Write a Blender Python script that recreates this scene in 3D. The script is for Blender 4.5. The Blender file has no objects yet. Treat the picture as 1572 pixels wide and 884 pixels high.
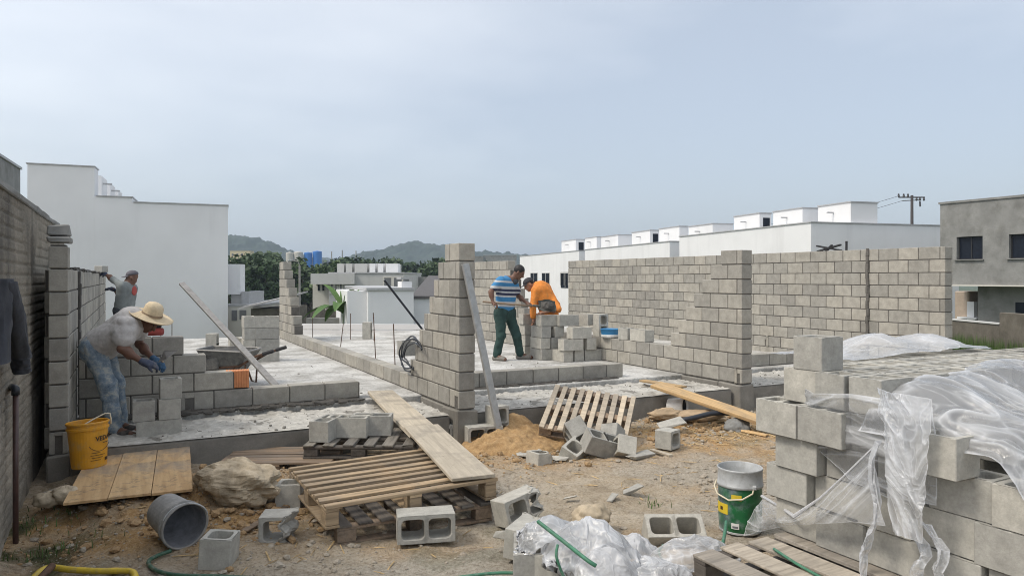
import bpy, bmesh, math, random
import numpy as np
from mathutils import Vector, Matrix, Euler

random.seed(7)
rng = np.random.default_rng(11)
R = math.radians
SC = bpy.context.scene
COL = SC.collection

# ------------------------------------------------------------------ camera, sky, sun, exposure
CAM_Z = 1.42
YAW = R(27.6)                       # the walls run along +Y, the camera looks 27.6 degrees to the right of that
FPX = 1120.0
cam_data = bpy.data.cameras.new('camera')
cam_data.sensor_width = 36.0
cam_data.lens = FPX / 1572 * 36
cam_data.shift_y = -15 / 1572
cam_data.clip_start = 0.05
cam_data.clip_end = 6000
cam = bpy.data.objects.new('camera', cam_data)
COL.objects.link(cam)
cam.location = (0, 0, CAM_Z)
cam.rotation_euler = (R(90), 0, -YAW)
SC.camera = cam

SUN_EL, SUN_AZ = R(52), R(-84)      # azimuth of the sun seen from above, measured from +Y clockwise
w = bpy.data.worlds.new('World'); SC.world = w; w.use_nodes = True
nt = w.node_tree; nt.nodes.clear()
def N(t, ty, **kw):
    n = t.nodes.new(ty)
    for k, v in kw.items():
        setattr(n, k, v)
    return n
sky = N(nt, 'ShaderNodeTexSky', sky_type='NISHITA'); sky.sun_disc = False
sky.sun_elevation = SUN_EL; sky.sun_rotation = SUN_AZ; sky.air_density = 1.0; sky.dust_density = 3.0
b1 = N(nt, 'ShaderNodeBackground'); b1.inputs[1].default_value = 0.05
nt.links.new(sky.outputs[0], b1.inputs[0])
geo = N(nt, 'ShaderNodeTexCoord')
sep = N(nt, 'ShaderNodeSeparateXYZ'); nt.links.new(geo.outputs['Generated'], sep.inputs[0])
mp = N(nt, 'ShaderNodeMapping'); mp.inputs['Scale'].default_value = (1.6, 1.6, 5.0)
nt.links.new(geo.outputs['Generated'], mp.inputs[0])
ns = N(nt, 'ShaderNodeTexNoise'); ns.inputs['Scale'].default_value = 1.3; ns.inputs['Detail'].default_value = 5; ns.inputs['Roughness'].default_value = 0.5
nt.links.new(mp.outputs[0], ns.inputs['Vector'])
# height + clouds + brighter towards the veiled sun on the left
m1 = N(nt, 'ShaderNodeMath', operation='MULTIPLY_ADD'); m1.inputs[1].default_value = 1.5; m1.inputs[2].default_value = -0.52
nt.links.new(sep.outputs['Z'], m1.inputs[0])
m2 = N(nt, 'ShaderNodeMath', operation='MULTIPLY_ADD'); m2.inputs[1].default_value = 1.0
nt.links.new(ns.outputs['Fac'], m2.inputs[0]); nt.links.new(m1.outputs[0], m2.inputs[2])
m3 = N(nt, 'ShaderNodeMath', operation='MULTIPLY_ADD'); m3.inputs[1].default_value = -0.42
nt.links.new(sep.outputs['X'], m3.inputs[0]); nt.links.new(m2.outputs[0], m3.inputs[2])
rp = N(nt, 'ShaderNodeValToRGB')
rp.color_ramp.elements[0].position = 0.0; rp.color_ramp.elements[0].color = (0.300, 0.325, 0.358, 1)
rp.color_ramp.elements[1].position = 0.72; rp.color_ramp.elements[1].color = (0.585, 0.585, 0.578, 1)
nt.links.new(m3.outputs[0], rp.inputs[0])
b2 = N(nt, 'ShaderNodeBackground'); b2.inputs[1].default_value = 0.95
nt.links.new(rp.outputs[0], b2.inputs[0])
ad = N(nt, 'ShaderNodeAddShader'); out = N(nt, 'ShaderNodeOutputWorld')
nt.links.new(b1.outputs[0], ad.inputs[0]); nt.links.new(b2.outputs[0], ad.inputs[1]); nt.links.new(ad.outputs[0], out.inputs[0])

sd = bpy.data.lights.new('sun', 'SUN'); sd.energy = 1.5; sd.angle = R(14); sd.color = (1.0, 0.93, 0.82)
sun = bpy.data.objects.new('sun', sd); COL.objects.link(sun)
sun.rotation_euler = Vector((math.sin(SUN_AZ) * math.cos(SUN_EL), math.cos(SUN_AZ) * math.cos(SUN_EL), math.sin(SUN_EL))).to_track_quat('Z', 'Y').to_euler()
sun.location = (-20, 0, 30)

SC.view_settings.view_transform = 'Standard'; SC.view_settings.look = 'None'
SC.view_settings.exposure = 0.56; SC.view_settings.gamma = 1.0
SC.render.engine = 'CYCLES'
SC.cycles.use_denoising = True; SC.cycles.filter_width = 1.0
SC.cycles.max_bounces = 8; SC.cycles.transparent_max_bounces = 24
SC.cycles.volume_bounces = 0; SC.cycles.volume_step_rate = 4

# ------------------------------------------------------------------ survey: where a sight line meets a real plane
def at_d(u, v, d):
    xc = (u - 786) / FPX * d
    return Vector((math.sin(YAW) * d + math.cos(YAW) * xc, math.cos(YAW) * d - math.sin(YAW) * xc, CAM_Z - (v - 427) / FPX * d))
def on_z(u, v, z):
    return at_d(u, v, (CAM_Z - z) * FPX / (v - 427))
def on_x(u, v, X):
    return at_d(u, v, X / (math.sin(YAW) + math.cos(YAW) * (u - 786) / FPX))
def on_y(u, v, Y):
    return at_d(u, v, Y / (math.cos(YAW) - math.sin(YAW) * (u - 786) / FPX))
FWD = Vector((math.sin(YAW), math.cos(YAW), 0)); RGT = Vector((math.cos(YAW), -math.sin(YAW), 0)); UP = Vector((0, 0, 1))

# ------------------------------------------------------------------ noise in numpy
def _h(i, j, k, s):
    n = (i * 73856093) ^ (j * 19349663) ^ (k * 83492791) ^ (s * 2654435)
    n = (n ^ (n >> 13)) * 1274126177 & 0x7fffffff
    n = (n ^ (n >> 15)) * 1103515245 & 0x7fffffff
    return ((n >> 8) & 0xffff) / 65535.0
def vnoise(x, y, z=None, s=0):
    x = np.asarray(x, float); y = np.asarray(y, float); z = np.zeros_like(x) if z is None else np.asarray(z, float)
    xi = np.floor(x).astype(np.int64); yi = np.floor(y).astype(np.int64); zi = np.floor(z).astype(np.int64)
    fx = x - xi; fy = y - yi; fz = z - zi
    fx = fx * fx * (3 - 2 * fx); fy = fy * fy * (3 - 2 * fy); fz = fz * fz * (3 - 2 * fz)
    r = 0
    for a in (0, 1):
        for b in (0, 1):
            for c in (0, 1):
                r = r + _h(xi + a, yi + b, zi + c, s) * (fx if a else 1 - fx) * (fy if b else 1 - fy) * (fz if c else 1 - fz)
    return r * 2 - 1
def fbm(x, y, z=None, o=4, s=0):
    r = 0; a = 0.5; f = 1.0
    for i in range(o):
        r = r + a * vnoise(np.asarray(x) * f, np.asarray(y) * f, None if z is None else np.asarray(z) * f, s + i * 7)
        a *= 0.5; f *= 2.03
    return r
def ridged(x, y, z=None, o=4, s=0):
    r = 0; a = 0.5; f = 1.0
    for i in range(o):
        r = r + a * (1 - 2 * np.abs(vnoise(np.asarray(x) * f, np.asarray(y) * f, None if z is None else np.asarray(z) * f, s + i * 5)))
        a *= 0.5; f *= 2.1
    return r
def sstep(a, b, x):
    t = np.clip((np.asarray(x, float) - a) / (b - a), 0, 1)
    return t * t * (3 - 2 * t)

# ------------------------------------------------------------------ materials
MAT = {}
def new_mat(name):
    m = bpy.data.materials.new(name); m.use_nodes = True
    t = m.node_tree; p = t.nodes['Principled BSDF']
    MAT[name] = m
    return m, t, p
def L(t, a, b): t.links.new(a, b)
def mixc(t, fac, a, b, mode='MIX'):
    n = N(t, 'ShaderNodeMix', data_type='RGBA', blend_type=mode)
    for s, v in ((n.inputs[0], fac), (n.inputs[6], a), (n.inputs[7], b)):
        if hasattr(v, 'is_linked'): t.links.new(v, s)
        elif isinstance(v, (int, float)): s.default_value = v
        else: s.default_value = (*v, 1)
    return n.outputs[2]
def noise(t, scale, detail=4, rough=0.55, vec=None, stretch=None):
    n = N(t, 'ShaderNodeTexNoise'); n.inputs['Scale'].default_value = scale; n.inputs['Detail'].default_value = detail; n.inputs['Roughness'].default_value = rough
    if vec is None: vec = N(t, 'ShaderNodeTexCoord').outputs['Object']
    if stretch:
        mpn = N(t, 'ShaderNodeMapping'); mpn.inputs['Scale'].default_value = stretch; t.links.new(vec, mpn.inputs[0]); vec = mpn.outputs[0]
    t.links.new(vec, n.inputs['Vector'])
    return n.outputs['Fac']
def ramp(t, fac, *stops):
    n = N(t, 'ShaderNodeValToRGB'); e = n.color_ramp.elements
    e[0].position, e[0].color = stops[0][0], (*stops[0][1], 1)
    e[1].position, e[1].color = stops[-1][0], (*stops[-1][1], 1)
    for pos, c in stops[1:-1]:
        q = e.new(pos); q.color = (*c, 1)
    t.links.new(fac, n.inputs[0])
    return n.outputs[0]
def maprange(t, v, a, b, c, d):
    n = N(t, 'ShaderNodeMapRange'); n.inputs[1].default_value = a; n.inputs[2].default_value = b; n.inputs[3].default_value = c; n.inputs[4].default_value = d
    t.links.new(v, n.inputs[0]); return n.outputs[0]
def bump(t, p, h, strength=0.3, dist=0.01):
    n = N(t, 'ShaderNodeBump'); n.inputs['Strength'].default_value = strength; n.inputs['Distance'].default_value = dist
    t.links.new(h, n.inputs['Height']); t.links.new(n.outputs[0], p.inputs['Normal'])
def island(t): return N(t, 'ShaderNodeNewGeometry').outputs['Random Per Island']
def objrand(t): return N(t, 'ShaderNodeObjectInfo').outputs['Random']
def worldpos(t): return N(t, 'ShaderNodeNewGeometry').outputs['Position']

def concrete(name, c, var=0.18, rnd=None, scale=9, stain=(0.5, 0.48, 0.44), stain_amt=0.35, rough=0.92, bmp=0.35, fine=70):
    m, t, p = new_mat(name)
    pos = worldpos(t)
    a = noise(t, scale, 6, 0.6, pos); f = noise(t, fine, 3, 0.7, pos)
    lo = tuple(x * (1 - var) for x in c); hi = tuple(min(1, x * (1 + var)) for x in c)
    col = ramp(t, a, (0.3, lo), (0.7, hi))
    col = mixc(t, maprange(t, f, 0.35, 0.7, 0.0, 0.35), col, tuple(x * 0.55 for x in c))
    if rnd:
        rv = island(t) if rnd == 'island' else objrand(t)
        col = mixc(t, 1.0, col, ramp(t, rv, (0.0, (0.80, 0.80, 0.80)), (0.5, (0.96, 0.96, 0.95)), (1.0, (1.13, 1.11, 1.07))), 'MULTIPLY')
    big = noise(t, 1.7, 5, 0.65, pos)
    col = mixc(t, maprange(t, big, 0.5, 0.72, 0, stain_amt), col, mixc(t, 1.0, col, stain, 'MULTIPLY'))
    L(t, col, p.inputs['Base Color']); p.inputs['Roughness'].default_value = rough; p.inputs['Specular IOR Level'].default_value = 0.25
    bump(t, p, f, bmp, 0.006)
    return m
concrete('block', (0.365, 0.35, 0.315), rnd='island', stain_amt=0.25)
concrete('loose_block', (0.43, 0.42, 0.385), rnd='obj', stain_amt=0.12, scale=14)
concrete('mortar', (0.14, 0.132, 0.12), scale=14)
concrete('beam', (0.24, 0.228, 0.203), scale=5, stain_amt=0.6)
concrete('wet_mortar', (0.085, 0.08, 0.073), scale=16, rough=0.6)
concrete('rock', (0.46, 0.385, 0.28), var=0.4, scale=6, stain=(0.55, 0.5, 0.42), stain_amt=0.6, bmp=0.9, fine=30)
concrete('plaster_grey', (0.26, 0.26, 0.25), scale=1.6, var=0.2, stain_amt=0.5, fine=25)
concrete('dark_wall', (0.16, 0.145, 0.12), scale=2.5, var=0.3, stain_amt=0.6, fine=25)

def old_wall_mat():
    m, t, p = new_mat('old_wall')
    pos = worldpos(t)
    a = noise(t, 2.2, 8, 0.65, pos); f = noise(t, 38, 4, 0.7, pos)
    col = ramp(t, a, (0.28, (0.16, 0.145, 0.12)), (0.5, (0.29, 0.26, 0.21)), (0.72, (0.42, 0.37, 0.30)))
    st = noise(t, 3.0, 5, 0.6, pos, (1, 1.0, 0.12))
    col = mixc(t, maprange(t, st, 0.52, 0.72, 0, 0.75), col, (0.055, 0.052, 0.048))
    col = mixc(t, maprange(t, f, 0.45, 0.75, 0, 0.5), col, (0.08, 0.07, 0.058))
    L(t, col, p.inputs['Base Color']); p.inputs['Roughness'].default_value = 0.95
    bump(t, p, f, 1.0, 0.02)
old_wall_mat()

def white_paint(name, c=(0.78, 0.785, 0.79), dirt=0.34):
    m, t, p = new_mat(name)
    pos = worldpos(t)
    a = noise(t, 0.5, 6, 0.6, pos); st = noise(t, 0.9, 5, 0.6, pos, (1, 1, 0.1))
    col = mixc(t, maprange(t, a, 0.4, 0.75, 0, dirt), c, tuple(x * 0.78 for x in c))
    col = mixc(t, maprange(t, st, 0.55, 0.8, 0, dirt), col, tuple(x * 0.6 for x in c))
    L(t, col, p.inputs['Base Color']); p.inputs['Roughness'].default_value = 0.8
    bump(t, p, noise(t, 30, 3, 0.6, pos), 0.08, 0.01)
white_paint('white_wall'); white_paint('cream_wall', (0.62, 0.60, 0.54)); white_paint('yellow_wall', (0.58, 0.50, 0.33)); white_paint('pale_wall', (0.5, 0.5, 0.48), 0.35)

def slab_mat():
    m, t, p = new_mat('slab')
    pos = worldpos(t)
    a = noise(t, 1.6, 8, 0.68, pos); f = noise(t, 22, 6, 0.75, pos); g = noise(t, 60, 3, 0.7, pos)
    col = ramp(t, f, (0.30, (0.33, 0.325, 0.305)), (0.45, (0.55, 0.545, 0.52)), (0.68, (0.72, 0.715, 0.69)))
    col = mixc(t, maprange(t, a, 0.43, 0.62, 0, 0.9), col, mixc(t, 1.0, col, (0.52, 0.51, 0.49), 'MULTIPLY'))
    L(t, col, p.inputs['Base Color']); p.inputs['Roughness'].default_value = 0.95
    ad = N(t, 'ShaderNodeMath', operation='ADD'); L(t, f, ad.inputs[0]); L(t, g, ad.inputs[1])
    bump(t, p, ad.outputs[0], 0.75, 0.02)
slab_mat()
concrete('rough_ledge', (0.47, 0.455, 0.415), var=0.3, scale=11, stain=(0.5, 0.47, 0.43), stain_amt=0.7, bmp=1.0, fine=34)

def ground_mat():
    m, t, p = new_mat('dirt')
    pos = worldpos(t)
    a = noise(t, 0.75, 6, 0.62, pos); b = noise(t, 3.3, 6, 0.7, pos); f = noise(t, 24, 6, 0.8, pos); g = noise(t, 70, 4, 0.8, pos)
    col = ramp(t, b, (0.30, (0.34, 0.27, 0.185)), (0.48, (0.49, 0.405, 0.295)), (0.68, (0.60, 0.525, 0.415)))
    grey = ramp(t, f, (0.32, (0.34, 0.305, 0.25)), (0.68, (0.60, 0.555, 0.475)))
    col = mixc(t, maprange(t, a, 0.42, 0.56, 0.1, 0.85), col, grey)
    att = N(t, 'ShaderNodeAttribute'); att.attribute_name = 'soil'
    s2 = N(t, 'ShaderNodeSeparateColor'); L(t, att.outputs['Color'], s2.inputs[0])
    och = ramp(t, f, (0.3, (0.40, 0.23, 0.10)), (0.7, (0.64, 0.43, 0.21)))
    col = mixc(t, s2.outputs[0], col, och)                       # freshly dug ochre subsoil
    moss = ramp(t, f, (0.3, (0.045, 0.05, 0.025)), (0.7, (0.13, 0.125, 0.06)))
    col = mixc(t, s2.outputs[1], col, moss)
    grass = ramp(t, f, (0.3, (0.03, 0.055, 0.02)), (0.7, (0.10, 0.125, 0.05)))
    col = mixc(t, s2.outputs[2], col, grass)
    h_ = noise(t, 38, 4, 0.85, pos)
    col = mixc(t, maprange(t, h_, 0.5, 0.66, 0.0, 0.75), col, mixc(t, 1.0, col, (0.46, 0.44, 0.41), 'MULTIPLY'))
    col = mixc(t, maprange(t, h_, 0.44, 0.3, 0.0, 0.5), col, (0.66, 0.62, 0.55))
    w_ = noise(t, 5.5, 6, 0.7, pos); col = mixc(t, maprange(t, w_, 0.54, 0.64, 0.0, 0.5), col, mixc(t, 1.0, col, (0.55, 0.53, 0.51), 'MULTIPLY'))
    vo = N(t, 'ShaderNodeTexVoronoi'); vo.inputs['Scale'].default_value = 27; L(t, pos, vo.inputs['Vector'])
    peb = N(t, 'ShaderNodeMath', operation='LESS_THAN'); L(t, vo.outputs['Distance'], peb.inputs[0]); peb.inputs[1].default_value = 0.22
    vs_ = N(t, 'ShaderNodeSeparateColor'); L(t, vo.outputs['Color'], vs_.inputs[0])
    pm = N(t, 'ShaderNodeMath', operation='MULTIPLY'); L(t, peb.outputs[0], pm.inputs[0]); L(t, maprange(t, vs_.outputs[0], 0.45, 0.75, 0, 0.8), pm.inputs[1])
    col = mixc(t, pm.outputs[0], col, ramp(t, vs_.outputs[1], (0.0, (0.20, 0.17, 0.13)), (1.0, (0.56, 0.52, 0.45))))      # pebbles
    L(t, col, p.inputs['Base Color']); p.inputs['Roughness'].default_value = 0.97; p.inputs['Specular IOR Level'].default_value = 0.15
    ad = N(t, 'ShaderNodeMath', operation='MULTIPLY_ADD'); ad.inputs[1].default_value = 0.8; L(t, h_, ad.inputs[0]); L(t, f, ad.inputs[2])
    bump(t, p, ad.outputs[0], 0.9, 0.035)
ground_mat()

def soil_mat(name, lo, hi, scale=16):
    m, t, p = new_mat(name)
    f = noise(t, scale, 6, 0.72, worldpos(t)); g = noise(t, 80, 3, 0.75, worldpos(t))
    col = ramp(t, f, (0.3, lo), (0.7, hi))
    col = mixc(t, maprange(t, g, 0.45, 0.7, 0, 0.5), col, tuple(x * 0.6 for x in lo))
    L(t, col, p.inputs['Base Color']); p.inputs['Roughness'].default_value = 0.97
    bump(t, p, g, 0.7, 0.01)
soil_mat('sand', (0.28, 0.165, 0.07), (0.50, 0.335, 0.165))
soil_mat('rubble', (0.26, 0.22, 0.17), (0.50, 0.45, 0.37), 40)
soil_mat('clod', (0.27, 0.17, 0.085), (0.46, 0.32, 0.175), 30)

def wood(name, c, dark=0.5, axis=0, rnd='island', grey=0.0, rough=0.8):
    m, t, p = new_mat(name)
    st = [14, 14, 14]; st[axis] = 0.9
    co = N(t, 'ShaderNodeTexCoord').outputs['Object']
    mp_ = N(t, 'ShaderNodeVectorMath', operation='MULTIPLY_ADD'); rv = island(t) if rnd == 'island' else objrand(t)
    cx = N(t, 'ShaderNodeCombineXYZ'); sc = N(t, 'ShaderNodeMath', operation='MULTIPLY'); sc.inputs[1].default_value = 37.0
    L(t, rv, sc.inputs[0])
    for i in range(3): L(t, sc.outputs[0], cx.inputs[i])
    mp_.inputs[1].default_value = (1, 1, 1); L(t, co, mp_.inputs[0]); L(t, cx.outputs[0], mp_.inputs[2])
    g = noise(t, 2.2, 6, 0.65, mp_.outputs[0], st); d = noise(t, 3.0, 5, 0.6, mp_.outputs[0]); s = noise(t, 26, 3, 0.7, mp_.outputs[0])
    col = ramp(t, g, (0.3, tuple(x * dark for x in c)), (0.55, c), (0.75, tuple(min(1, x * 1.25) for x in c)))
    col = mixc(t, 1.0, col, ramp(t, rv, (0, (0.72, 0.72, 0.73)), (1, (1.18, 1.15, 1.1))), 'MULTIPLY')
    col = mixc(t, maprange(t, d, 0.48, 0.7, 0, 0.55 + grey * 0.3), col, (0.17 , 0.155, 0.135))
    col = mixc(t, maprange(t, s, 0.6, 0.75, 0, 0.6), col, tuple(x * 0.45 for x in c))
    L(t, col, p.inputs['Base Color']); p.inputs['Roughness'].default_value = rough
    bump(t, p, g, 0.4, 0.004)
wood('pallet_light', (0.40, 0.30, 0.19), 0.55, 0)
wood('pallet_pale', (0.55, 0.47, 0.36), 0.7, 1)
wood('pallet_dark_y', (0.105, 0.092, 0.078), 0.45, 1)
wood('pallet_dark', (0.115, 0.10, 0.085), 0.45, 0)
wood('pallet_grey', (0.20, 0.185, 0.16), 0.5, 0)
wood('pallet_brown', (0.27, 0.20, 0.14), 0.5, 0)
wood('pallet_dusty', (0.42, 0.375, 0.31), 0.55, 1, grey=0.3)
wood('plank', (0.43, 0.385, 0.31), 0.75, 1, 'obj', grey=0.5)
wood('plank_yellow', (0.52, 0.36, 0.185), 0.7, 1, 'obj')
wood('bark', (0.09, 0.07, 0.05), 0.5, 2)

def ply_mat():
    m, t, p = new_mat('plywood')
    co = N(t, 'ShaderNodeTexCoord').outputs['Object']
    g = noise(t, 2.0, 5, 0.6, co, (9, 0.9, 9)); d = noise(t, 2.3, 7, 0.68, co); s = noise(t, 13, 4, 0.7, co)
    col = ramp(t, g, (0.3, (0.46, 0.31, 0.165)), (0.7, (0.68, 0.50, 0.295)))
    col = mixc(t, 1.0, col, ramp(t, objrand(t), (0.0, (0.78, 0.66, 0.52)), (1.0, (1.08, 1.06, 1.0))), 'MULTIPLY')
    sy = N(t, 'ShaderNodeSeparateXYZ'); L(t, co, sy.inputs[0])
    dm = N(t, 'ShaderNodeMath', operation='MULTIPLY_ADD'); L(t, sy.outputs[1], dm.inputs[0]); dm.inputs[1].default_value = 0.22; L(t, d, dm.inputs[2])
    col = mixc(t, maprange(t, dm.outputs[0], 0.44, 0.66, 0, 0.85), col, (0.215, 0.20, 0.18))
    col = mixc(t, maprange(t, s, 0.54, 0.68, 0, 0.65), col, (0.16, 0.125, 0.09))
    L(t, col, p.inputs['Base Color']); p.inputs['Roughness'].default_value = 0.85
    bump(t, p, s, 0.3, 0.004)
ply_mat()

def flat(name, c, rough=0.6, metal=0.0, var=0.12, scale=8, bmp=0.0, dirt=None, rnd=False):
    m, t, p = new_mat(name)
    a = noise(t, scale, 5, 0.65, worldpos(t))
    col = ramp(t, a, (0.3, tuple(x * (1 - var) for x in c)), (0.7, tuple(min(1, x * (1 + var)) for x in c)))
    if dirt:
        d = noise(t, scale * 0.8 + 5, 6, 0.7, worldpos(t)); col = mixc(t, maprange(t, d, 0.5, 0.68, 0, 0.75), col, dirt)
    if rnd: col = mixc(t, 1.0, col, ramp(t, island(t), (0, (0.7, 0.7, 0.7)), (1, (1.3, 1.3, 1.3))), 'MULTIPLY')
    L(t, col, p.inputs['Base Color']); p.inputs['Roughness'].default_value = rough; p.inputs['Metallic'].default_value = metal
    if bmp: bump(t, p, a, bmp, 0.01)
    return m
flat('flashing', (0.40, 0.405, 0.41), 0.5)
flat('window_dark', (0.012, 0.016, 0.026), 0.25, var=0.3); MAT['window_dark'].node_tree.nodes['Principled BSDF'].inputs['Specular IOR Level'].default_value = 0.2
flat('window_frame', (0.16, 0.165, 0.17), 0.5)
flat('steel', (0.30, 0.29, 0.275), 0.45, 0.6, 0.2, 14, dirt=(0.2, 0.19, 0.175))
flat('aluminium', (0.42, 0.42, 0.41), 0.45, 0.5, 0.15, 12, dirt=(0.33, 0.32, 0.30))
flat('rust', (0.10, 0.055, 0.035), 0.85, 0.1, 0.4, 20)
flat('barrow_steel', (0.14, 0.138, 0.13), 0.7, 0.2, 0.3, 18, dirt=(0.22, 0.21, 0.19))
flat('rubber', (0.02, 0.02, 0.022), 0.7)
flat('black_pipe', (0.018, 0.022, 0.03), 0.38)
flat('brown_pipe', (0.075, 0.04, 0.035), 0.4, var=0.3)
flat('clay_brick', (0.58, 0.24, 0.105), 0.85, var=0.15, scale=12)
flat('yellow_plastic', (0.66, 0.31, 0.018), 0.5, var=0.12, scale=9, dirt=(0.48, 0.29, 0.09))
flat('yellow_hose', (0.58, 0.42, 0.04), 0.5, var=0.2, scale=18, dirt=(0.36, 0.28, 0.13))
flat('green_hose', (0.03, 0.09, 0.055), 0.5, var=0.3, scale=18, dirt=(0.20, 0.19, 0.15))
flat('green_strap', (0.045, 0.17, 0.10), 0.5, var=0.25, scale=20, dirt=(0.16, 0.22, 0.18))
flat('white_handle', (0.62, 0.56, 0.42), 0.5)
flat('grey_bucket', (0.235, 0.23, 0.22), 0.7, 0.0, 0.25, 14, dirt=(0.34, 0.33, 0.31))
flat('grey_metal_pail', (0.43, 0.445, 0.45), 0.5, 0.15, 0.15, 14, dirt=(0.30, 0.30, 0.29))
flat('inner_grey', (0.16, 0.165, 0.18), 0.7, var=0.3, scale=18)
flat('ink', (0.045, 0.025, 0.01), 0.6)
flat('paper_white', (0.72, 0.72, 0.7), 0.6)
flat('sticker_yellow', (0.62, 0.46, 0.03), 0.5)
flat('blue_bin', (0.03, 0.20, 0.42), 0.45)
flat('tank_blue', (0.02, 0.16, 0.50), 0.4, var=0.1)
flat('tank_beige', (0.50, 0.48, 0.43), 0.6)
flat('roof_dark', (0.09, 0.085, 0.085), 0.7)
flat('roof_light', (0.38, 0.37, 0.37), 0.5)
flat('pole_concrete', (0.30, 0.29, 0.27), 0.85)
flat('pole_wood', (0.085, 0.075, 0.075), 0.85)
flat('ceramic', (0.05, 0.05, 0.055), 0.3)
flat('boiler_beige', (0.42, 0.34, 0.27), 0.5)
flat('sack', (0.36, 0.265, 0.165), 0.85, var=0.25, bmp=0.4)
flat('white_pvc', (0.68, 0.68, 0.66), 0.45, dirt=(0.42, 0.40, 0.37))
flat('grass_blade', (0.075, 0.13, 0.03), 0.7, var=0.35, scale=5, rnd=True)
flat('dry_straw', (0.42, 0.30, 0.15), 0.8, var=0.3, scale=15, rnd=True)
# people
flat('skin', (0.145, 0.072, 0.046), 0.55, var=0.12, scale=14)
flat('skin_light', (0.33, 0.165, 0.10), 0.55, var=0.1, scale=14)
flat('hair', (0.012, 0.010, 0.010), 0.6)
flat('eye_white', (0.5, 0.48, 0.45), 0.3); flat('lip', (0.13, 0.05, 0.04), 0.5)
flat('shirt_white', (0.46, 0.445, 0.435), 0.9, var=0.16, scale=11, bmp=0.7, dirt=(0.36, 0.34, 0.33))
flat('shirt_grey', (0.185, 0.205, 0.205), 0.9, var=0.15, scale=9, bmp=0.3)
flat('print_red', (0.36, 0.07, 0.06), 0.9)
flat('shirt_orange', (0.70, 0.235, 0.04), 0.9, var=0.2, scale=11, bmp=0.7, dirt=(0.50, 0.22, 0.07))
flat('trouser_green', (0.022, 0.052, 0.046), 0.9, var=0.25, scale=8, bmp=0.35)
flat('trouser_dark', (0.05, 0.055, 0.065), 0.9, var=0.2, scale=8)
flat('shoe_grey', (0.19, 0.175, 0.155), 0.85, dirt=(0.3, 0.28, 0.25))
flat('shoe_dark', (0.045, 0.04, 0.037), 0.8, dirt=(0.14, 0.13, 0.115))
flat('glove_blue', (0.05, 0.062, 0.10), 0.85, var=0.25, scale=20, dirt=(0.14, 0.14, 0.14))
flat('glove_bright', (0.04, 0.10, 0.19), 0.85, var=0.2, scale=20, dirt=(0.13, 0.16, 0.19))
flat('straw_hat', (0.60, 0.49, 0.33), 0.85, var=0.14, scale=40, bmp=0.5)
flat('cap_dark', (0.03, 0.03, 0.036), 0.8); flat('cap_grey', (0.095, 0.09, 0.105), 0.8)
flat('jacket', (0.035, 0.038, 0.048), 0.9, var=0.3, scale=12, bmp=0.5)
flat('shovel_steel', (0.065, 0.068, 0.058), 0.6, 0.3, 0.3, 16)
wood('handle_wood', (0.30, 0.22, 0.15), 0.7, 0, 'obj')
def jeans_mat():
    m, t, p = new_mat('jeans')
    pos = worldpos(t)
    a = noise(t, 13, 6, 0.7, pos); f = noise(t, 60, 3, 0.7, pos)
    col = ramp(t, a, (0.28, (0.08, 0.12, 0.175)), (0.48, (0.19, 0.245, 0.30)), (0.62, (0.37, 0.385, 0.37)))
    d = noise(t, 6, 5, 0.7, pos, (1, 1, 0.5)); col = mixc(t, maprange(t, d, 0.58, 0.64, 0, 0.7), col, (0.36, 0.34, 0.29))
    L(t, col, p.inputs['Base Color']); p.inputs['Roughness'].default_value = 0.9; bump(t, p, a, 0.4, 0.02)
jeans_mat()
def stripe_mat():
    m, t, p = new_mat('striped_polo')
    att = N(t, 'ShaderNodeAttribute'); att.attribute_name = 'band'
    s2 = N(t, 'ShaderNodeSeparateColor'); L(t, att.outputs['Color'], s2.inputs[0])
    blue, white, navy = (0.05, 0.215, 0.43), (0.50, 0.51, 0.52), (0.03, 0.036, 0.075)
    n = N(t, 'ShaderNodeValToRGB'); n.color_ramp.interpolation = 'CONSTANT'
    st = [(0.0, white), (0.12, blue), (0.235, white), (0.37, blue), (0.49, white), (0.535, navy), (0.60, white), (0.64, navy), (0.70, white), (0.77, blue), (0.87, white), (0.92, blue)]
    e = n.color_ramp.elements
    e[0].position, e[0].color = st[0][0], (*st[0][1], 1); e[1].position, e[1].color = st[-1][0], (*st[-1][1], 1)
    for pos_, c in st[1:-1]:
        q = e.new(pos_); q.color = (*c, 1)
    L(t, s2.outputs[0], n.inputs[0])
    a = noise(t, 9, 4, 0.6, worldpos(t))
    L(t, mixc(t, maprange(t, a, 0.4, 0.7, 0, 0.3), n.outputs[0], mixc(t, 1.0, n.outputs[0], (0.6, 0.6, 0.6), 'MULTIPLY')), p.inputs['Base Color'])
    p.inputs['Roughness'].default_value = 0.9; bump(t, p, a, 0.3, 0.01)
stripe_mat()
def pail_mat():
    m, t, p = new_mat('paint_pail_green')
    pos = N(t, 'ShaderNodeTexCoord').outputs['Object']
    a = noise(t, 9, 5, 0.6, pos); b = noise(t, 14, 4, 0.6, pos)
    sx = N(t, 'ShaderNodeVectorMath', operation='DOT_PRODUCT'); sx.inputs[1].default_value = (-0.92, 0.28, 0.0); L(t, pos, sx.inputs[0])
    ad = N(t, 'ShaderNodeMath', operation='MULTIPLY_ADD'); L(t, sx.outputs['Value'], ad.inputs[0]); ad.inputs[1].default_value = 2.0; L(t, a, ad.inputs[2])
    col = ramp(t, b, (0.3, (0.008, 0.085, 0.03)), (0.7, (0.015, 0.16, 0.055)))
    col = mixc(t, maprange(t, ad.outputs[0], 0.62, 0.86, 0, 0.85), col, ramp(t, b, (0.35, (0.06, 0.08, 0.13)), (0.65, (0.30, 0.32, 0.36))))
    L(t, col, p.inputs['Base Color']); p.inputs['Roughness'].default_value = 0.35
pail_mat()
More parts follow.
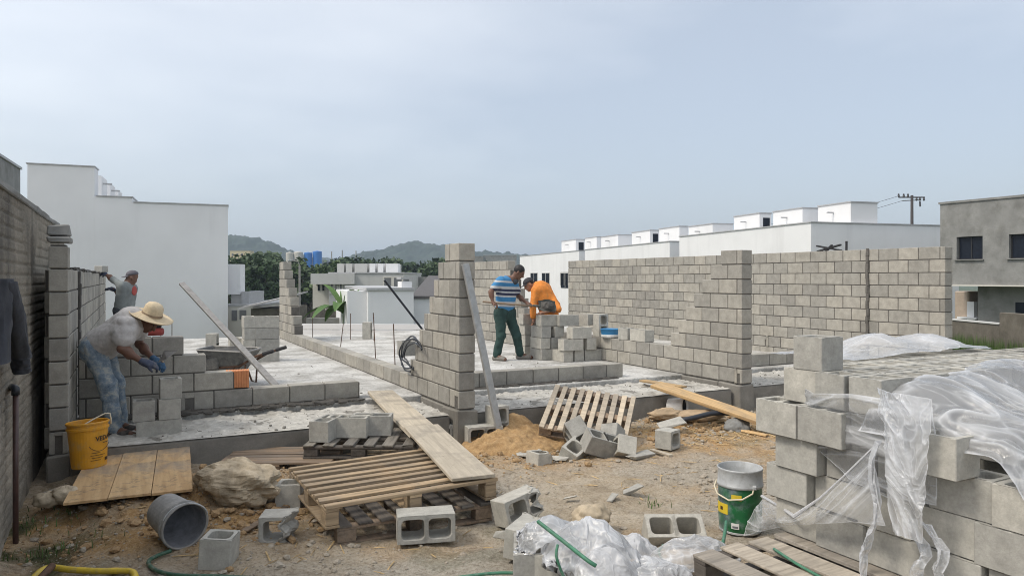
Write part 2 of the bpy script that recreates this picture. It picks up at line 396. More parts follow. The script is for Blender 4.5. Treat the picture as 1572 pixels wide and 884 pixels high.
def leaf_mat(name, c, c2):
    m, t, p = new_mat(name)
    rv = island(t); a = noise(t, 0.12, 3, 0.6, worldpos(t))
    col = mixc(t, rv, c, c2); col = mixc(t, maprange(t, a, 0.4, 0.65, 0, 0.5), col, tuple(x * 0.55 for x in c))
    L(t, col, p.inputs['Base Color']); p.inputs['Roughness'].default_value = 0.7
leaf_mat('leaf_dark', (0.030, 0.058, 0.022), (0.060, 0.105, 0.036)); leaf_mat('leaf_mid', (0.042, 0.076, 0.026), (0.085, 0.135, 0.042)); leaf_mat('leaf_banana', (0.06, 0.13, 0.03), (0.12, 0.22, 0.05))
def forest_mat():
    m, t, p = new_mat('forest_hill')
    a = noise(t, 0.06, 6, 0.7, worldpos(t)); b = noise(t, 0.012, 4, 0.6, worldpos(t))
    col = ramp(t, a, (0.32, (0.010, 0.020, 0.014)), (0.68, (0.032, 0.052, 0.028)))
    col = mixc(t, maprange(t, b, 0.5, 0.65, 0, 0.5), col, (0.040, 0.054, 0.030))
    L(t, col, p.inputs['Base Color']); p.inputs['Roughness'].default_value = 0.95
forest_mat()
def film_mat(name, lo, hi, white=(0.80, 0.82, 0.85), rough=0.2):
    """stretch film: clear where it lies flat, milky along its creases"""
    m, t, p = new_mat(name)
    att = N(t, 'ShaderNodeAttribute'); att.attribute_name = 'crease'
    s2 = N(t, 'ShaderNodeSeparateColor'); L(t, att.outputs['Color'], s2.inputs[0])
    n = noise(t, 55, 4, 0.6, worldpos(t))
    fac = maprange(t, s2.outputs[0], 0.0, 1.0, lo, hi)
    p.inputs['Base Color'].default_value = (*white, 1); p.inputs['Roughness'].default_value = rough; p.inputs['Specular IOR Level'].default_value = 0.7
    vo = N(t, 'ShaderNodeTexVoronoi', feature='DISTANCE_TO_EDGE'); vo.inputs['Scale'].default_value = 26
    wv = N(t, 'ShaderNodeVectorMath', operation='MULTIPLY_ADD'); L(t, N(t, 'ShaderNodeTexCoord').outputs['Object'], wv.inputs[2]); nn_ = N(t, 'ShaderNodeTexNoise'); nn_.inputs['Scale'].default_value = 14; L(t, worldpos(t), nn_.inputs['Vector']); L(t, nn_.outputs['Color'], wv.inputs[0]); wv.inputs[1].default_value = (0.06, 0.06, 0.06)
    L(t, wv.outputs[0], vo.inputs['Vector'])
    hs_ = N(t, 'ShaderNodeMath', operation='MULTIPLY_ADD'); L(t, vo.outputs['Distance'], hs_.inputs[0]); hs_.inputs[1].default_value = 1.2; L(t, n, hs_.inputs[2])
    bump(t, p, hs_.outputs[0], 0.35, 0.012)
    tl = N(t, 'ShaderNodeBsdfTranslucent'); tl.inputs[0].default_value = (*white, 1)
    mx0 = N(t, 'ShaderNodeMixShader'); mx0.inputs[0].default_value = 0.35; L(t, p.outputs[0], mx0.inputs[1]); L(t, tl.outputs[0], mx0.inputs[2])
    L(t, p.inputs['Normal'].links[0].from_socket, (gl := N(t, 'ShaderNodeBsdfGlossy')).inputs['Normal']); gl.inputs['Roughness'].default_value = 0.12; gl.inputs[0].default_value = (1, 1, 1, 1)
    fr = N(t, 'ShaderNodeFresnel'); fr.inputs[0].default_value = 1.5
    tr = N(t, 'ShaderNodeBsdfTransparent'); mxg = N(t, 'ShaderNodeMixShader'); L(t, fr.outputs[0], mxg.inputs[0]); L(t, tr.outputs[0], mxg.inputs[1]); L(t, gl.outputs[0], mxg.inputs[2])
    mx = N(t, 'ShaderNodeMixShader')
    L(t, fac, mx.inputs[0]); L(t, mxg.outputs[0], mx.inputs[1]); L(t, mx0.outputs[0], mx.inputs[2])
    L(t, mx.outputs[0], t.nodes['Material Output'].inputs['Surface'])
film_mat('film_clear', 0.06, 0.9); film_mat('film_milky', 0.15, 0.95); film_mat('bag_white', 0.62, 1.0, white=(0.76, 0.77, 0.79))

# ------------------------------------------------------------------ mesh building
class MB:
    """collects verts and faces; build() links them as ONE mesh object"""
    def __init__(s): s.v = []; s.f = []; s.M = None
    def add(s, vs, fs):
        b = len(s.v)
        s.v += [tuple(s.M @ Vector(p)) if s.M else tuple(p) for p in vs]
        s.f += [tuple(i + b for i in f) for f in fs]
    def box(s, c, d, rz=0.0, ch=0.0, rot=None, jit=0.0):
        hx, hy, hz = d[0] / 2, d[1] / 2, d[2] / 2
        m = rot if rot is not None else Matrix.Rotation(rz, 3, 'Z')
        c = Vector(c)
        sg = [(x, y, z) for x in (-1, 1) for y in (-1, 1) for z in (-1, 1)]
        j = {k: Vector((random.uniform(-jit, jit), random.uniform(-jit, jit), random.uniform(-jit, jit))) for k in sg}
        if ch <= 0:
            vs = [c + m @ (Vector((x * hx, y * hy, z * hz)) + j[(x, y, z)]) for x, y, z in sg]
            s.add(vs, [(0, 1, 3, 2), (4, 6, 7, 5), (0, 4, 5, 1), (2, 3, 7, 6), (0, 2, 6, 4), (1, 5, 7, 3)]); return
        ch = min(ch, hx * 0.45, hy * 0.45, hz * 0.45)
        vs = []; ix = {}
        for x, y, z in sg:
            for a in range(3):
                p = [x * (hx - ch), y * (hy - ch), z * (hz - ch)]; p[a] = (x * hx, y * hy, z * hz)[a]
                ix[(x, y, z, a)] = len(vs); vs.append(c + m @ (Vector(p) + j[(x, y, z)]))
        fs = []
        def q(ids):                                    # orient outwards
            ps = [vs[i] for i in ids]; n = (ps[1] - ps[0]).cross(ps[2] - ps[0])
            ctr = sum(ps, Vector()) / len(ps)
            fs.append(tuple(ids) if n.dot(ctr - c) > 0 else tuple(reversed(ids)))
        for a in range(3):
            o = [b for b in range(3) if b != a]
            for sgn in (-1, 1):
                ids = []
                for p_, q_ in ((-1, -1), (1, -1), (1, 1), (-1, 1)):
                    k = [0, 0, 0]; k[a] = sgn; k[o[0]] = p_; k[o[1]] = q_; ids.append(ix[(*k, a)])
                q(ids)
        for a in range(3):
            o = [b for b in range(3) if b != a]
            for p_ in (-1, 1):
                for q_ in (-1, 1):
                    k0 = [0, 0, 0]; k0[a] = -1; k0[o[0]] = p_; k0[o[1]] = q_; k1 = list(k0); k1[a] = 1
                    q([ix[(*k0, o[0])], ix[(*k1, o[0])], ix[(*k1, o[1])], ix[(*k0, o[1])]])
        for k in sg: q([ix[(*k, 0)], ix[(*k, 1)], ix[(*k, 2)]])
        s.add(vs, fs)
    def beam(s, p0, p1, wd, ht, up=(0, 0, 1), ch=0.003):
        p0 = Vector(p0); p1 = Vector(p1); x = (p1 - p0); ln = x.length; x.normalize()
        y = Vector(up).cross(x); y = y.normalized() if y.length > 1e-6 else Vector((0, 1, 0)); z = x.cross(y)
        s.box((p0 + p1) / 2, (ln, wd, ht), rot=Matrix((x, y, z)).transposed(), ch=ch)
    def tube(s, pts, r, n=8, cap=True):
        pts = [Vector(p) for p in pts]; rs = r if isinstance(r, (list, tuple)) else [r] * len(pts)
        ring = []; prev = None; vs = []
        for i, p in enumerate(pts):
            d = (pts[min(i + 1, len(pts) - 1)] - pts[max(i - 1, 0)]).normalized()
            if prev is None:
                a = Vector((0, 0, 1)) if abs(d.z) < 0.9 else Vector((1, 0, 0)); u_ = d.cross(a).normalized()
            else:
                u_ = (prev - d * prev.dot(d)).normalized()
            prev = u_; v_ = d.cross(u_)
            for k in range(n):
                t = 2 * math.pi * k / n; vs.append(p + (u_ * math.cos(t) + v_ * math.sin(t)) * rs[i])
        fs = []
        for i in range(len(pts) - 1):
            for k in range(n):
                a, b = i * n + k, i * n + (k + 1) % n; fs.append((a, b, b + n, a + n))
        if cap:
            fs.append(tuple(reversed(range(n)))); fs.append(tuple(range((len(pts) - 1) * n, len(pts) * n)))
        s.add(vs, fs)
    def lathe(s, prof, n=32, M=None):
        vs = []; fs = []
        for r, z in prof:
            for k in range(n):
                t = 2 * math.pi * k / n; p = Vector((r * math.cos(t), r * math.sin(t), z)); vs.append(M @ p if M else p)
        for i in range(len(prof) - 1):
            for k in range(n):
                a, b = i * n + k, i * n + (k + 1) % n; fs.append((a, b, b + n, a + n))
        s.add(vs, fs)
    def grid(s, P):
        """P: (n, m, 3) array"""
        n, m = P.shape[:2]; b = len(s.v)
        s.v += [tuple(p) for p in P.reshape(-1, 3)]
        s.f += [(b + i * m + j, b + (i + 1) * m + j, b + (i + 1) * m + j + 1, b + i * m + j + 1) for i in range(n - 1) for j in range(m - 1)]
    def prism(s, poly, z0, z1):
        n = len(poly)
        s.add([(x, y, z0) for x, y in poly] + [(x, y, z1) for x, y in poly],
              [tuple(reversed(range(n))), tuple(range(n, 2 * n))] + [(i, (i + 1) % n, (i + 1) % n + n, i + n) for i in range(n)])
    def build(s, name, mat, parent=None, smooth=False, attr=None):
        off = parent_origin(parent)
        me = bpy.data.meshes.new(name)
        me.from_pydata([(p[0] - off[0], p[1] - off[1], p[2] - off[2]) for p in s.v] if off.length else s.v, [], s.f)
        me.materials.append(MAT[mat]); me.update()
        if smooth: me.shade_smooth()
        if attr:
            nm, vals = attr; a = me.color_attributes.new(nm, 'FLOAT_COLOR', 'POINT'); vals = np.asarray(vals, np.float32)
            if vals.ndim == 1: vals = np.stack([vals, vals, vals], 1)
            a.data.foreach_set('color', np.concatenate([vals, np.ones((len(vals), 1), np.float32)], 1).ravel())
        o = bpy.data.objects.new(name, me); COL.objects.link(o)
        if parent: o.parent = parent
        return o
def parent_origin(p):
    """world origin of an unrotated parent (parts are modelled in world coordinates)"""
    v = Vector((0, 0, 0))
    while p is not None: v = v + p.location; p = p.parent
    return v
def tag(o, label=None, cat=None, group=None, kind=None):
    if label: o['label'] = label
    if cat: o['category'] = cat
    if group: o['group'] = group
    if kind: o['kind'] = kind
    return o
def thing(name, label, cat, loc=(0, 0, 0), group=None):
    o = bpy.data.objects.new(name, None); COL.objects.link(o); o.location = loc; o.empty_display_size = 0.1
    return tag(o, label, cat, group)
def copy_tree(o, parent=None):
    c = o.copy(); COL.objects.link(c)
    if parent: c.parent = parent
    for ch in [x for x in bpy.data.objects if x.parent == o]: copy_tree(ch, c)
    return c
# ------------------------------------------------------------------ the ground: one sheet to the horizon
def drop(x, y):
    d = x * math.sin(YAW) + y * math.cos(YAW)
    return -3.0 * sstep(20, 42, d) - 2.5 * sstep(45, 130, d) - 2.2 * sstep(11.5, 17, x) * sstep(26, 12, d) * sstep(12, 16, x)
def ground_h(x, y):
    x = np.asarray(x, float); y = np.asarray(y, float)
    near = sstep(14, 9, np.hypot(x - 3, y - 4))
    h = -0.365 + drop(x, y)
    h = h + near * (0.05 * fbm(x * 0.9, y * 0.9, o=3, s=1) + 0.035 * fbm(x * 3.1, y * 3.1, o=3, s=2) + 0.022 * fbm(x * 11, y * 11, o=3, s=3))
    bank = np.exp(-((x - 0.1) / 0.75) ** 2) * sstep(5.75, 6.5, y)                     # earth bank under the plywood
    h = h + 0.12 * bank * (1 + 0.5 * fbm(x * 6, y * 6, o=3, s=9)) * sstep(8.2, 7.2, y)
    h = h + 0.12 * np.exp(-((x - 1.0) / 0.45) ** 2 - ((y - 6.3) / 0.6) ** 2)
    h = h + near * 0.05 * np.clip(fbm(x * 7, y * 7, o=4, s=41), 0, 1) * np.exp(-((x - 0.5) / 1.1) ** 2 - ((y - 6.0) / 0.7) ** 2) * 2
    h = h - 0.10 * np.exp(-((x + 0.55) / 0.25) ** 2) * sstep(7, 5.5, y) * near
    h = h + 0.10 * np.exp(-((x - 6.0) / 0.9) ** 2 - ((y - 6.9) / 0.5) ** 2)
    h = h + 0.15 * sstep(2.2, 2.7, x) * sstep(3.65, 3.2, y) * sstep(0, .8, y)
    inside = (x > -0.55) & (x < 11.2) & (y > 7.45) & (y < 19)
    return np.where(inside, np.minimum(h, -0.42), h)
def axis(lo, hi, step, far):
    a = list(np.arange(lo, hi, step)); g = step
    b = [hi]
    while b[-1] < far: g *= 1.16; b.append(b[-1] + g)
    c = [lo]; g = step
    while c[-1] > -far: g *= 1.16; c.append(c[-1] - g)
    return np.array(sorted(set(a + b + c)))
gx = axis(-1.2, 8.2, 0.034, 2600); gy = axis(2.0, 8.0, 0.034, 2600)
X, Y = np.meshgrid(gx, gy, indexing='ij')
Z = ground_h(X, Y)
och = np.clip(np.exp(-((X - 0.4) / 1.15) ** 2 - ((Y - 6.1) / 0.75) ** 2) * 2.6 + np.exp(-((X - 3.7) / 0.9) ** 2 - ((Y - 6.6) / 0.7) ** 2) * 1.2
              + np.exp(-((X - 6.0) / 1.6) ** 2 - ((Y - 6.2) / 0.9) ** 2) * 0.9 + 0.35 * sstep(0.05, 0.35, fbm(X * 1.3, Y * 1.3, o=4, s=21)), 0, 1) * (0.55 + 0.45 * sstep(-0.25, 0.25, fbm(X * 5, Y * 5, o=4, s=5)))
moss = np.clip(np.exp(-((X + 0.6) / 0.42) ** 2) * sstep(7.2, 6.2, Y) * 1.1, 0, 1) * sstep(-0.35, 0.2, fbm(X * 4, Y * 4, o=4, s=31))
dd = X * math.sin(YAW) + Y * math.cos(YAW)
grs = np.clip(sstep(19.5, 24, dd) + sstep(11.3, 12.3, X) + 0.25 * sstep(0.22, 0.42, fbm(X * 2.3, Y * 2.3, o=4, s=77)), 0, 1)
g = MB(); g.grid(np.stack([X, Y, Z], -1))
tag(g.build('ground', 'dirt', smooth=True, attr=('soil', np.stack([och, moss, grs], -1).reshape(-1, 3))), kind='structure')

# ------------------------------------------------------------------ hills (heightfields at their own distance)
def hill(prof, D, depth, name, seed):
    us = np.linspace(prof[0][0], prof[-1][0], 260); ds = np.linspace(D - depth, D + depth, 70)
    pv = np.interp(us, [p[0] for p in prof], [p[1] for p in prof])
    P = np.zeros((len(us), len(ds), 3))
    zr = (427 - pv) / FPX * D + CAM_Z
    for j, d in enumerate(ds):
        xc = (us - 786) / FPX * D * (1 + 0.3 * (d - D) / D)
        x = math.sin(YAW) * d + math.cos(YAW) * xc; y = math.cos(YAW) * d - math.sin(YAW) * xc
        k = math.cos((d - D) / depth * math.pi / 2) ** 1.3
        z = -7 + (zr + 7) * k + (fbm(x / 60, y / 60, o=4, s=seed) * 12 * k) * min(1, abs(d - D) / depth * 2.5) + 6.5 * k * fbm(x / 9, y / 9, o=3, s=seed + 3)
        P[:, j] = np.stack([x, y, z], -1)
    m = MB(); m.grid(P)
    tag(m.build(name, 'forest_hill', smooth=True), kind='structure')
hill([(150, 410), (260, 375), (335, 366), (370, 365), (400, 370), (432, 381), (450, 392), (500, 402)], 820, 230, 'hills', 3)
hill([(500, 410), (552, 394), (600, 384), (636, 376), (665, 376), (700, 378), (730, 386), (800, 393), (900, 400)], 900, 250, 'hills', 8)
hill([(380, 399), (440, 391), (470, 395), (520, 398), (700, 397), (760, 392), (830, 396)], 1350, 200, 'hills', 14)

# ------------------------------------------------------------------ slab and foundation
def slab_patch():
    """concrete slab with a lower front ledge per lot, real steps between them"""
    m = MB()
    m.box((5.2, 13.55, -0.21), (11.6, 10.3, 0.42), ch=0.012)          # floor
    xs = np.arange(-0.62, 10.96, 0.03); ys = np.arange(8.38, 18.7, 0.03)
    Xs, Ys = np.meshgrid(xs, ys, indexing='ij')
    return m
m = slab_patch(); tag(m.build('floor_slab', 'slab'), kind='structure')
def ledge(x0, x1, zt, y0=7.32, y1=8.398):
    xs = np.arange(x0, x1, 0.03); ys = np.arange(y0, y1, 0.03)
    Xs, Ys = np.meshgrid(xs, ys, indexing='ij')
    Zs = zt + (0.02 * fbm(Xs * 5, Ys * 5, o=4, s=4) + 0.022 * sstep(0.1, 0.5, fbm(Xs * 14, Ys * 14, o=3, s=6))) * sstep(0, .12, Ys - y0)
    mm = MB(); mm.grid(np.stack([Xs, Ys, Zs], -1)); return mm
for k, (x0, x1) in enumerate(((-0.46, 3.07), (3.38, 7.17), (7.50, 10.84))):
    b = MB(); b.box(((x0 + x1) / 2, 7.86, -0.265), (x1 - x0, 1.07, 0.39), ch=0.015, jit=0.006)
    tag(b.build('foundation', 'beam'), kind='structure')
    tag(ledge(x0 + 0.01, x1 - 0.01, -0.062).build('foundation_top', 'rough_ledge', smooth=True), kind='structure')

# ------------------------------------------------------------------ block walls
def masonry(name, label, cat, ax, fixed, rows, z0=0.0, group=None, t=0.19, dep=0.002, holes=(), bond=0, rowh=0.2, L0=None):
    """rows: per course (s0, s1) or a list of such; ax 'y' runs along Y at x=fixed (centre), ax 'x' along X at y=fixed.
    The blocks stay in one mesh, the mortar between them is a second part."""
    L0 = L0 or (0.34 if ax == 'y' else 0.4)
    wb = MB(); mo = MB()
    def put(mb, s0, s1, za, zb, tt, ch, off=0.0, jit=0.0):
        c = ((s0 + s1) / 2, fixed + off) if ax == 'x' else (fixed + off, (s0 + s1) / 2)
        d = (s1 - s0, tt) if ax == 'x' else (tt, s1 - s0)
        mb.box((c[0], c[1], (za + zb) / 2), (d[0], d[1], zb - za), ch=ch, rz=random.uniform(-jit, jit))
    for r, spans in enumerate(rows):
        if spans is None: continue
        if isinstance(spans, tuple): spans = [spans]
        za = z0 + r * rowh; zb = za + rowh
        for s0, s1 in spans:
            put(mo, s0 + 0.012, s1 - 0.012, za - (0.004 if r else 0.0), zb - 0.014 - r * 1e-5, t - 0.018, 0)
            off = ((r + bond) % 2) * L0 / 2
            k = math.floor((s0 - off + 1e-6) / L0); s = off + k * L0
            while s < s1 - 0.03:
                a, e = max(s, s0), min(s + L0, s1)
                s += L0
                if e - a < 0.035: continue
                hz = [h for h in holes if h[0] == r and a <= h[1] < e]
                o = random.uniform(-dep, dep); lift = random.uniform(-0.002, 0.002)
                ga = 0.006 if a > s0 + 1e-4 else 0; ge = 0.006 if e < s1 - 1e-4 else 0
                if hz:
                    h0, h1 = hz[0][1] - 0.045, hz[0][1] + 0.045
                    put(wb, a + ga, h0, za + 0.012, zb - 0.003, t, 0.004, o); put(wb, h1, e - ge, za + 0.012, zb - 0.003, t, 0.004, o)
                    put(wb, h0 - 0.002, h1 + 0.002, za + 0.14, zb - 0.004, t - 0.002, 0.002, o)
                    continue
                put(wb, a + ga, e - ge, za + 0.012 + lift, zb - 0.002 + lift, t, 0.005, o, 0.004)
    root = thing(name, label, cat, ((fixed, rows_s0(rows), z0) if ax == 'y' else (rows_s0(rows), fixed, z0)), group)
    wb.build('blocks', 'block', root); mo.build('mortar', 'mortar', root)
    return root
def rows_s0(rows):
    for r in rows:
        if r: return (r if isinstance(r, tuple) else r[0])[0]

# left boundary: old rendered brick wall
def old_wall():
    root = thing('old_boundary_wall', 'old dark weathered boundary wall with crumbling render over brick at the left edge', 'wall', (-0.86, 5.0, -0.5))
    ys = np.arange(3.0, 11.2, 0.04); zs = np.arange(-0.6, 2.02, 0.0141)
    Yw, Zw = np.meshgrid(ys, zs, indexing='ij')
    course = np.abs(((Zw / 0.085) % 1) - 0.5) * 2
    bare = sstep(-0.10, 0.12, fbm(Yw * 0.8, Zw * 1.1, o=4, s=12) + 0.25 * sstep(0.3, 1.0, Zw) - 0.22 * sstep(1.55, 1.8, Zw))
    dx = 0.006 * fbm(Yw * 3, Zw * 3, o=4, s=2) + bare * (-0.011 * sstep(0.7, 0.92, course) - 0.005) + 0.006 * fbm(Yw * 9, Zw * 14, o=3, s=5)
    m = MB(); m.grid(np.stack([-0.752 + dx, Yw, Zw], -1)); m.build('render', 'old_wall', root, smooth=True)
    b = MB(); b.box((-0.86, 7.1, 0.70), (0.17, 8.2, 2.62)); b.build('brick_core', 'dark_wall', root)
    c = MB()
    for k in range(14): c.box((-0.85, 3.3 + k * 0.585, 2.035), (0.23, 0.58, 0.05), ch=0.008, jit=0.006)
    c.build('coping', 'plaster_grey', root)
old_wall()
# new left wall with its pillar and the poured column
lw = masonry('left_block_wall', 'long grey block wall on the left where a man in grey lays the top course', 'wall', 'y', -0.58, [(7.62, 18.3)] * 7 + [(7.62, 18.3)], z0=-0.1)
pr = thing('block_pillar', 'square grey block pillar with a cement cap beside the old dark wall', 'pillar', (-0.58, 7.5, -0.35))
b = MB(); mo = MB(); PX, PW = -0.552, 0.145
mo.box((PX - .003, 7.502, 0.68), (PW - .03, 0.165, 2.06))
for r in range(9):
    if r == 0:
        b.box((PX - .05, 7.5, -0.005), (0.042, 0.2, 0.185), ch=0.004); b.box((PX + .05, 7.5, -0.005), (0.042, 0.2, 0.185), ch=0.004); b.box((PX, 7.5, 0.075), (0.06, 0.196, 0.03), ch=0.002)
        continue
    b.box((PX + random.uniform(-.003, .003), 7.5, -0.1 + r * 0.2 + 0.1), (PW, 0.2, 0.186), ch=0.005, rz=random.uniform(-.01, .01))
b.build('blocks', 'block', pr); mo.build('mortar', 'mortar', pr)
b = MB(); b.box((PX + .002, 7.52, 1.755), (PW + .03, 0.25, 0.055), ch=0.012, jit=0.006); b.box((PX - .005, 7.56, 1.835), (PW + .02, 0.2, 0.10), ch=0.012, jit=0.008); b.build('cap', 'plaster_grey', pr)
b = MB(); b.box((PX, 7.5, -0.27), (PW + .04, 0.24, 0.33), ch=0.015, jit=0.01); b.build('footing', 'beam', pr)
b = MB()
for k in range(12): b.box((-0.478 + random.uniform(-.002, .006), 8.88 + random.uniform(-.015, .015), 0.05 + k * 0.125), (0.03, 0.15, 0.13), ch=0.01, jit=0.006)
cp = thing('concrete_column', 'dark freshly poured strip of column in the left block wall', 'column', (-0.48, 8.88, 0)); b.build('column_face', 'wet_mortar', cp)
b = MB()
for k in range(70):
    b.box((-0.58 + random.uniform(-.06, .06), 8.6 + k * 0.14, 1.505 + random.uniform(0, .012)), (random.uniform(.08, .17), 0.15, random.uniform(.015, .04)), ch=0.006, jit=0.01)
tag(b.build('mortar_bed', 'wet_mortar'), 'dark wet mortar spread along the top of the left block wall', 'mortar')

# stepped front wall of the left lot
masonry('stepped_front_wall', 'low stepped grey block wall being laid behind the man in the straw hat', 'wall', 'x', 8.6, [(-0.46, 2.42), (-0.46, 1.02), (-0.46, 0.72), (-0.46, 0.5)], holes=((0, 0.56),))
b = MB()
for k in range(40): b.box((-0.42 + k * 0.072, 8.42 + random.uniform(-.02, .03), 0.0), (0.09, random.uniform(.08, .2), random.uniform(.02, .045)), ch=0.01, jit=0.012)
tag(b.build('mortar_spill', 'wet_mortar'), 'dark squeezed mortar along the foot of the low stepped front wall', 'mortar')

# party wall between left and middle lot: stepped near end, one low course, stepped tower at the far end
CU = {1: 630, 2: 637, 3: 644, 4: 651, 5: 659, 6: 666, 7: 673, 8: 683}; CT = {1: 465.6, 2: 464, 3: 460.7, 4: 459, 5: 456.5, 6: 453, 7: 449.6, 8: 447.5}
rows = [(7.22, 17.9)]
for r in range(1, 9): rows.append([(7.22, on_x(CU[r], 427, 3.13).y), (on_x(CT[r], 427, 3.32).y, 17.9)])
masonry('centre_party_wall', 'grey block wall stepped up like a pyramid in the centre with one long low course', 'wall', 'y', 3.225, rows, holes=((0, 7.3),))
f = MB(); f.box((3.225, 7.42, -0.2), (0.26, 0.42, 0.385), ch=0.015, jit=0.01); f.box((3.225, 8.0, -0.2), (0.22, 0.72, 0.38), ch=0.01); tag(f.build('foundation', 'beam'), kind='structure')
# party wall between the middle and right lot
CU = {2: 1029.5, 3: 1041, 4: 1052, 5: 1065, 6: 1077, 7: 1090, 8: 1106.5}
rows = [(7.22, 17.6), (7.22, 17.6)]
for r in range(2, 9): rows.append([(7.22, on_x(CU[r], 427, 7.24).y), (on_x(822 - (r - 2) * 5.2, 427, 7.43).y, 17.6)])
masonry('right_party_wall', 'grey block wall stepped up beside the pale leaning pallet, with two low courses', 'wall', 'y', 7.335, rows, bond=1, holes=((0, 7.3),))
f = MB(); f.box((7.335, 7.42, -0.2), (0.26, 0.42, 0.385), ch=0.015, jit=0.01); f.box((7.335, 8.15, -0.2), (0.24, 1.0, 0.38), ch=0.01); tag(f.build('foundation', 'beam'), kind='structure')
# low front courses of the middle and the right lot
masonry('low_front_wall', 'single course of grey blocks across the front of the middle lot', 'wall', 'x', 8.66, [(3.34, 6.28)])
b = MB()
for k in range(34): b.box((3.45 + k * 0.08, 8.5 + random.uniform(-.02, .03), 0.0), (0.1, random.uniform(.06, .14), random.uniform(.02, .04)), ch=0.01, jit=0.01)
tag(b.build('mortar_spill', 'wet_mortar'), 'dark mortar along the foot of the middle front course', 'mortar')
masonry('low_front_wall', 'short grey front course of the right lot behind the block stack', 'wall', 'x', 8.66, [(7.45, 10.0)])
# long right boundary wall with its dark column
masonry('long_block_wall', 'long tall grey block wall along the right of the site', 'wall', 'y', 10.97, [(6.72, 17.4)] * 10, z0=-0.1, holes=((1, 10.2), (1, 8.1)), bond=1)
cp = thing('concrete_column', 'thin dark concrete column line on the long right wall', 'column', (10.86, 8.0, 0))
b = MB()
for k in range(16): b.box((10.862 + random.uniform(-.004, .002), 8.02 + random.uniform(-.01, .01), -0.02 + k * 0.125), (0.03, 0.05, 0.128), ch=0.008, jit=0.005)
b.build('column_face', 'mortar', cp)
b = MB()
for a in (-0.5, 0.5, 0.15): b.beam((10.97, 8.85 + a * 0.5, 1.9), (10.95, 8.85 - a * 0.5, 2.0), 0.05, 0.03)
b.beam((10.97, 8.5, 1.9), (10.97, 8.5, 2.06), 0.03, 0.03)
tag(b.build('tie_wire', 'rubber'), 'black bent bars on top of the long right wall', 'rebar')

# ------------------------------------------------------------------ buildings
def box_part(name, mat, parent, c, d, rz=0.0, ch=0.0):
    m_ = MB(); m_.box(c, d, rz=rz, ch=ch); return m_.build(name, mat, parent)
class Frame:
    """local frame of a building: e1, e2 along its faces"""
    def __init__(s, o, ang): s.o = Vector(o); s.ang = ang; s.e1 = Vector((math.cos(ang), math.sin(ang), 0)); s.e2 = Vector((-math.sin(ang), math.cos(ang), 0))
    def p(s, a, b, z): return s.o + s.e1 * a + s.e2 * b + Vector((0, 0, z))
    def box(s, m_, a0, a1, b0, b1, z0, z1, ch=0.0):
        m_.box(s.p((a0 + a1) / 2, (b0 + b1) / 2, (z0 + z1) / 2), (a1 - a0, b1 - b0, z1 - z0), rz=s.ang, ch=ch)
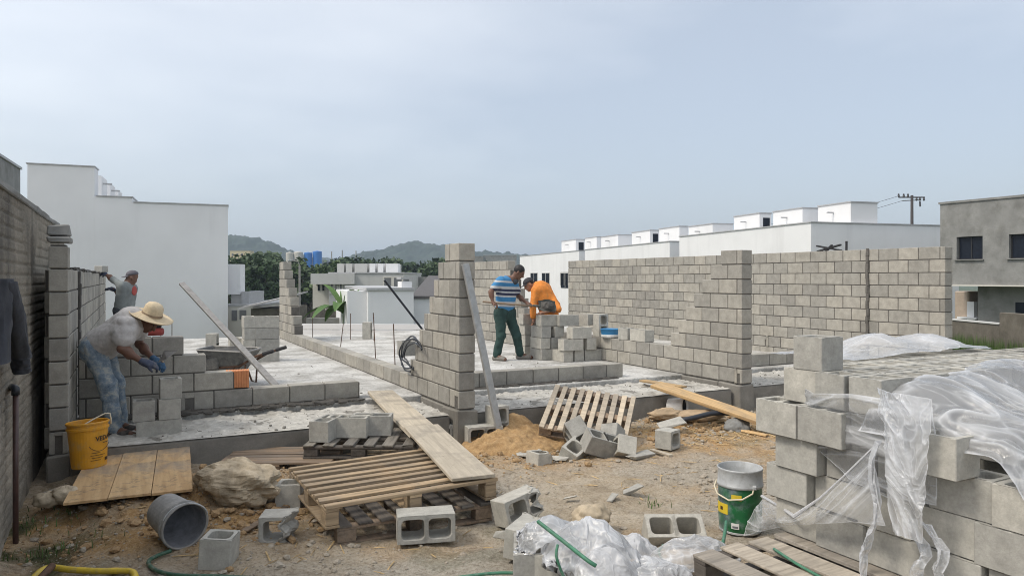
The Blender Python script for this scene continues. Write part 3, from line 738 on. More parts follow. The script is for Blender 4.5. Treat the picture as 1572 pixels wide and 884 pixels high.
# -- white townhouses at the right: facade towards the site (local -e1 face), receding along e2
TH_T = 4.2
def face_at(u, A, B):
    """point on the facade line A-B seen along column u"""
    s_ = Vector((math.sin(YAW) + math.cos(YAW) * (u - 786) / FPX, math.cos(YAW) - math.sin(YAW) * (u - 786) / FPX))
    d = (B - A); den = s_.x * d.y - s_.y * d.x
    t_ = (A.x * d.y - A.y * d.x) / den
    return s_ * t_, t_
A_ = Vector((30.2, 25.5)); B_ = Vector((39.8, 73.9))
th_ang = math.atan2(-(B_ - A_).x, (B_ - A_).y)
def townhouse(u0, u1, v_at_u0, label, boxes, wins, depth=9.0):
    P0, d0 = face_at(u0, A_, B_); P1, d1 = face_at(u1, A_, B_)
    top = CAM_Z + (427 - v_at_u0) / FPX * d0
    fr = Frame((P0.x, P0.y, 0), th_ang)
    ln = (P1 - P0).length
    root = thing('white_townhouse', label, 'house', (P0.x, P0.y, -3.5), 'white townhouses behind the long right wall')
    m_ = MB(); fr.box(m_, 0, depth, 0, ln, -3.6, top); m_.build('walls', 'white_wall', root)
    m_ = MB(); fr.box(m_, -0.05, depth + 0.05, -0.05, ln + 0.02, top + 0.002, top + 0.06); m_.build('roof_flashing', 'flashing', root)
    e1, e2 = Vector((fr.e1.x, fr.e1.y)), Vector((fr.e2.x, fr.e2.y)); SB = 2.6
    for (ua, ub, vt, win, ur) in boxes:
        Pa, _ = face_at(ua, A_ + e1 * SB, B_ + e1 * SB); Pb, _ = face_at(ub, A_ + e1 * SB, B_ + e1 * SB)
        s0 = (Pa - P0).dot(e2); s1 = (Pb - P0).dot(e2)
        k_ = (ur - 786) / FPX; ray = Vector((math.sin(YAW) + math.cos(YAW) * k_, math.cos(YAW) - math.sin(YAW) * k_))
        den = e1.x * ray.y - e1.y * ray.x; right = min(6.0, max(0.6, (Pa.y * ray.x - Pa.x * ray.y) / den))
        da = Pa.x * math.sin(YAW) + Pa.y * math.cos(YAW)
        zt = CAM_Z + (427 - vt) / FPX * da
        m_ = MB(); fr.box(m_, SB, SB + right, s0, s1, top + 0.0, zt)
        bx = m_.build('roof_tank_house', 'white_wall', root)
        m_ = MB(); fr.box(m_, SB - .04, SB + right + .04, s0 - .04, s1 + .04, zt + 0.002, zt + 0.07); m_.build('flashing', 'flashing', bx)
        m_ = MB(); fr.box(m_, SB - .4, SB, (s0 + s1) / 2, (s0 + s1) / 2 + 0.08, zt - 0.45, zt - 0.38); m_.build('drain_spout', 'flashing', bx)
        if win:
            m_ = MB(); fr.box(m_, SB + right * 0.3, SB + right * 0.85, s0 - .03, s0 + .03, top + 0.25, zt - 0.25); m_.build('window', 'window_dark', bx)
    for (u_, v0_, v1_, w_) in wins:
        Pw, dw = face_at(u_, A_, B_); s_ = (Pw - P0).length
        z1 = CAM_Z + (427 - v0_) / FPX * dw; z0 = CAM_Z + (427 - v1_) / FPX * dw
        m_ = MB(); fr.box(m_, -0.03, 0.05, s_ - w_ / 2, s_ + w_ / 2, z0, z1); wn = m_.build('window', 'window_dark', root)
        m_ = MB()
        for q in (-0.5, 0.0, 0.5): fr.box(m_, -0.045, 0.0, s_ + q * w_ - 0.04, s_ + q * w_ + 0.04, z0, z1)
        fr.box(m_, -0.047, 0.0, s_ - w_ / 2, s_ + w_ / 2, z1 - 0.04, z1 + 0.04)
        m_.build('frame', 'pale_wall', wn)
    return root
townhouse(1245, 1043, 342, 'nearest white townhouse block with three large boxes on its roof', [(1306, 1256, 311, False, 1347), (1232, 1187, 320, False, 1256), (1166, 1127, 328, True, 1184), (1094, 1057, 344, False, 1125)], [], 9.4)
townhouse(1028, 898, 371, 'middle white townhouse block with a lower roof and three roof boxes', [(1043, 1012, 348, False, 1056), (998, 970, 354, True, 1012), (949, 923, 361, False, 971)], [(866.5, 419, 438, 2.2)])
townhouse(889, 798, 385, 'farthest white townhouse block with windows behind the man in orange', [(916, 898, 364, False, 924), (884, 862, 368, True, 898)], [(838, 419, 441, 2.4), (820, 419, 441, 2.4), (868, 418, 442, 2.4)])
# -- grey unfinished two-storey building
gb = thing('unfinished_house', 'grey rendered unfinished two storey house at the right edge with dark windows', 'house', (30.6, 12, -2.5))
GX = on_d = at_d(1447, 313, 31).x
yl = on_x(1501, 460, GX + 1.15).y
m_ = MB(); m_.box((GX + 4.9, (yl + 1) / 2, -1.0), (7.5, yl - 1, 4.26)); m_.box((GX + 5.4, (yl + 19) / 2, -1.0), (5.0, 19 - yl, 4.2)); m_.build('lower_wall', 'plaster_grey', gb)
m_ = MB(); m_.box((GX + 4, 11.0, 4.6), (8.1, 16.3, 0.09)); m_.build('roof_flashing', 'plaster_grey', gb)
m_ = MB(); m_.box((GX + 3.9, 11.0, 1.12), (8.06, 16.3, 0.05)); m_.build('slab_edge', 'cream_wall', gb)
wins_ = []
for u0, u1 in ((1468.5, 1508.5), (1549, 1600)):
    pa, pb = on_x(u0, 381, GX), on_x(u1, 381, GX); dz = pa.dot(FWD)
    wins_.append((pb.y, pa.y, CAM_Z + (427 - 399) / FPX * dz, CAM_Z + (427 - 364) / FPX * dz))
w0, w1 = wins_[1], wins_[0]; zb, zt = w1[2], w1[3]; Y0, Y1, ZB, ZT = 2.9, 19.1, 1.14, 4.55
m_ = MB(); m_.box((GX + 4.13, 11.0, (ZT + ZB) / 2), (7.74, 16.2, ZT - ZB))
for y0, y1, z0, z1 in ((Y0, Y1, ZB, zb), (Y0, Y1, zt, ZT), (Y0, w0[0], zb, zt), (w0[1], w1[0], zb, zt), (w1[1], Y1, zb, zt)): m_.box((GX + .13, (y0 + y1) / 2, (z0 + z1) / 2), (.26, y1 - y0, z1 - z0))
m_.build('upper_wall', 'plaster_grey', gb)
for y0, y1, _, _ in (w0, w1):
    m_ = MB(); m_.box((GX + .2, (y0 + y1) / 2, (zb + zt) / 2), (.06, y1 - y0, zt - zb)); wn = m_.build('window', 'window_dark', gb)
    m_ = MB(); yc = (y0 + y1) / 2
    for yy in (y0 + .02, yc, y1 - .02): m_.box((GX + .165, yy, (zb + zt) / 2), (.04, .05, zt - zb))
    m_.box((GX + .166, yc, zt - .02), (.043, y1 - y0, .05)); m_.box((GX + .166, yc, zb + .02), (.043, y1 - y0, .05)); m_.build('frame', 'rubber', wn)
    m_ = MB(); m_.box((GX + .06, yc, zb - .012), (.3, y1 - y0 + .12, .04)); m_.build('sill', 'plaster_grey', wn)
pa = on_x(1568, 470, GX + 1.15)
m_ = MB(); m_.box((GX + 1.15, pa.y - 0.6, 0.0), (0.1, 1.6, 0.9)); m_.build('window', 'window_dark', gb)
pa = on_x(1470, 470, GX + 1.5); pb = on_x(1500, 470, GX + 1.5)
m_ = MB(); m_.box((GX + 2.2, (pa.y + pb.y) / 2 + 0.4, 0.1), (0.9, abs(pa.y - pb.y) * 0.75, 1.5), ch=0.05); tk = m_.build('water_heater', 'boiler_beige', gb)
m_ = MB(); m_.box((GX + 1.75, pb.y + 0.35, -0.35), (0.25, 0.3, 1.5)); m_.box((GX + 1.7, (pa.y + pb.y) / 2, -0.3), (0.5, abs(pa.y - pb.y), 0.08)); m_.box((GX + 1.7, pa.y - 0.6, -0.7), (0.3, 0.25, 0.8)); m_.build('balcony_frame', 'white_wall', gb)
m_ = MB(); m_.box((GX + 1.8, (pa.y + pb.y) / 2, -0.75), (0.3, abs(pa.y - pb.y) * 0.7, 0.75)); m_.build('balcony_window', 'window_dark', gb)
# low dark wall at the far right
dw = thing('low_boundary_wall', 'low dark weathered wall with a step in front of the unfinished grey house', 'wall', (15, 9, -0.5))
p0 = at_d(1440, 492, 17.5); p1 = at_d(1540, 493, 15.2); p2 = at_d(1660, 480, 13.0)
m_ = MB(); m_.beam((p0.x, p0.y, -0.6), (p1.x, p1.y, -0.6), 0.15, 2.1, ch=0.01); m_.build('low_section', 'dark_wall', dw)
m_ = MB(); m_.beam((p1.x, p1.y, -0.5), (p2.x, p2.y, -0.5), 0.16, 2.42, ch=0.01); m_.build('high_section', 'dark_wall', dw)
m_ = MB(); m_.beam((p0.x, p0.y, 0.465), (p1.x, p1.y, 0.465), 0.19, 0.03); m_.build('coping', 'pale_wall', dw)
# grass against that wall
gr = MB()
for k in range(4200):
    t_ = random.random(); q = p0.lerp(p2, t_) - Vector((0.75, 0.66, 0)) * random.uniform(0.05, 1.3)
    z_ = float(ground_h(q.x, q.y)); z_ = max(z_, -0.45); a = random.uniform(0, 6.28); h_ = random.uniform(0.15, 0.5); wd = random.uniform(.008, .02); ln_ = random.uniform(-.12, .12)
    e = Vector((math.cos(a), math.sin(a), 0)); gq = Vector((q.x, q.y, -0.55))
    gr.add([gq - e * wd, gq + e * wd, gq + Vector((ln_, ln_, h_ * 1.6))], [(0, 1, 2)])
tag(gr.build('grass', 'grass_blade'), 'green tufts of grass at the foot of the low dark wall', 'grass', kind='stuff')

# -- white building at the left
def left_house():
    th = R(-21.8)                                          # turned so that its long right side lies along the sight line
    e1 = RGT * math.cos(th) - FWD * math.sin(th)
    c0 = at_d(42, 427, 34.0)
    ang = math.atan2(e1.y, e1.x)
    fr = Frame((c0.x, c0.y, 0), ang)
    root = thing('white_house', 'tall blank white house wall with stepped parapet behind the left lot', 'house', (c0.x, c0.y, -3.5))
    def a_of(u):
        k = (u - 786) / FPX; r0, f0 = c0.dot(RGT), c0.dot(FWD)
        return (k * f0 - r0) / (math.cos(th) + k * math.sin(th))
    def z_of(v, u): return CAM_Z + (427 - v) / FPX * (c0 + e1 * a_of(u)).dot(FWD)
    W_ = a_of(350); A1, A2 = a_of(145), a_of(203)
    z1, z2, z3 = z_of(254, 90), z_of(302.5, 174), z_of(313.5, 276)
    m_ = MB()
    fr.box(m_, 0, A1, 0, 1.2, -4, z1); fr.box(m_, A1 + 0.001, A2, 0, 11, -4, z2); fr.box(m_, A2 + 0.001, W_, 0, 11, -4, z3); fr.box(m_, 0.05, A1 - 0.05, 1.2, 11, -4, z2 - .3)
    m_.build('walls', 'white_wall', root)
    m_ = MB(); h_ = 0.055
    fr.box(m_, -0.05, A1 + 0.04, -0.05, 1.25, z1 + 0.002, z1 + h_); fr.box(m_, A1 + 0.06, A2 + 0.04, -0.05, 11, z2 + .002, z2 + h_); fr.box(m_, A2 + 0.05, W_ + 0.03, -0.05, 11, z3 + .002, z3 + h_)
    m_.build('parapet_flashing', 'flashing', root)
    for k in range(3):
        m_ = MB(); fr.box(m_, 0.4, A1 - 0.02, 2.4 + k * 3.2, 4.4 + k * 3.2, z2 - .4, z1 - 0.1); bx = m_.build('roof_tank_house', 'white_wall', root)
        m_ = MB(); fr.box(m_, A1 - 0.02, A1 + 0.4, 2.8 + k * 3.2, 2.9 + k * 3.2, z1 - .5, z1 - .42); m_.build('drain_spout', 'flashing', bx)
left_house()
p = at_d(-60, 230, 22)
ob = thing('grey_house', 'narrow slice of a grey building beyond the old wall, top left corner', 'house', (p.x, p.y, -2))
m_ = MB(); m_.box((p.x - 1.05, p.y + 1.0, 1.4), (4.0, 5.0, 7.6), rz=R(-4)); m_.build('walls', 'plaster_grey', ob)
m_ = MB(); m_.box((p.x - 1.05, p.y + 1.0, 5.25), (4.1, 5.1, 0.08), rz=R(-4)); m_.build('roof_flashing', 'flashing', ob)

# -- houses in the middle distance (footprints placed by survey, each with its own depth)
def house(name, label, u0, u1, vt, d, depth, mat, zb=-6.0, turn=0.0, group=None, flash=True):
    a = at_d(u0, vt, d); b_ = at_d(u1, vt, d * (1 + turn))
    e = Vector((b_.x - a.x, b_.y - a.y)); ang = math.atan2(e.y, e.x)
    root = thing(name, label, 'house', (a.x, a.y, zb), group)
    fr = Frame((a.x, a.y, 0), ang); m_ = MB(); fr.box(m_, 0, e.length, 0, depth, zb, a.z); m_.build('walls', mat, root)
    if flash:
        m_ = MB(); fr.box(m_, -0.06, e.length + 0.06, -0.06, depth + 0.06, a.z + 0.003, a.z + 0.1); m_.build('roof_edge', 'flashing', root)
    return root, fr, e.length, a.z
def opening(root, fr, Wd, d, u0, u1, ru, name, mat, v0, v1, frame=None, prj=0.04):
    s0 = (u0 - ru[0]) / (ru[1] - ru[0]) * Wd; s1 = (u1 - ru[0]) / (ru[1] - ru[0]) * Wd
    z1 = CAM_Z + (427 - v0) / FPX * d; z0 = CAM_Z + (427 - v1) / FPX * d
    m_ = MB(); fr.box(m_, s0, s1, -prj, 0.06, z0, z1); o = m_.build(name, mat, root)
    if frame:
        m_ = MB(); fr.box(m_, s0 - .05, s0 + .05, -prj - .02, 0.02, z0, z1); fr.box(m_, s1 - .05, s1 + .05, -prj - .02, .02, z0, z1); fr.box(m_, s0 - .05, s1 + .05, -prj - .021, .021, z1 - .02, z1 + .06); fr.box(m_, s0 - .05, s1 + .05, -prj - .021, .021, z0 - .06, z0 + .02); m_.build('frame', frame, o)
    return o
# small white house
r_, fr, W_, zt = house('small_house', 'small white flat roofed house just beyond the slab with a stubby chimney', 565, 635, 446, 27, 8, 'white_wall', zb=-4, turn=0.02)
m_ = MB(); fr.box(m_, -0.72, 0.0, 0.3, 5, -4, zt - 0.02); m_.build('side_wing', 'white_wall', r_)
m_ = MB(); fr.box(m_, -.66, -0.28, 0.25, 0.35, -1.6, -0.75); m_.build('window', 'window_frame', r_)
m_ = MB(); fr.box(m_, W_ - 0.4, W_ - 0.002, 0.3, 1.2, zt - .1, zt + 0.33); ch_ = m_.build('chimney', 'white_wall', r_)
m_ = MB(); fr.box(m_, W_ - 0.44, W_ + 0.04, 0.26, 1.24, zt + 0.42, zt + 0.5); fr.box(m_, W_ - 0.3, W_ - 0.1, 0.4, 0.6, zt + .33, zt + .43); m_.build('chimney_cap', 'flashing', ch_)
r_, fr, W_, zt = house('small_house', 'white side house with dark sloping roof right of the chimney', 635, 672, 459, 29, 8, 'white_wall', zb=-4)
m_ = MB(); m_.add([fr.p(-0.1, -0.1, zt + 0.02), fr.p(W_ + 2, -0.1, zt + 0.02), fr.p(W_ + 2, 6, zt + 0.85), fr.p(-0.1, 6, zt + 0.85), fr.p(-0.1, -0.1, zt + 0.12), fr.p(W_ + 2, -0.1, zt + 0.12), fr.p(W_ + 2, 6, zt + 0.95), fr.p(-0.1, 6, zt + 0.95)], [(0, 1, 5, 4), (1, 2, 6, 5), (2, 3, 7, 6), (3, 0, 4, 7), (4, 5, 6, 7), (3, 2, 1, 0)]); m_.build('roof', 'roof_dark', r_)
# grey two-storey house
r_, fr, W_, zt = house('grey_house', 'pale grey two storey house with roof boxes behind the banana plant', 505, 620, 420, 52, 10, 'pale_wall', zb=-7)
m_ = MB(); fr.box(m_, -1.2, 1.9, -0.4, 8, zt - 0.75, zt + 0.0); m_.build('balcony_roof', 'pale_wall', r_)
for a0, a1, mt in ((0.1, 0.6, 0), (0.75, 1.2, 0), (1.4, 2.3, 0), (2.5, 2.9, 1), (3.1, 3.5, 1), (3.7, 3.62 + 1.0, 1)):
    m_ = MB(); fr.box(m_, a0, a1, 2, 3, zt, zt + 0.75); m_.build('water_tank', 'white_wall' if mt else 'pale_wall', r_)
m_ = MB(); fr.box(m_, 2.2, 3.95, 3.1, 8, zt, zt + 0.78); m_.build('roof_tank_house', 'pale_wall', r_)
for u0, u1, v0, v1 in ((507, 512, 430, 450), (514, 518, 430, 450), (521, 526, 430, 452), (589, 602, 426, 444), (604, 618, 426, 444)):
    opening(r_, fr, W_, 52, u0, u1, (505, 620), 'window', 'window_frame', v0, v1, 'cream_wall')
r_, fr, W_, zt = house('cream_house', 'cream wing with narrow windows left of the pale grey house', 480, 505, 423, 53, 8, 'cream_wall', zb=-7)
for u0, u1 in ((488, 491), (495, 498)): opening(r_, fr, W_, 53, u0, u1, (480, 505), 'window', 'window_dark', 437, 446)
house('block_shed', 'long low building of bare grey block right of the pale grey house', 622, 705, 425, 60, 6, 'plaster_grey', zb=-7, flash=False)
house('garden_wall', 'grey garden wall behind the banana plant', 470, 540, 488, 30, 0.3, 'plaster_grey', zb=-4, flash=False)
r_, fr, W_, zt = house('shed', 'low shed with a light sloping roof left of the far block tower', 385, 428, 474, 36, 5, 'dark_wall', zb=-4, flash=False)
m_ = MB(); m_.add([fr.p(-0.4, -0.6, zt), fr.p(W_ + .6, -0.6, zt + 0.55), fr.p(W_ + .6, 3, zt + .75), fr.p(-.4, 3, zt + 0.2), fr.p(-0.4, -0.6, zt + .08), fr.p(W_ + .6, -0.6, zt + 0.63), fr.p(W_ + .6, 3, zt + .83), fr.p(-.4, 3, zt + 0.28)], [(0, 1, 5, 4), (1, 2, 6, 5), (2, 3, 7, 6), (3, 0, 4, 7), (4, 5, 6, 7), (3, 2, 1, 0)]); m_.build('roof', 'roof_light', r_)
r_, fr, W_, zt = house('white_block', 'stacked white balconies right of the tall white house', 340, 388, 470, 38, 8, 'cream_wall', zb=-4)
for u0, u1, v0, v1 in ((368, 378, 476, 490), (356, 364, 476, 492)): opening(r_, fr, W_, 38, u0, u1, (340, 388), 'window', 'window_frame', v0, v1)
m_ = MB(); fr.box(m_, 0.2, W_ - 0.6, 0.8, 2, zt, zt + 0.6); m_.build('upper_floor', 'pale_wall', r_)
m_ = MB(); fr.box(m_, 0.1, 0.75, 0.6, 1.3, zt + 0.6, zt + 2.2); m_.build('stair_tower', 'white_wall', r_)
m_ = MB(); fr.box(m_, 0.82, 1.2, 0.6, 3, zt, zt + 0.75); m_.build('railing', 'flashing', r_)
r_, fr, W_, zt = house('apartment_block', 'far pale yellow apartment block among the trees at left', 353, 384, 385, 200, 3, 'yellow_wall', zb=-8)
for k in range(4):
    for q in range(2): opening(r_, fr, W_, 200, 355 + k * 8, 358 + k * 8, (352, 386), 'window', 'window_frame', 389 + q * 8, 393 + q * 8)
house('far_building', 'far blue grey flat building behind the back block wall', 742, 793, 392, 200, 8, 'plaster_grey', zb=-8)
house('far_building', 'small far pale building next to the central stepped wall top', 727, 742, 393, 120, 12, 'plaster_grey', zb=-8, flash=False)
house('small_house', 'tiny white house between the white townhouses and the grey unfinished house', 1437, 1452, 361, 60, 8, 'white_wall', zb=-4)
# white slatted parapet beyond the slab
m_ = MB(); a = at_d(462, 498, 20.3); b_ = at_d(662, 499, 20.3)
pw = thing('white_parapet', 'low white slatted parapet right behind the slab of the middle lot', 'fence', (a.x, a.y, -1))
for k in range(5): m_.beam((a.x, a.y, 0.08 - k * 0.17), (b_.x, b_.y, 0.06 - k * 0.17), 0.05, 0.155)
m_.build('boards', 'white_wall', pw)
m_ = MB()
for k in range(6): q = a.lerp(b_, (k + .3) / 6); m_.beam((q.x + .05, q.y + .05, -1.2), (q.x + .05, q.y + .05, 0.12), 0.08, 0.08)
m_.build('posts', 'white_wall', pw)
a = at_d(478, 470, 33); b_ = at_d(535, 475, 33)
fn = thing('wooden_fence', 'grey brown board fence left of the banana plant', 'fence', (a.x, a.y, -3)); m_ = MB()
for k in range(30): q = a.lerp(b_, k / 29); m_.box((q.x, q.y, -1.5), (0.06, 0.03, 3 + random.uniform(-.1, .1)))
m_.build('boards', 'pallet_grey', fn)
# storage tanks
for k, (u0, u1, v, mt, lb) in enumerate(((439, 450, 388, 'tank_beige', 'leftmost beige storage tank on the far horizon'), (451, 465, 387, 'tank_beige', 'wider beige storage tank touching the blue ones'), (467, 479, 388, 'tank_blue', 'left one of two tall blue storage tanks'), (480, 494, 386, 'tank_blue', 'right one of two tall blue storage tanks'))):
    D = 250 + k; c = at_d((u0 + u1) / 2, v, D); r0 = (u1 - u0) / 2 / FPX * D
    t_ = thing('storage_tank', lb, 'tank', (c.x, c.y, -8), 'storage tanks on the horizon')
    m_ = MB(); m_.lathe([(r0, -8), (r0, c.z - .3), (r0 * 0.96, c.z), (0.01, c.z + 0.3)], 24, Matrix.Translation((c.x, c.y, 0))); m_.build('shell', mt, t_, smooth=False)
    m_ = MB()
    for zz in (0.35, 0.7): m_.lathe([(r0 * 1.01, c.z * zz), (r0 * 1.02, c.z * zz + .1), (r0 * 1.01, c.z * zz + .2)], 24, Matrix.Translation((c.x, c.y, 0)))
    m_.build('ring', mt, t_)
for u, v, D in ((509, 386, 300), (525.5, 384, 310), (546.5, 385, 320)):
    c = at_d(u, v, D); m_ = MB(); m_.tube([(c.x, c.y, -8), (c.x, c.y, c.z)], [0.35, 0.25], 8)
    tag(m_.build('chimney_stack', 'pole_concrete'), {509: 'leftmost thin stack above the far trees', 525.5: 'tallest middle one of three thin stacks above the far trees', 546.5: 'rightmost thin stack above the far trees'}[u], 'chimney', 'thin stacks on the horizon')
# poles
c = at_d(460, 400, 45)
lp = thing('street_lamp', 'thin pale street lamp rising behind the far block tower', 'street lamp', (c.x, c.y, -4)); m_ = MB(); m_.tube([(c.x, c.y, -4), (c.x, c.y, c.z - .3)], [0.09, 0.06], 8); m_.build('pole', 'pole_concrete', lp)
m_ = MB(); m_.tube([(c.x, c.y, c.z - .32), (c.x - .1, c.y, c.z - .05), (c.x - 0.4, c.y + .2, c.z)], 0.035, 6); m_.build('arm', 'pole_concrete', lp)
m_ = MB(); m_.box((c.x - .5, c.y + .25, c.z), (0.28, 0.14, 0.08), ch=.03); m_.build('lamp_head', 'flashing', lp)
c = at_d(1400, 300, 55)
up_ = thing('utility_pole', 'wooden utility pole with a crossarm above the white townhouses', 'utility pole', (c.x, c.y, -3)); m_ = MB(); m_.tube([(c.x, c.y, -3), (c.x, c.y, c.z)], [0.15, 0.095], 10); m_.build('pole', 'pole_wood', up_)
m_ = MB(); q = RGT
m_.beam(c - q * 1.0 - UP * .15, c + q * 0.95 - UP * .15, 0.08, 0.09); m_.beam(c - q * 0.6 - UP * .38 + FWD * .2, c + q * 0.8 - UP * .33 + FWD * .2, 0.06, 0.06); m_.build('crossarm', 'pole_wood', up_)
for k in (-1.0, -0.62, -0.3, 0.35, 0.6, 0.9):
    m_ = MB(); pz = c + q * k; m_.lathe([(0.03, -.1), (0.09, 0), (0.05, 0.06), (0.08, 0.12), (0.01, 0.2)], 8, Matrix.Translation(pz - UP * (0.05 if k < 0 else .32))); m_.build('insulator', 'ceramic', up_)
m_ = MB(); m_.tube([c + q * .6 - UP * .45, c + q * .62 - UP * .85], 0.06, 8); m_.build('fuse', 'ceramic', up_)
for k, (dz, s_) in enumerate(((-0.05, -1.0), (-0.4, -0.7))):
    pts = []; a0 = c + q * s_ + UP * dz; e0 = at_d(1150, 345 + k * 9, 100)
    for i in range(17): t_ = i / 16; pz = a0.lerp(e0, t_); pz.z -= 1.2 * 4 * t_ * (1 - t_) * 0.5; pts.append(pz)
    m_ = MB(); m_.tube(pts, 0.014, 5); m_.build('cable', 'rubber', up_)

# ------------------------------------------------------------------ trees
def tree(name, label, base, h, crown_r, mat, n=2200, leaf=0.34, seed=0, group=None, cats='tree'):
    rd = random.Random(seed); base = Vector(base)
    root = thing(name, label, cats, base, group)
    m_ = MB(); top = base + UP * h * 0.72
    m_.tube([base - UP * .5, base + UP * h * .3, top], [h * .03, h * .022, h * .008], 7)
    lobes = []
    for k in range(11):
        a = rd.uniform(0, 6.28); rr = crown_r * rd.uniform(0.15, 0.85); z = h * rd.uniform(0.36, 0.93)
        rr *= 1.1 - 0.6 * abs(z / h - 0.55)
        c_ = base + Vector((math.cos(a) * rr, math.sin(a) * rr, z)); lobes.append((c_, crown_r * rd.uniform(0.28, 0.5)))
        m_.tube([base + UP * h * rd.uniform(.25, .5), base.lerp(c_, .6) + UP * h * .12, c_], [h * .012, h * .008, h * .003], 5)
    m_.build('trunk', 'bark', root)
    m_ = MB()
    for k in range(n):
        c_, r0 = lobes[rd.randrange(len(lobes))]
        v = Vector((rd.gauss(0, 1), rd.gauss(0, 1), rd.gauss(0, 1))).normalized() * r0 * (rd.random() ** 0.4) * rd.uniform(.8, 1.15)
        v.z *= 0.75; p_ = c_ + v; s_ = leaf * rd.uniform(.6, 1.4)
        x = Vector((rd.gauss(0, 1), rd.gauss(0, 1), rd.gauss(0, .6))).normalized(); y = x.cross(Vector((rd.gauss(0, 1), rd.gauss(0, 1), rd.gauss(0, 1)))).normalized()
        m_.add([p_ - x * s_, p_ + y * s_ * .55, p_ + x * s_, p_ - y * s_ * .55], [(0, 1, 2, 3)])
    m_.build('crown', mat, root)
    return root
TR = [  # u of the trunk, top v, distance, crown radius (m), kind
 (362, 410, 84, 3.2, 0), (380, 405, 90, 4.0, 0), (398, 397, 82, 4.8, 0), (418, 392, 104, 4.8, 1), (435, 399, 92, 4.2, 0), (456, 409, 98, 4.2, 0), (476, 409, 88, 4.2, 1), (497, 407, 104, 4.4, 0),
 (516, 393, 120, 3.8, 2), (534, 397, 118, 4.2, 2), (556, 398, 122, 4.8, 2), (575, 398, 128, 4.8, 2), (592, 403, 124, 4.6, 2), (608, 404, 130, 5.2, 1), (628, 408, 122, 5.0, 1), (648, 407, 130, 5.4, 0), (668, 407, 125, 5.2, 1), (690, 407, 132, 5.4, 0), (392, 392, 130, 4.4, 1), (405, 390, 140, 4.8, 1), (712, 408, 128, 5.0, 1), (735, 407, 132, 5, 0)]
where = ['at the left end of the tree band, against the white house', 'under the yellow apartment block', 'right of the yellow apartment block', 'left of the far block tower', 'directly behind the far block tower', 'behind the street lamp', 'below the blue tanks', 'right of the blue tanks', 'under the leftmost thin stack', 'under the middle thin stack', 'above the pale grey house roof, left of its tanks', 'above the roof tanks of the pale grey house', 'above the right end of the pale grey house', 'above the left end of the bare block building', 'above the middle of the bare block building', 'above the right end of the bare block building', 'left of the central stepped wall', 'behind the central stepped wall', 'behind the others beside the apartment block', 'farthest, left of the beige tanks', 'behind the leaning board', 'before the far blue grey building']
for k, (u, v, D, cr, kd) in enumerate(TR):
    c = at_d(u, v, D); zb = -7.0; h_ = (c.z - zb) * 1.04
    lb = ('dense dark green tree ', 'rounded mid green tree ', 'dark tree with a loose top ')[kd] + where[k]
    tree('tree', lb, (c.x, c.y, zb), h_, cr, ('leaf_dark', 'leaf_mid', 'leaf_dark')[kd], n=(2400, 2200, 1600)[kd], leaf=(0.40, 0.40, 0.36)[kd] * D / 100, seed=k + 5, group='trees beyond the houses')
# banana plant
c = at_d(530, 480, 28.5)
bp = thing('banana_plant', 'bright green banana plant before the pale grey house', 'plant', (c.x, c.y, -3.0))
m_ = MB(); m_.tube([(c.x, c.y, -3.0), (c.x, c.y, c.z + 0.2)], [0.16, 0.1], 8); m_.build('stem', 'leaf_banana', bp)
m_ = MB()
for k in range(13):
    a = k * 2.4; ln_ = random.uniform(1.3, 2.3); up0 = random.uniform(0.7, 1.6); P = np.zeros((9, 3, 3)); e = Vector((math.cos(a), math.sin(a), 0)); sd_ = Vector((-e.y, e.x, 0))
    for i in range(9):
        t_ = i / 8; ctr = Vector((c.x, c.y, c.z - 0.1)) + e * ln_ * (t_ * 0.75) + UP * (up0 * t_ * 1.5 - 1.15 * t_ * t_ * ln_ * .6)
        wd = 0.24 * math.sin(math.pi * min(1, t_ * .93 + .06)) ** .7
        for j, s_ in enumerate((-1, 0, 1)): P[i, j] = ctr + sd_ * wd * s_ + UP * (abs(s_) * wd * 0.35)
    m_.grid(P)
m_.build('leaves', 'leaf_banana', bp)

# ------------------------------------------------------------------ haze: one box of even, thin air round everything
hz = bpy.data.materials.new('haze_air'); hz.use_nodes = True; t = hz.node_tree; t.nodes.clear()
pv = N(t, 'ShaderNodeVolumePrincipled'); pv.inputs['Color'].default_value = (0.70, 0.84, 1.0, 1); pv.inputs['Density'].default_value = 0.00048; pv.inputs['Anisotropy'].default_value = 0.2
oo = N(t, 'ShaderNodeOutputMaterial'); L(t, pv.outputs[0], oo.inputs['Volume']); MAT['haze_air'] = hz
m_ = MB(); m_.box((600, 500, 38), (7000, 7000, 96)); tag(m_.build('haze', 'haze_air'), kind='stuff')
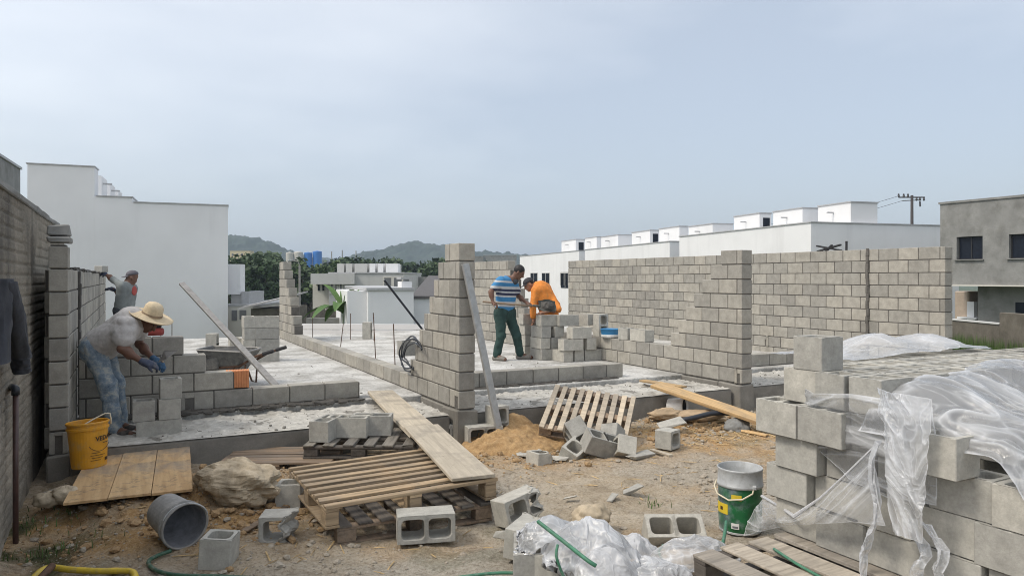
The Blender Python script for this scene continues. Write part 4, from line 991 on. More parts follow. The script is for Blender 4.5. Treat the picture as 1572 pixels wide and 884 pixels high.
# ------------------------------------------------------------------ loose concrete blocks
def block_mesh(name, ln=0.39, cells=2, broken=0.0, seed=0):
    """hollow concrete block, cells run through it along local Z, origin at its centre"""
    bm = bmesh.new(); wd, ht, sh = 0.19, 0.19, 0.028
    xs = [0, sh]; cw = (ln - sh * (cells + 1)) / cells
    for c in range(cells): xs += [xs[-1] + cw, xs[-1] + cw + sh]
    ys = [0, sh, wd - sh, wd]; V = {}
    for k in (0, 1):
        for i, x in enumerate(xs):
            for j, y in enumerate(ys): V[i, j, k] = bm.verts.new((x - ln / 2, y - wd / 2, (k - .5) * ht))
    hole = lambda i, j: j == 1 and i % 2 == 1
    nx, ny = len(xs) - 1, 3
    for i in range(nx):
        for j in range(ny):
            if hole(i, j): continue
            bm.faces.new([V[i, j, 1], V[i + 1, j, 1], V[i + 1, j + 1, 1], V[i, j + 1, 1]]); bm.faces.new([V[i, j, 0], V[i, j + 1, 0], V[i + 1, j + 1, 0], V[i + 1, j, 0]])
            for di, dj, a, b in ((-1, 0, (0, 0), (0, 1)), (1, 0, (1, 1), (1, 0)), (0, -1, (1, 0), (0, 0)), (0, 1, (0, 1), (1, 1))):
                q, r_ = i + di, j + dj
                if not (0 <= q < nx and 0 <= r_ < ny) or hole(q, r_):
                    bm.faces.new([V[i + a[0], j + a[1], 1], V[i + b[0], j + b[1], 1], V[i + b[0], j + b[1], 0], V[i + a[0], j + a[1], 0]])
    bmesh.ops.recalc_face_normals(bm, faces=bm.faces)
    inner = [e for e in bm.edges if abs(e.verts[0].co.z - e.verts[1].co.z) > .1 and abs(e.verts[0].co.y) < wd / 2 - .01 and abs(e.verts[0].co.x) < ln / 2 - .01 and len(e.link_faces) == 2]
    bmesh.ops.bevel(bm, geom=inner, offset=0.03, segments=3, affect='EDGES', profile=0.5)
    sharp = [e for e in bm.edges if len(e.link_faces) == 2 and e.calc_face_angle(0) > 0.9]
    bmesh.ops.bevel(bm, geom=sharp, offset=0.0035, segments=1, affect='EDGES')
    if broken:
        bmesh.ops.subdivide_edges(bm, edges=[e for e in bm.edges if e.calc_length() > .05], cuts=3, use_grid_fill=True)
        rd = random.Random(seed)
        for v in bm.verts:
            t_ = v.co.x / (ln / 2) * .5 + .5 + v.co.z * 1.5 * rd.choice((1, 1, .6))
            lim = 1 - broken + 0.10 * math.sin(v.co.y * 60 + seed) + 0.06 * math.sin(v.co.z * 70 + seed * 2)
            if t_ > lim: v.co.x -= (t_ - lim) * ln * .9; v.co.z += rd.uniform(-.012, .012); v.co.y += rd.uniform(-.008, .008)
    me = bpy.data.meshes.new(name); bm.to_mesh(me); bm.free(); me.materials.append(MAT['loose_block']); me.update()
    return me
BM = {'full': block_mesh('concrete_block'), 'short': block_mesh('concrete_block', 0.29, 2), 'half': block_mesh('half_block', 0.19, 1), 'broken': block_mesh('broken_block', 0.39, 2, 0.42, 3), 'chipped': block_mesh('chipped_block', 0.39, 2, 0.16, 5), 'stub': block_mesh('broken_block', 0.26, 1, 0.3, 9)}
# cells up, lying with its cells towards the viewer, standing on end
LIE = Matrix.Rotation(R(90), 3, 'X'); STAND = Matrix.Rotation(R(90), 3, 'Y'); STAND2 = Matrix.Rotation(R(90), 3, 'Z') @ STAND; UPR = Matrix.Identity(3)
def blk(label, pos, rz=0.0, pose=UPR, kind='full', group=None, tilt=(0, 0), name=None):
    o = bpy.data.objects.new(name or {'full': 'concrete_block', 'short': 'concrete_block', 'half': 'half_block', 'broken': 'broken_block', 'chipped': 'chipped_block', 'stub': 'broken_block'}[kind], BM[kind]); COL.objects.link(o)
    m = Euler((tilt[0], tilt[1], rz), 'XYZ').to_matrix() @ pose
    o.matrix_world = Matrix.Translation(Vector(pos)) @ m.to_4x4()
    return tag(o, label, 'concrete block', group)
def gz(x, y): return float(ground_h(x, y))
def up(p, dz): return Vector((p.x, p.y, p.z + dz))

G_FG = 'loose blocks lying on the dirt'
p = on_z(653, 826, -.36); blk('clean hollow block lying on its side before the pale pallet, two holes facing us', up(p, .095), R(-16), LIE, group=G_FG)
p = on_z(432, 828, -.36); blk('broken hollow block with one open hole, left of the pallets by the rock', up(p, .09), R(-22), LIE, 'stub', G_FG)
p = on_z(337, 864, -.36); blk('half block with a flat face standing right of the toppled grey bucket', up(p, .085), R(-24), UPR, 'half', G_FG, (0, R(4)))
p = on_z(446, 778, -.34); blk('half block upright, tucked between the big rock and the pallets', up(p, .10), R(-24), UPR, 'half', G_FG)
p = on_z(800, 800, -.36); blk('chipped block tipped on its side just above the white plastic heap, a hole to us', up(p, .12), R(8), LIE, 'chipped', G_FG, (R(-8), R(-10)))
p = on_z(812, 846, -.36); blk('second hollow block under the left edge of the white plastic heap', up(p, .10), R(40), LIE, 'chipped', G_FG, (R(5), R(0)))
p = on_z(812, 880, -.36); blk('block end on at the left front of the white plastic heap', up(p, .092), R(62), UPR, group=G_FG)
p = on_z(852, 884, -.36); blk('block right beside it, half covered by the white plastic heap', up(p, .092), R(38), UPR, group=G_FG)
p = on_z(1034, 830, -.36); blk('grey block with two dark open holes by the white plastic, left of the green pail', up(p, .045), R(-27), UPR, group=G_FG, tilt=(R(33), 0))
G_RB = 'broken blocks below the pale leaning pallet'
for u, v, d, rz, ti, kd, pose, lb in ((886, 690, 7.35, 25, (28, -16), 'full', UPR, 'tilted block with a wide pale top, lowest in the heap before the leaning pallet'),
        (925, 682, 7.3, -10, (20, 18), 'full', UPR, 'tilted block with a square pale face, centre of the heap before the leaning pallet'),
        (884, 664, 7.6, 60, (-30, 30), 'full', LIE, 'block end sticking up at the back of the heap before the leaning pallet'),
        (940, 668, 7.6, 120, (35, 10), 'half', UPR, 'small tilted half block at the right back of the heap'),
        (832, 708, 7.1, 10, (0, 6), 'stub', UPR, 'waist shaped broken block on the dirt left of the heap'),
        (957, 688, 7.3, 75, (15, 30), 'stub', LIE, 'broken block leaning at the right edge of the heap'),
        (1025, 673, 7.6, 20, (0, 0), 'half', LIE, 'half block standing alone right of the leaning pallet')):
    c = at_d(u, v, d); blk(lb, c, R(rz), pose, kd, G_RB, (R(ti[0]), R(ti[1])))
p = on_z(692, 676, -.36); blk('block lying against the foot of the central stepped wall, left side', up(p, .095), R(-20), LIE, group='blocks at the foot of the stepped walls')
p = on_z(742, 680, -.36); blk('block standing against the foundation right of the central stepped wall', up(p, .10), R(-8), LIE, group='blocks at the foot of the stepped walls')
p = on_z(735, 664, -.36); p.y = 7.16; p.z = -.36; blk('taller upright block behind the foot of the leaning bar', up(p, .195), R(4), STAND2, group='blocks at the foot of the stepped walls')
# column of blocks beside the man in the straw hat
G_SH = 'blocks beside the man in the straw hat'
p = on_z(244, 673, -.11)
blk('bottom block beside the boots of the man in the straw hat', up(p, .095), 0, group=G_SH)
blk('left upper block, dark and damp, on the bottom block near the straw hat man', up(p, .285) + Vector((-.13, 0, 0)), R(90), group=G_SH, kind='half')
blk('right middle block on the bottom block near the straw hat man', up(p, .285) + Vector((.085, .0, 0)), R(3), group=G_SH, kind='half')
blk('top block of that column, under the blue glove of the straw hat man', up(p, .475) + Vector((.1, .03, 0)), R(2), group=G_SH, kind='half')
# stack behind the wheelbarrow
G_WB = 'stack of blocks behind the wheelbarrow'
q = on_z(393, 556, 0); names = ('bottom', 'second', 'third', 'top')
for k in range(4): blk(f'{names[k]} block in the front column of the stack behind the wheelbarrow', (q.x + .2 + random.uniform(-.012, .012), q.y + .1, .095 + k * .193), R(-4 + random.uniform(-2, 2)), group=G_WB)
for k in range(4): blk(f'{names[k]} block at the left side of the stack behind the wheelbarrow', (q.x - .09 + random.uniform(-.012, .012), q.y + .22, .095 + k * .193), R(88), group=G_WB)
for k in range(2): blk(f'{("lower", "upper")[k]} block sticking out farthest left of the stack behind the wheelbarrow', (q.x - .27, q.y + .54, .095 + k * .193), R(88), group=G_WB)
c = at_d(326, 530, 13.6); blk('lone block standing on end behind the left rim of the wheelbarrow', (c.x, c.y, .195), R(-20), STAND, name='concrete_block')
p = on_z(564, 520, 0); blk('lone block standing on end before the white house, its holes towards us', up(p, .195), R(-30), Matrix.Rotation(R(90), 3, 'Z') @ STAND @ Matrix.Rotation(R(90), 3, 'X'))
c = on_x(636, 512, 3.225); blk('loose block lying on the low step of the central wall beside the black hose', (3.225, c.y + .3, .5), R(90), kind='half')

# pile of blocks in front of the two men
G_MP = 'block pile between the two men and the middle front course'
def row(Y, lvl, items, where):
    for i, (u0, rz, kd) in enumerate(items):
        x = on_y(u0, 520, Y).x; ln = .39 if kd == 'full' else .19
        hx = (ln if abs(rz) < 45 else .19) / 2
        blk(f'{("bottom", "second", "third", "fourth", "fifth")[lvl]} course block in the {where} of the middle block pile, {("leftmost", "second from left", "third from left", "fourth from left", "rightmost")[min(i, 4)]}',
            (x + hx, Y + (.1 if abs(rz) < 45 else .2), .097 + lvl * .194), R(rz + random.uniform(-3, 3)), kind=kd, group=G_MP)
row(10.5, 0, [(866, 90, 'full'), (882, 90, 'full'), (899, 0, 'full')], 'front row')
row(10.45, 1, [(866, 0, 'full'), (902, 90, 'full')], 'front row')
row(10.45, 2, [(879, 0, 'full')], 'front row')
row(10.85, 3, [(860, 0, 'full'), (902, 90, 'full')], 'front row')
row(10.9, 0, [(831, 90, 'full'), (846, 90, 'full')], 'middle row')
row(10.9, 1, [(831, 90, 'full'), (847, 90, 'full')], 'middle row')
row(10.9, 2, [(832, 90, 'full'), (852, 90, 'full')], 'middle row')
row(10.95, 3, [(831, 0, 'full')], 'middle row')
row(11.55, 0, [(806, 90, 'full'), (823, 90, 'full')], 'back row')
row(11.55, 1, [(806, 90, 'full'), (822, 90, 'full')], 'back row')
row(11.55, 2, [(806, 90, 'full'), (820, 90, 'full')], 'back row')
row(11.55, 3, [(804, 0, 'full')], 'back row')
# blocks on the low wall near the blue tub
G_LW = 'blocks set on the low wall right of the block pile'
ty = on_x(938, 508, 7.33).y
for y, rz, pz, kd, lb in ((ty + .32, 0, STAND2, 'full', 'block on end on the low wall, left of the blue tub'), (ty - .42, 20, UPR, 'half', 'half block on the low wall just right of the blue tub'), (ty - .85, 90, UPR, 'full', 'block on the low wall farther right of the blue tub')):
    blk(lb, (7.335, y, .4 + (.195 if pz is STAND2 else .097)), R(rz), pz, kd, G_LW)
p = Vector((7.31, ty, .402)); tb = thing('plastic_tub', 'small round blue tub on the low wall among blocks', 'tub', p)
m_ = MB(); m_.lathe([(0.0, .01), (.13, .01), (.15, .06), (.165, .14), (.175, .145), (.17, .15), (.155, .145), (.14, .05), (0, .04)], 24, Matrix.Translation(p)); m_.build('bowl', 'blue_bin', tb, smooth=True)
m_ = MB(); m_.lathe([(.135, .0), (.16, .02), (.162, .05), (.152, .055)], 24, Matrix.Translation(p)); m_.build('band', 'white_pvc', tb)
# blocks on the dark pallet
# ------------------------------------------------------------------ pallets
def pallet(label, M, ln, wd, n, sw, mats, H=0.135, legs='blocks', group=None, top_t=.018, under=True):
    """slats along local X spread over local Y; feet, bearers and deck are parts; top of the deck at local z = H"""
    root = thing('pallet', label, 'pallet', (0, 0, 0), group); root.matrix_world = M
    def part(mb, nm, mt):
        o = mb.build(nm, mt); o.parent = root; return o
    d = MB()
    for k in range(n):
        y = -wd / 2 + sw / 2 + (wd - sw) * k / (n - 1)
        d.box((random.uniform(-.008, .008), y + random.uniform(-.004, .004), H - top_t / 2), (ln, sw * random.uniform(.93, 1.05), top_t), ch=.003, rz=random.uniform(-.006, .006), jit=.003)
    part(d, 'top_deck', mats[0])
    b = MB()
    for x in (-ln / 2 + .05, 0, ln / 2 - .05): b.box((x, 0, H - top_t - .011), (.09, wd - .002, .02), ch=.002)
    part(b, 'bearers', mats[1])
    zb, zt = (.02 if under else 0), H - top_t - .0225
    for x in (-ln / 2 + .05, 0, ln / 2 - .05):
        for y in (-wd / 2 + .07, 0, wd / 2 - .07):
            f_ = MB(); f_.box((x, y, (zb + zt) / 2), (.09, .13, zt - zb), ch=.004, jit=.002); part(f_, 'foot', mats[1])
    if under:
        b = MB()
        for x in (-ln / 2 + .05, 0, ln / 2 - .05): b.box((x, 0, .009), (.095, wd, .018), ch=.002)
        part(b, 'bottom_boards', mats[1])
    return root
def MT(x, y, z, rz=0): return Matrix.Translation((x, y, z)) @ Matrix.Rotation(R(rz), 4, 'Z')
pallet('dark weathered pallet lying flat under the lighter one', MT(1.80, 5.42, -.375, 90), 1.12, 1.16, 8, .1, ('pallet_dark', 'pallet_brown'), .14)
pallet('light brown slatted pallet stacked on a dark one in the centre', MT(1.765, 5.41, -.228, 1) @ Matrix.Rotation(R(-1.0), 4, 'Y'), 1.28, 1.14, 9, .062, ('pallet_light', 'pallet_light'), .158, top_t=.024)
c = at_d(562, 682, 7.0)
pallet('small dark grey pallet carrying three blocks behind the light pallet', MT(c.x, c.y, -.215, 63), .78, 1.0, 6, .1, ('pallet_grey', 'pallet_dark'), .125)
c3 = at_d(435, 690, 6.78)
pallet('low reddish brown pallet lying beneath the small dark grey pallet', MT(c3.x, c3.y, -.34, -25), 1.0, .62, 6, .085, ('pallet_brown', 'pallet_brown'), .125)
# blocks on the small dark pallet
G_DP = 'blocks standing on the small dark grey pallet'
for u, rz, v, lb in ((502, -36, 672, 'left block end on to us, on the small dark grey pallet'), (535, -30, 669, 'middle block on the small dark grey pallet'), (571, -26, 666, 'right block by the ramp, on the small dark grey pallet')):
    c = on_z(u, v, -.089); blk(lb, up(c, .095), R(rz + (90 if u == 502 else 0)), group=G_DP)
# the pallet leaning on the foundation edge
BL, BR, TL = at_d(832, 652, 7.8), at_d(970, 675, 7.58), at_d(846, 590, 8.55)
ey = (BL - BR).normalized(); ex = (TL - BL); ex = (ex - ey * ex.dot(ey)).normalized(); ez = ex.cross(ey)
ey = ez.cross(ex)
if ez.z < 0: ey = -ey; ez = ex.cross(ey)
ctr = (BR + TL) / 2 - ez * .12
pallet('pale clean pallet leaning back on the foundation edge with rubble below', Matrix.Translation(ctr) @ Matrix((ex, ey, ez)).transposed().to_4x4(), 0.88, (BL - BR).length * 0.98, 10, .058, ('pallet_pale', 'pallet_brown'), .115)
# pallet under the big block stack
pallet('dusty pallet sticking out under the wrapped block stack, bottom right', MT(3.36, 2.30, -.197, 90), 1.46, 1.36, 7, .14, ('pallet_dusty', 'pallet_dark'), .14)
pallet('worn pallet under the nearest blocks at the lower right corner', MT(4.05, 1.02, -.215, 90), 1.0, 1.30, 8, .1, ('pallet_dusty', 'pallet_dark'), .12)
# ------------------------------------------------------------------ the wrapped block stack
G_ST = 'blocks of the plastic wrapped stack'
ORD = ('first', 'second', 'third', 'fourth', 'fifth', 'sixth', 'seventh', 'eighth', 'ninth')
ROWN = ('', 'bottom row', 'second lowest row', 'third lowest row', 'fourth lowest row', 'top layer')
SZ0 = -.245
def stack_blk(r, x, y, rz, lb, kd='short'):
    blk(lb, (x + random.uniform(-.008, .008), y + random.uniform(-.006, .006), SZ0 + .095 + .1905 * r), R(rz + random.uniform(-1.2, 1.2)), kind=kd, group=G_ST)
setback = {1: (.02, .0, .03, .0, .02, .0), 2: (.0, .05, 0.02, .03, .0, .02), 3: (-.02, .05, .06, .02, .01, .0), 4: (-.06, -.05, 0, 0, 0, 0)}
for r in range(1, 5):
    y = 3.13 + (.0, -.03, .02, -.06, .05)[r]
    for k in range(3 if r == 4 else 8):
        x = 3.46 + setback[r][k % 6]
        yy = y - .147 - k * .2985
        stack_blk(r, x, yy, 90, f'{ROWN[r]} of the wrapped stack, left face, {ORD[k]} block from its far end')
        if r == 4 or k == 0 or (r == 3 and k > 3): stack_blk(r, x + .21, yy - (.09 if k > 3 else 0), 90, f'{ROWN[r]} of the wrapped stack, second column in, {ORD[k]} block from the far end')
        if r == 3 and k > 3: stack_blk(r, x + .415, yy - .05, 90, f'{ROWN[r]} of the wrapped stack, third column in, {ORD[k]} block from the far end')
    for k in range(5):
        if r == 4 and k == 4: continue
        stack_blk(r, 3.84 + k * .2 + (.24 if r == 3 else .02), 2.12 + (.1 if (r + k) % 2 else 0), 90, f'{ROWN[r]} of the wrapped stack, near face, {ORD[k]} block from its left corner')
    for k in range(5): stack_blk(r, 3.92 + k * .302, y - .1, 0, f'{ROWN[r]} of the wrapped stack, far face, {ORD[k]} block from its left corner')
for j in range(4):
    for k in range(7):
        if j >= 2 and k == 0: continue
        stack_blk(5, 3.54 + k * .302 + (.06 if j >= 2 else 0), 2.53 + j * .2, 0, f'top layer of the wrapped stack, {ORD[j]} line from near edge, {ORD[k]} block from left')
blk('single half block set alone on top of the wrapped stack at its far left', (3.50, 2.90, SZ0 + .095 + .1905 * 6), R(3), kind='half', group=G_ST)
blk('block under the single top one, at the far left corner of the wrapped stack', (3.50, 2.92, SZ0 + .095 + .1905 * 5), R(90), kind='short', group=G_ST)
blk('corner block sticking out at the near end of the wrapped stack under the milky sheet', (3.335, 2.05, SZ0 + .095 + .1905 * 4), R(1), kind='half', group=G_ST)
# stack behind at the right edge, a top row showing
G_BS = 'blocks of the far stack at the right edge'
for r in range(5):
    for k in range(4):
        c = at_d(1527, 560, 8.6)
        blk(f'{("bottom", "second", "third", "fourth", "top")[r]} row of the stack behind the plastic at the right edge, {ORD[k]} from left', (c.x + .2 + k * .4 + (.1 if r % 2 else 0), c.y, -.40 + .096 + r * .1925), R(random.uniform(-1, 1)), group=G_BS)
c = at_d(1262, 558, 5.15); wbd = MB(); wbd.box((0, 0, 0), (.32, .2, .03), ch=.004); o = wbd.build('board_offcut', 'plank'); o.matrix_world = Matrix.Translation(at_d(1292, 556, 4.95)) @ Euler((R(24), R(14), R(20))).to_matrix().to_4x4(); tag(o, 'pale board offcut leaning at the back of the wrapped stack top', 'board')

# ------------------------------------------------------------------ boards and bars
def plank(name, label, p0, p1, wd, th, mat, roll=0.0, cat='plank'):
    p0, p1 = Vector(p0), Vector(p1); y = (p1 - p0); ln = y.length; y.normalize(); x = y.cross(UP).normalized(); z = x.cross(y)
    m = Matrix((x, y, z)).transposed() @ Matrix.Rotation(roll, 3, 'Y')
    b = MB(); n = max(2, int(ln / .25))
    for i in range(1): b.box((0, 0, 0), (wd, ln, th), ch=.004, jit=.004)
    o = b.build(name, mat); o.matrix_world = Matrix.Translation((p0 + p1) / 2) @ m.to_4x4()
    return tag(o, label, cat)
r0 = on_z(584, 601, .045); r2 = at_d(727, 733, 5.32); r2.z = -.045
d_ = (r2 - r0)
plank('ramp_plank', 'upper grey wide plank of the ramp running down from the slab', r0, r0 + d_ * .62, .31, .03, 'plank')
plank('ramp_plank', 'lower wide plank of the ramp ending on the light pallet', r0 + d_ * .56 + UP * .028, r2 + UP * .012, .33, .028, 'plank')
plank('long_plank', 'long yellowish plank lying from the foundation down to the dirt at right', on_z(1006, 590, .07), on_z(1180, 650, -.24), .24, .045, 'plank_yellow', R(4))
plank('short_board', 'short yellowish board end under the top of the long plank', on_z(986, 584, .0), on_z(1050, 594, .0), .12, .03, 'plank_yellow')
b0 = on_y(768, 668, 7.02); t0 = on_y(714, 405, 7.185)
o = MB(); o.beam(b0, t0, .085, .03, up=(0.2, -1, 0.2)); tag(o.build('straightedge_bar', 'aluminium'), 'tall pale flat bar leaning against the central stepped wall', 'bar')
o = MB(); o.beam(on_y(433, 602, 8.80), at_d(279, 435, 10.2), .075, .035, up=(.2, -1, .3)); tag(o.build('straightedge_bar', 'steel'), 'long grey level bar leaning across the wheelbarrow', 'bar')
P0, P1 = at_d(590, 430, 9.5), at_d(648, 505, 9.75)
o = MB(); o.tube([P0, P0 + (P1 - P0) * 2.1], .015, 8); tag(o.build('pipe', 'black_pipe'), 'thin black pipe slanting behind the central stepped wall', 'pipe')
# plywood sheets: three side by side, slightly tilted down to the front
bl, br_, fl, fr_ = on_z(150, 674, -.105), on_z(291, 671, -.105), on_z(96, 772, -.20), on_z(296, 750, -.20)
for k, lb in enumerate(('left plywood strip, under the yellow bucket', 'middle plywood strip of the three on the earth bank', 'right plywood strip, cleanest, nearest the foundation ledge')):
    t0, t1 = (k / 3 + .003), ((k + 1) / 3 - .003)
    q = [fl.lerp(fr_, t0), fl.lerp(fr_, t1), bl.lerp(br_, t1), bl.lerp(br_, t0)]
    dz = UP * (.004 * (k % 2)); base = (q[0] + q[1] + q[2] + q[3]) / 4
    b = MB(); nn = 14
    P = np.zeros((nn, 4, 3))
    top = [v + dz for v in q]; bot = [v + dz - UP * .018 for v in q]
    b.add([v - base for v in top + bot], [(0, 1, 2, 3), (7, 6, 5, 4), (0, 4, 5, 1), (1, 5, 6, 2), (2, 6, 7, 3), (3, 7, 4, 0)])
    o = b.build('plywood_board', 'plywood'); o.location = base; tag(o, lb, 'board', 'plywood strips on the earth bank')
# wood scraps
for k, (u0, v0, u1, v1, w_, mt, lb) in enumerate(((1065, 657, 1112, 650, .05, 'plank_yellow', 'thin pale splinter of wood left of the long plank end'), (1140, 662, 1178, 668, .09, 'plank_yellow', 'broad pale wood chip below the long plank end'), (1000, 690, 1030, 699, .05, 'plank', 'grey wood scrap on the dirt below the half block'),
        (375, 815, 452, 778, .05, 'pallet_brown', 'narrow brown lath poking out left of the stacked pallets'), (62, 762, 100, 748, .09, 'plank', 'short board piece wedged at the old wall left of the plywood'))):
    a, b_ = on_z(u0, v0, -.34), on_z(u1, v1, -.34)
    if u0 == 62: a, b_ = on_z(u0, v0, -.22), on_z(u1, v1, -.22)
    a.z = max(a.z, gz(a.x, a.y) + .012); b_.z = max(b_.z, gz(b_.x, b_.y) + .012)
    plank('wood_scrap', lb, a, b_, w_, .02, mt, cat='wood scrap')
# rebar
for k, (u, vt, vb, lean) in enumerate(((480, 488, 523, 0), (522, 497, 535, 5), (538, 481, 521, 0), (577, 480, 553, -4), (607, 497, 569, -3), (264, 492, 545, 0), (247, 484, 540, 0), (574, 492, 523, 0))):
    b_ = on_z(u, vb, 0.0); d = b_.dot(FWD); t_ = at_d(u + lean, vt, d)
    if u < 300: b_ = Vector((b_.x, max(b_.y, 8.8), 0)); d = b_.dot(FWD); b_ = at_d(u, 540, d); t_ = at_d(u, vt, d); b_.z = 0
    m_ = MB(); m_.tube([b_ - UP * .05, t_], .008, 6)
    tag(m_.build('rebar_rod', 'rust'), ('thin rod upright farthest left on the middle slab', 'leaning rod left of the lone upright block', 'rod just left of the lone upright block', 'tall rod right of the lone upright block', 'rod nearest the black hose', 'right one of two rods behind the straw hat', 'left one of two rods behind the straw hat', 'short rod at the back edge before the white house')[k], 'rebar', 'rebar rods standing in the slab')
# ------------------------------------------------------------------ hoses and pipes
hc = on_x(622, 545, 3.25)
V3 = lambda k, i: Vector((-.012 * math.sin(i * .35 + k * 2), .03 * math.sin(i * .21 + k * 1.7), .02 * math.sin(i * .27 + k * 2.6)))
hs = MB()
for k in range(4):
    pts = []; ctl = [(644, 531), (640, 521), (629, 517), (618, 525), (613, 542), (615, 557), (622, 566), (632, 568)]
    for (u, v) in ctl:
        dd_ = .05 * k; pts.append(on_x(u + 2.6 * k * (1 if u < 630 else .3), v + 2.4 * k * (1 if v < 545 else -.6), 3.10 - .018 * k))
    out = []
    for i in range(len(pts) - 1):
        p0, p1, p2, p3 = pts[max(i - 1, 0)], pts[i], pts[i + 1], pts[min(i + 2, len(pts) - 1)]
        for q in range(6): t_ = q / 6; out.append(.5 * ((2 * p1) + (p2 - p0) * t_ + (2 * p0 - 5 * p1 + 4 * p2 - p3) * t_ ** 2 + (3 * p1 - p0 - 3 * p2 + p3) * t_ ** 3))
    hs.tube([p + V3(k, i) for i, p in enumerate(out + [pts[-1]])], .0105, 7)
tag(hs.build('hose_coil', 'black_pipe', smooth=True), 'black hose coil hanging on the low centre wall', 'hose')
def hose(name, label, pts, r, mat, cat='hose', n=8, dense=8):
    pts = [Vector(p) for p in pts]; out = []
    for i in range(len(pts) - 1):
        p0, p1, p2, p3 = pts[max(i - 1, 0)], pts[i], pts[i + 1], pts[min(i + 2, len(pts) - 1)]
        for k in range(dense):
            t_ = k / dense; out.append(.5 * ((2 * p1) + (p2 - p0) * t_ + (2 * p0 - 5 * p1 + 4 * p2 - p3) * t_ ** 2 + (3 * p1 - p0 - 3 * p2 + p3) * t_ ** 3))
    out.append(pts[-1]); m_ = MB(); m_.tube(out, r, n)
    return tag(m_.build(name, mat, smooth=True), label, cat)
def G(u, v, z=-.335): p = on_z(u, v, z); p.z = max(z, gz(p.x, p.y) + .012); return p
hose('yellow_hose', 'bright yellow hose curling on the dirt in the lower left corner', [G(40, 900), G(70, 872), G(110, 874), G(150, 876), G(195, 876), G(207, 882), G(200, 890), G(150, 892)], .02, 'yellow_hose')
hose('green_hose', 'dark green hose running from the toppled grey bucket along the bottom', [G(262, 845), G(240, 853), G(228, 862), G(238, 874), G(270, 882), G(330, 884), G(420, 888)], .013, 'green_hose')
hose('green_hose', 'thin green hose along the bottom edge left of the white plastic heap', [G(640, 896), G(700, 886), G(760, 879), G(820, 878), G(868, 866)], .010, 'green_strap')
hose('old_pipe_stub', 'short rusty pipe end crossing the yellow hose, lower left', [G(60, 890, -.31), G(80, 868, -.29)], .022, 'rust', 'pipe')
p_ = on_x(24, 600, -.70)
vp = thing('drain_pipe', 'dark brown vertical pipe with an elbow fixed to the old wall', 'pipe', (p_.x, p_.y, -.4))
m_ = MB(); m_.tube([on_x(24, 860, -.70), on_x(24, 602, -.70)], .018, 10); m_.build('pipe', 'brown_pipe', vp, smooth=True)
m_ = MB(); m_.tube([on_x(24, 606, -.70), on_x(24, 597, -.70), on_x(21, 595, -.72), on_x(17, 594, -.76)], .026, 10); m_.build('elbow', 'black_pipe', vp, smooth=True)
m_ = MB(); m_.tube([on_x(24, 862, -.70), on_x(24, 850, -.70)], .025, 10); m_.build('socket', 'black_pipe', vp, smooth=True)

# ------------------------------------------------------------------ buckets
def text_on_cylinder(txt, size, c, r, a0, z, mat, parent, name, tilt=0.0):
    """lettering bent round a bucket; a0: angle of its first letter"""
    cu = bpy.data.curves.new('lettering', 'FONT'); cu.body = txt; cu.size = size; cu.extrude = .0008; cu.resolution_u = 2; cu.offset = .0012
    ob = bpy.data.objects.new('lettering', cu); COL.objects.link(ob); dg = bpy.context.evaluated_depsgraph_get(); dg.update()
    me = bpy.data.meshes.new_from_object(ob.evaluated_get(dg)); bpy.data.objects.remove(ob); bpy.data.curves.remove(cu)
    m_ = MB(); vs = []
    for v in me.vertices:
        a = a0 + v.co.x / r; rr = r + .0012 + v.co.z
        vs.append((c.x + rr * math.cos(a), c.y + rr * math.sin(a), z + v.co.y + tilt * v.co.x))
    m_.add(vs, [tuple(p.vertices) for p in me.polygons]); bpy.data.meshes.remove(me)
    return m_.build(name, mat, parent)
def patch_on_cylinder(c, r, a0, a1, z0, z1, mat, parent, name, n=8):
    m_ = MB(); vs = []; fs = []
    for i in range(n + 1):
        a = a0 + (a1 - a0) * i / n
        for z in (z0, z1):
            for rr in (r - .002, r + .0015): vs.append((c.x + rr * math.cos(a), c.y + rr * math.sin(a), z))
    for i in range(n):
        b = i * 4; fs += [(b + 1, b + 5, b + 7, b + 3), (b, b + 1, b + 5, b + 4), (b + 2, b + 3, b + 7, b + 6)]
    m_.add(vs, fs); return m_.build(name, mat, parent)
c = on_z(137, 716, -.165); toc = math.atan2(-c.y, -c.x)            # angle on the bucket that faces the camera
yb = thing('yellow_bucket', 'bright yellow plastic bucket with dark lettering and a white handle on plywood', 'bucket', c)
M4 = Matrix.Translation(c) @ Euler((R(-2.5), R(-2), 0)).to_matrix().to_4x4()
m_ = MB(); m_.lathe([(0.0, 0.004), (.128, .004), (.132, .012), (.150, .30), (.152, .315), (.160, .318), (.161, .335), (.153, .340), (.154, .362), (.163, .365), (.164, .378), (.158, .382), (.150, .378), (.146, .30), (.126, .02), (0, .02)], 40, M4); m_.build('body', 'yellow_plastic', yb, smooth=False)
hp = []
for i in range(15):
    a = math.pi * i / 14; lat = Vector((math.cos(toc + R(90)), math.sin(toc + R(90)), 0)); fwd_ = Vector((-math.cos(toc), -math.sin(toc), 0))
    hp.append(c + UP * .34 + lat * (-.160 * math.cos(a)) * -1 + (UP * .36 + fwd_ * .9).normalized() * (.15 * math.sin(a)))
hp = [c + UP * .335 + Vector((math.cos(toc + R(100)) * .165, math.sin(toc + R(100)) * .165, 0)), c + UP * .36 + Vector((math.cos(toc + R(70)) * .12, math.sin(toc + R(70)) * .12, 0)), c + UP * .425 + Vector((math.cos(toc + R(150)) * .14, math.sin(toc + R(150)) * .14, 0)), c + UP * .40 + Vector((math.cos(toc + R(118)) * .165, math.sin(toc + R(118)) * .165, 0)), c + UP * .335 + Vector((math.cos(toc + R(105)) * .166, math.sin(toc + R(105)) * .166, 0))]
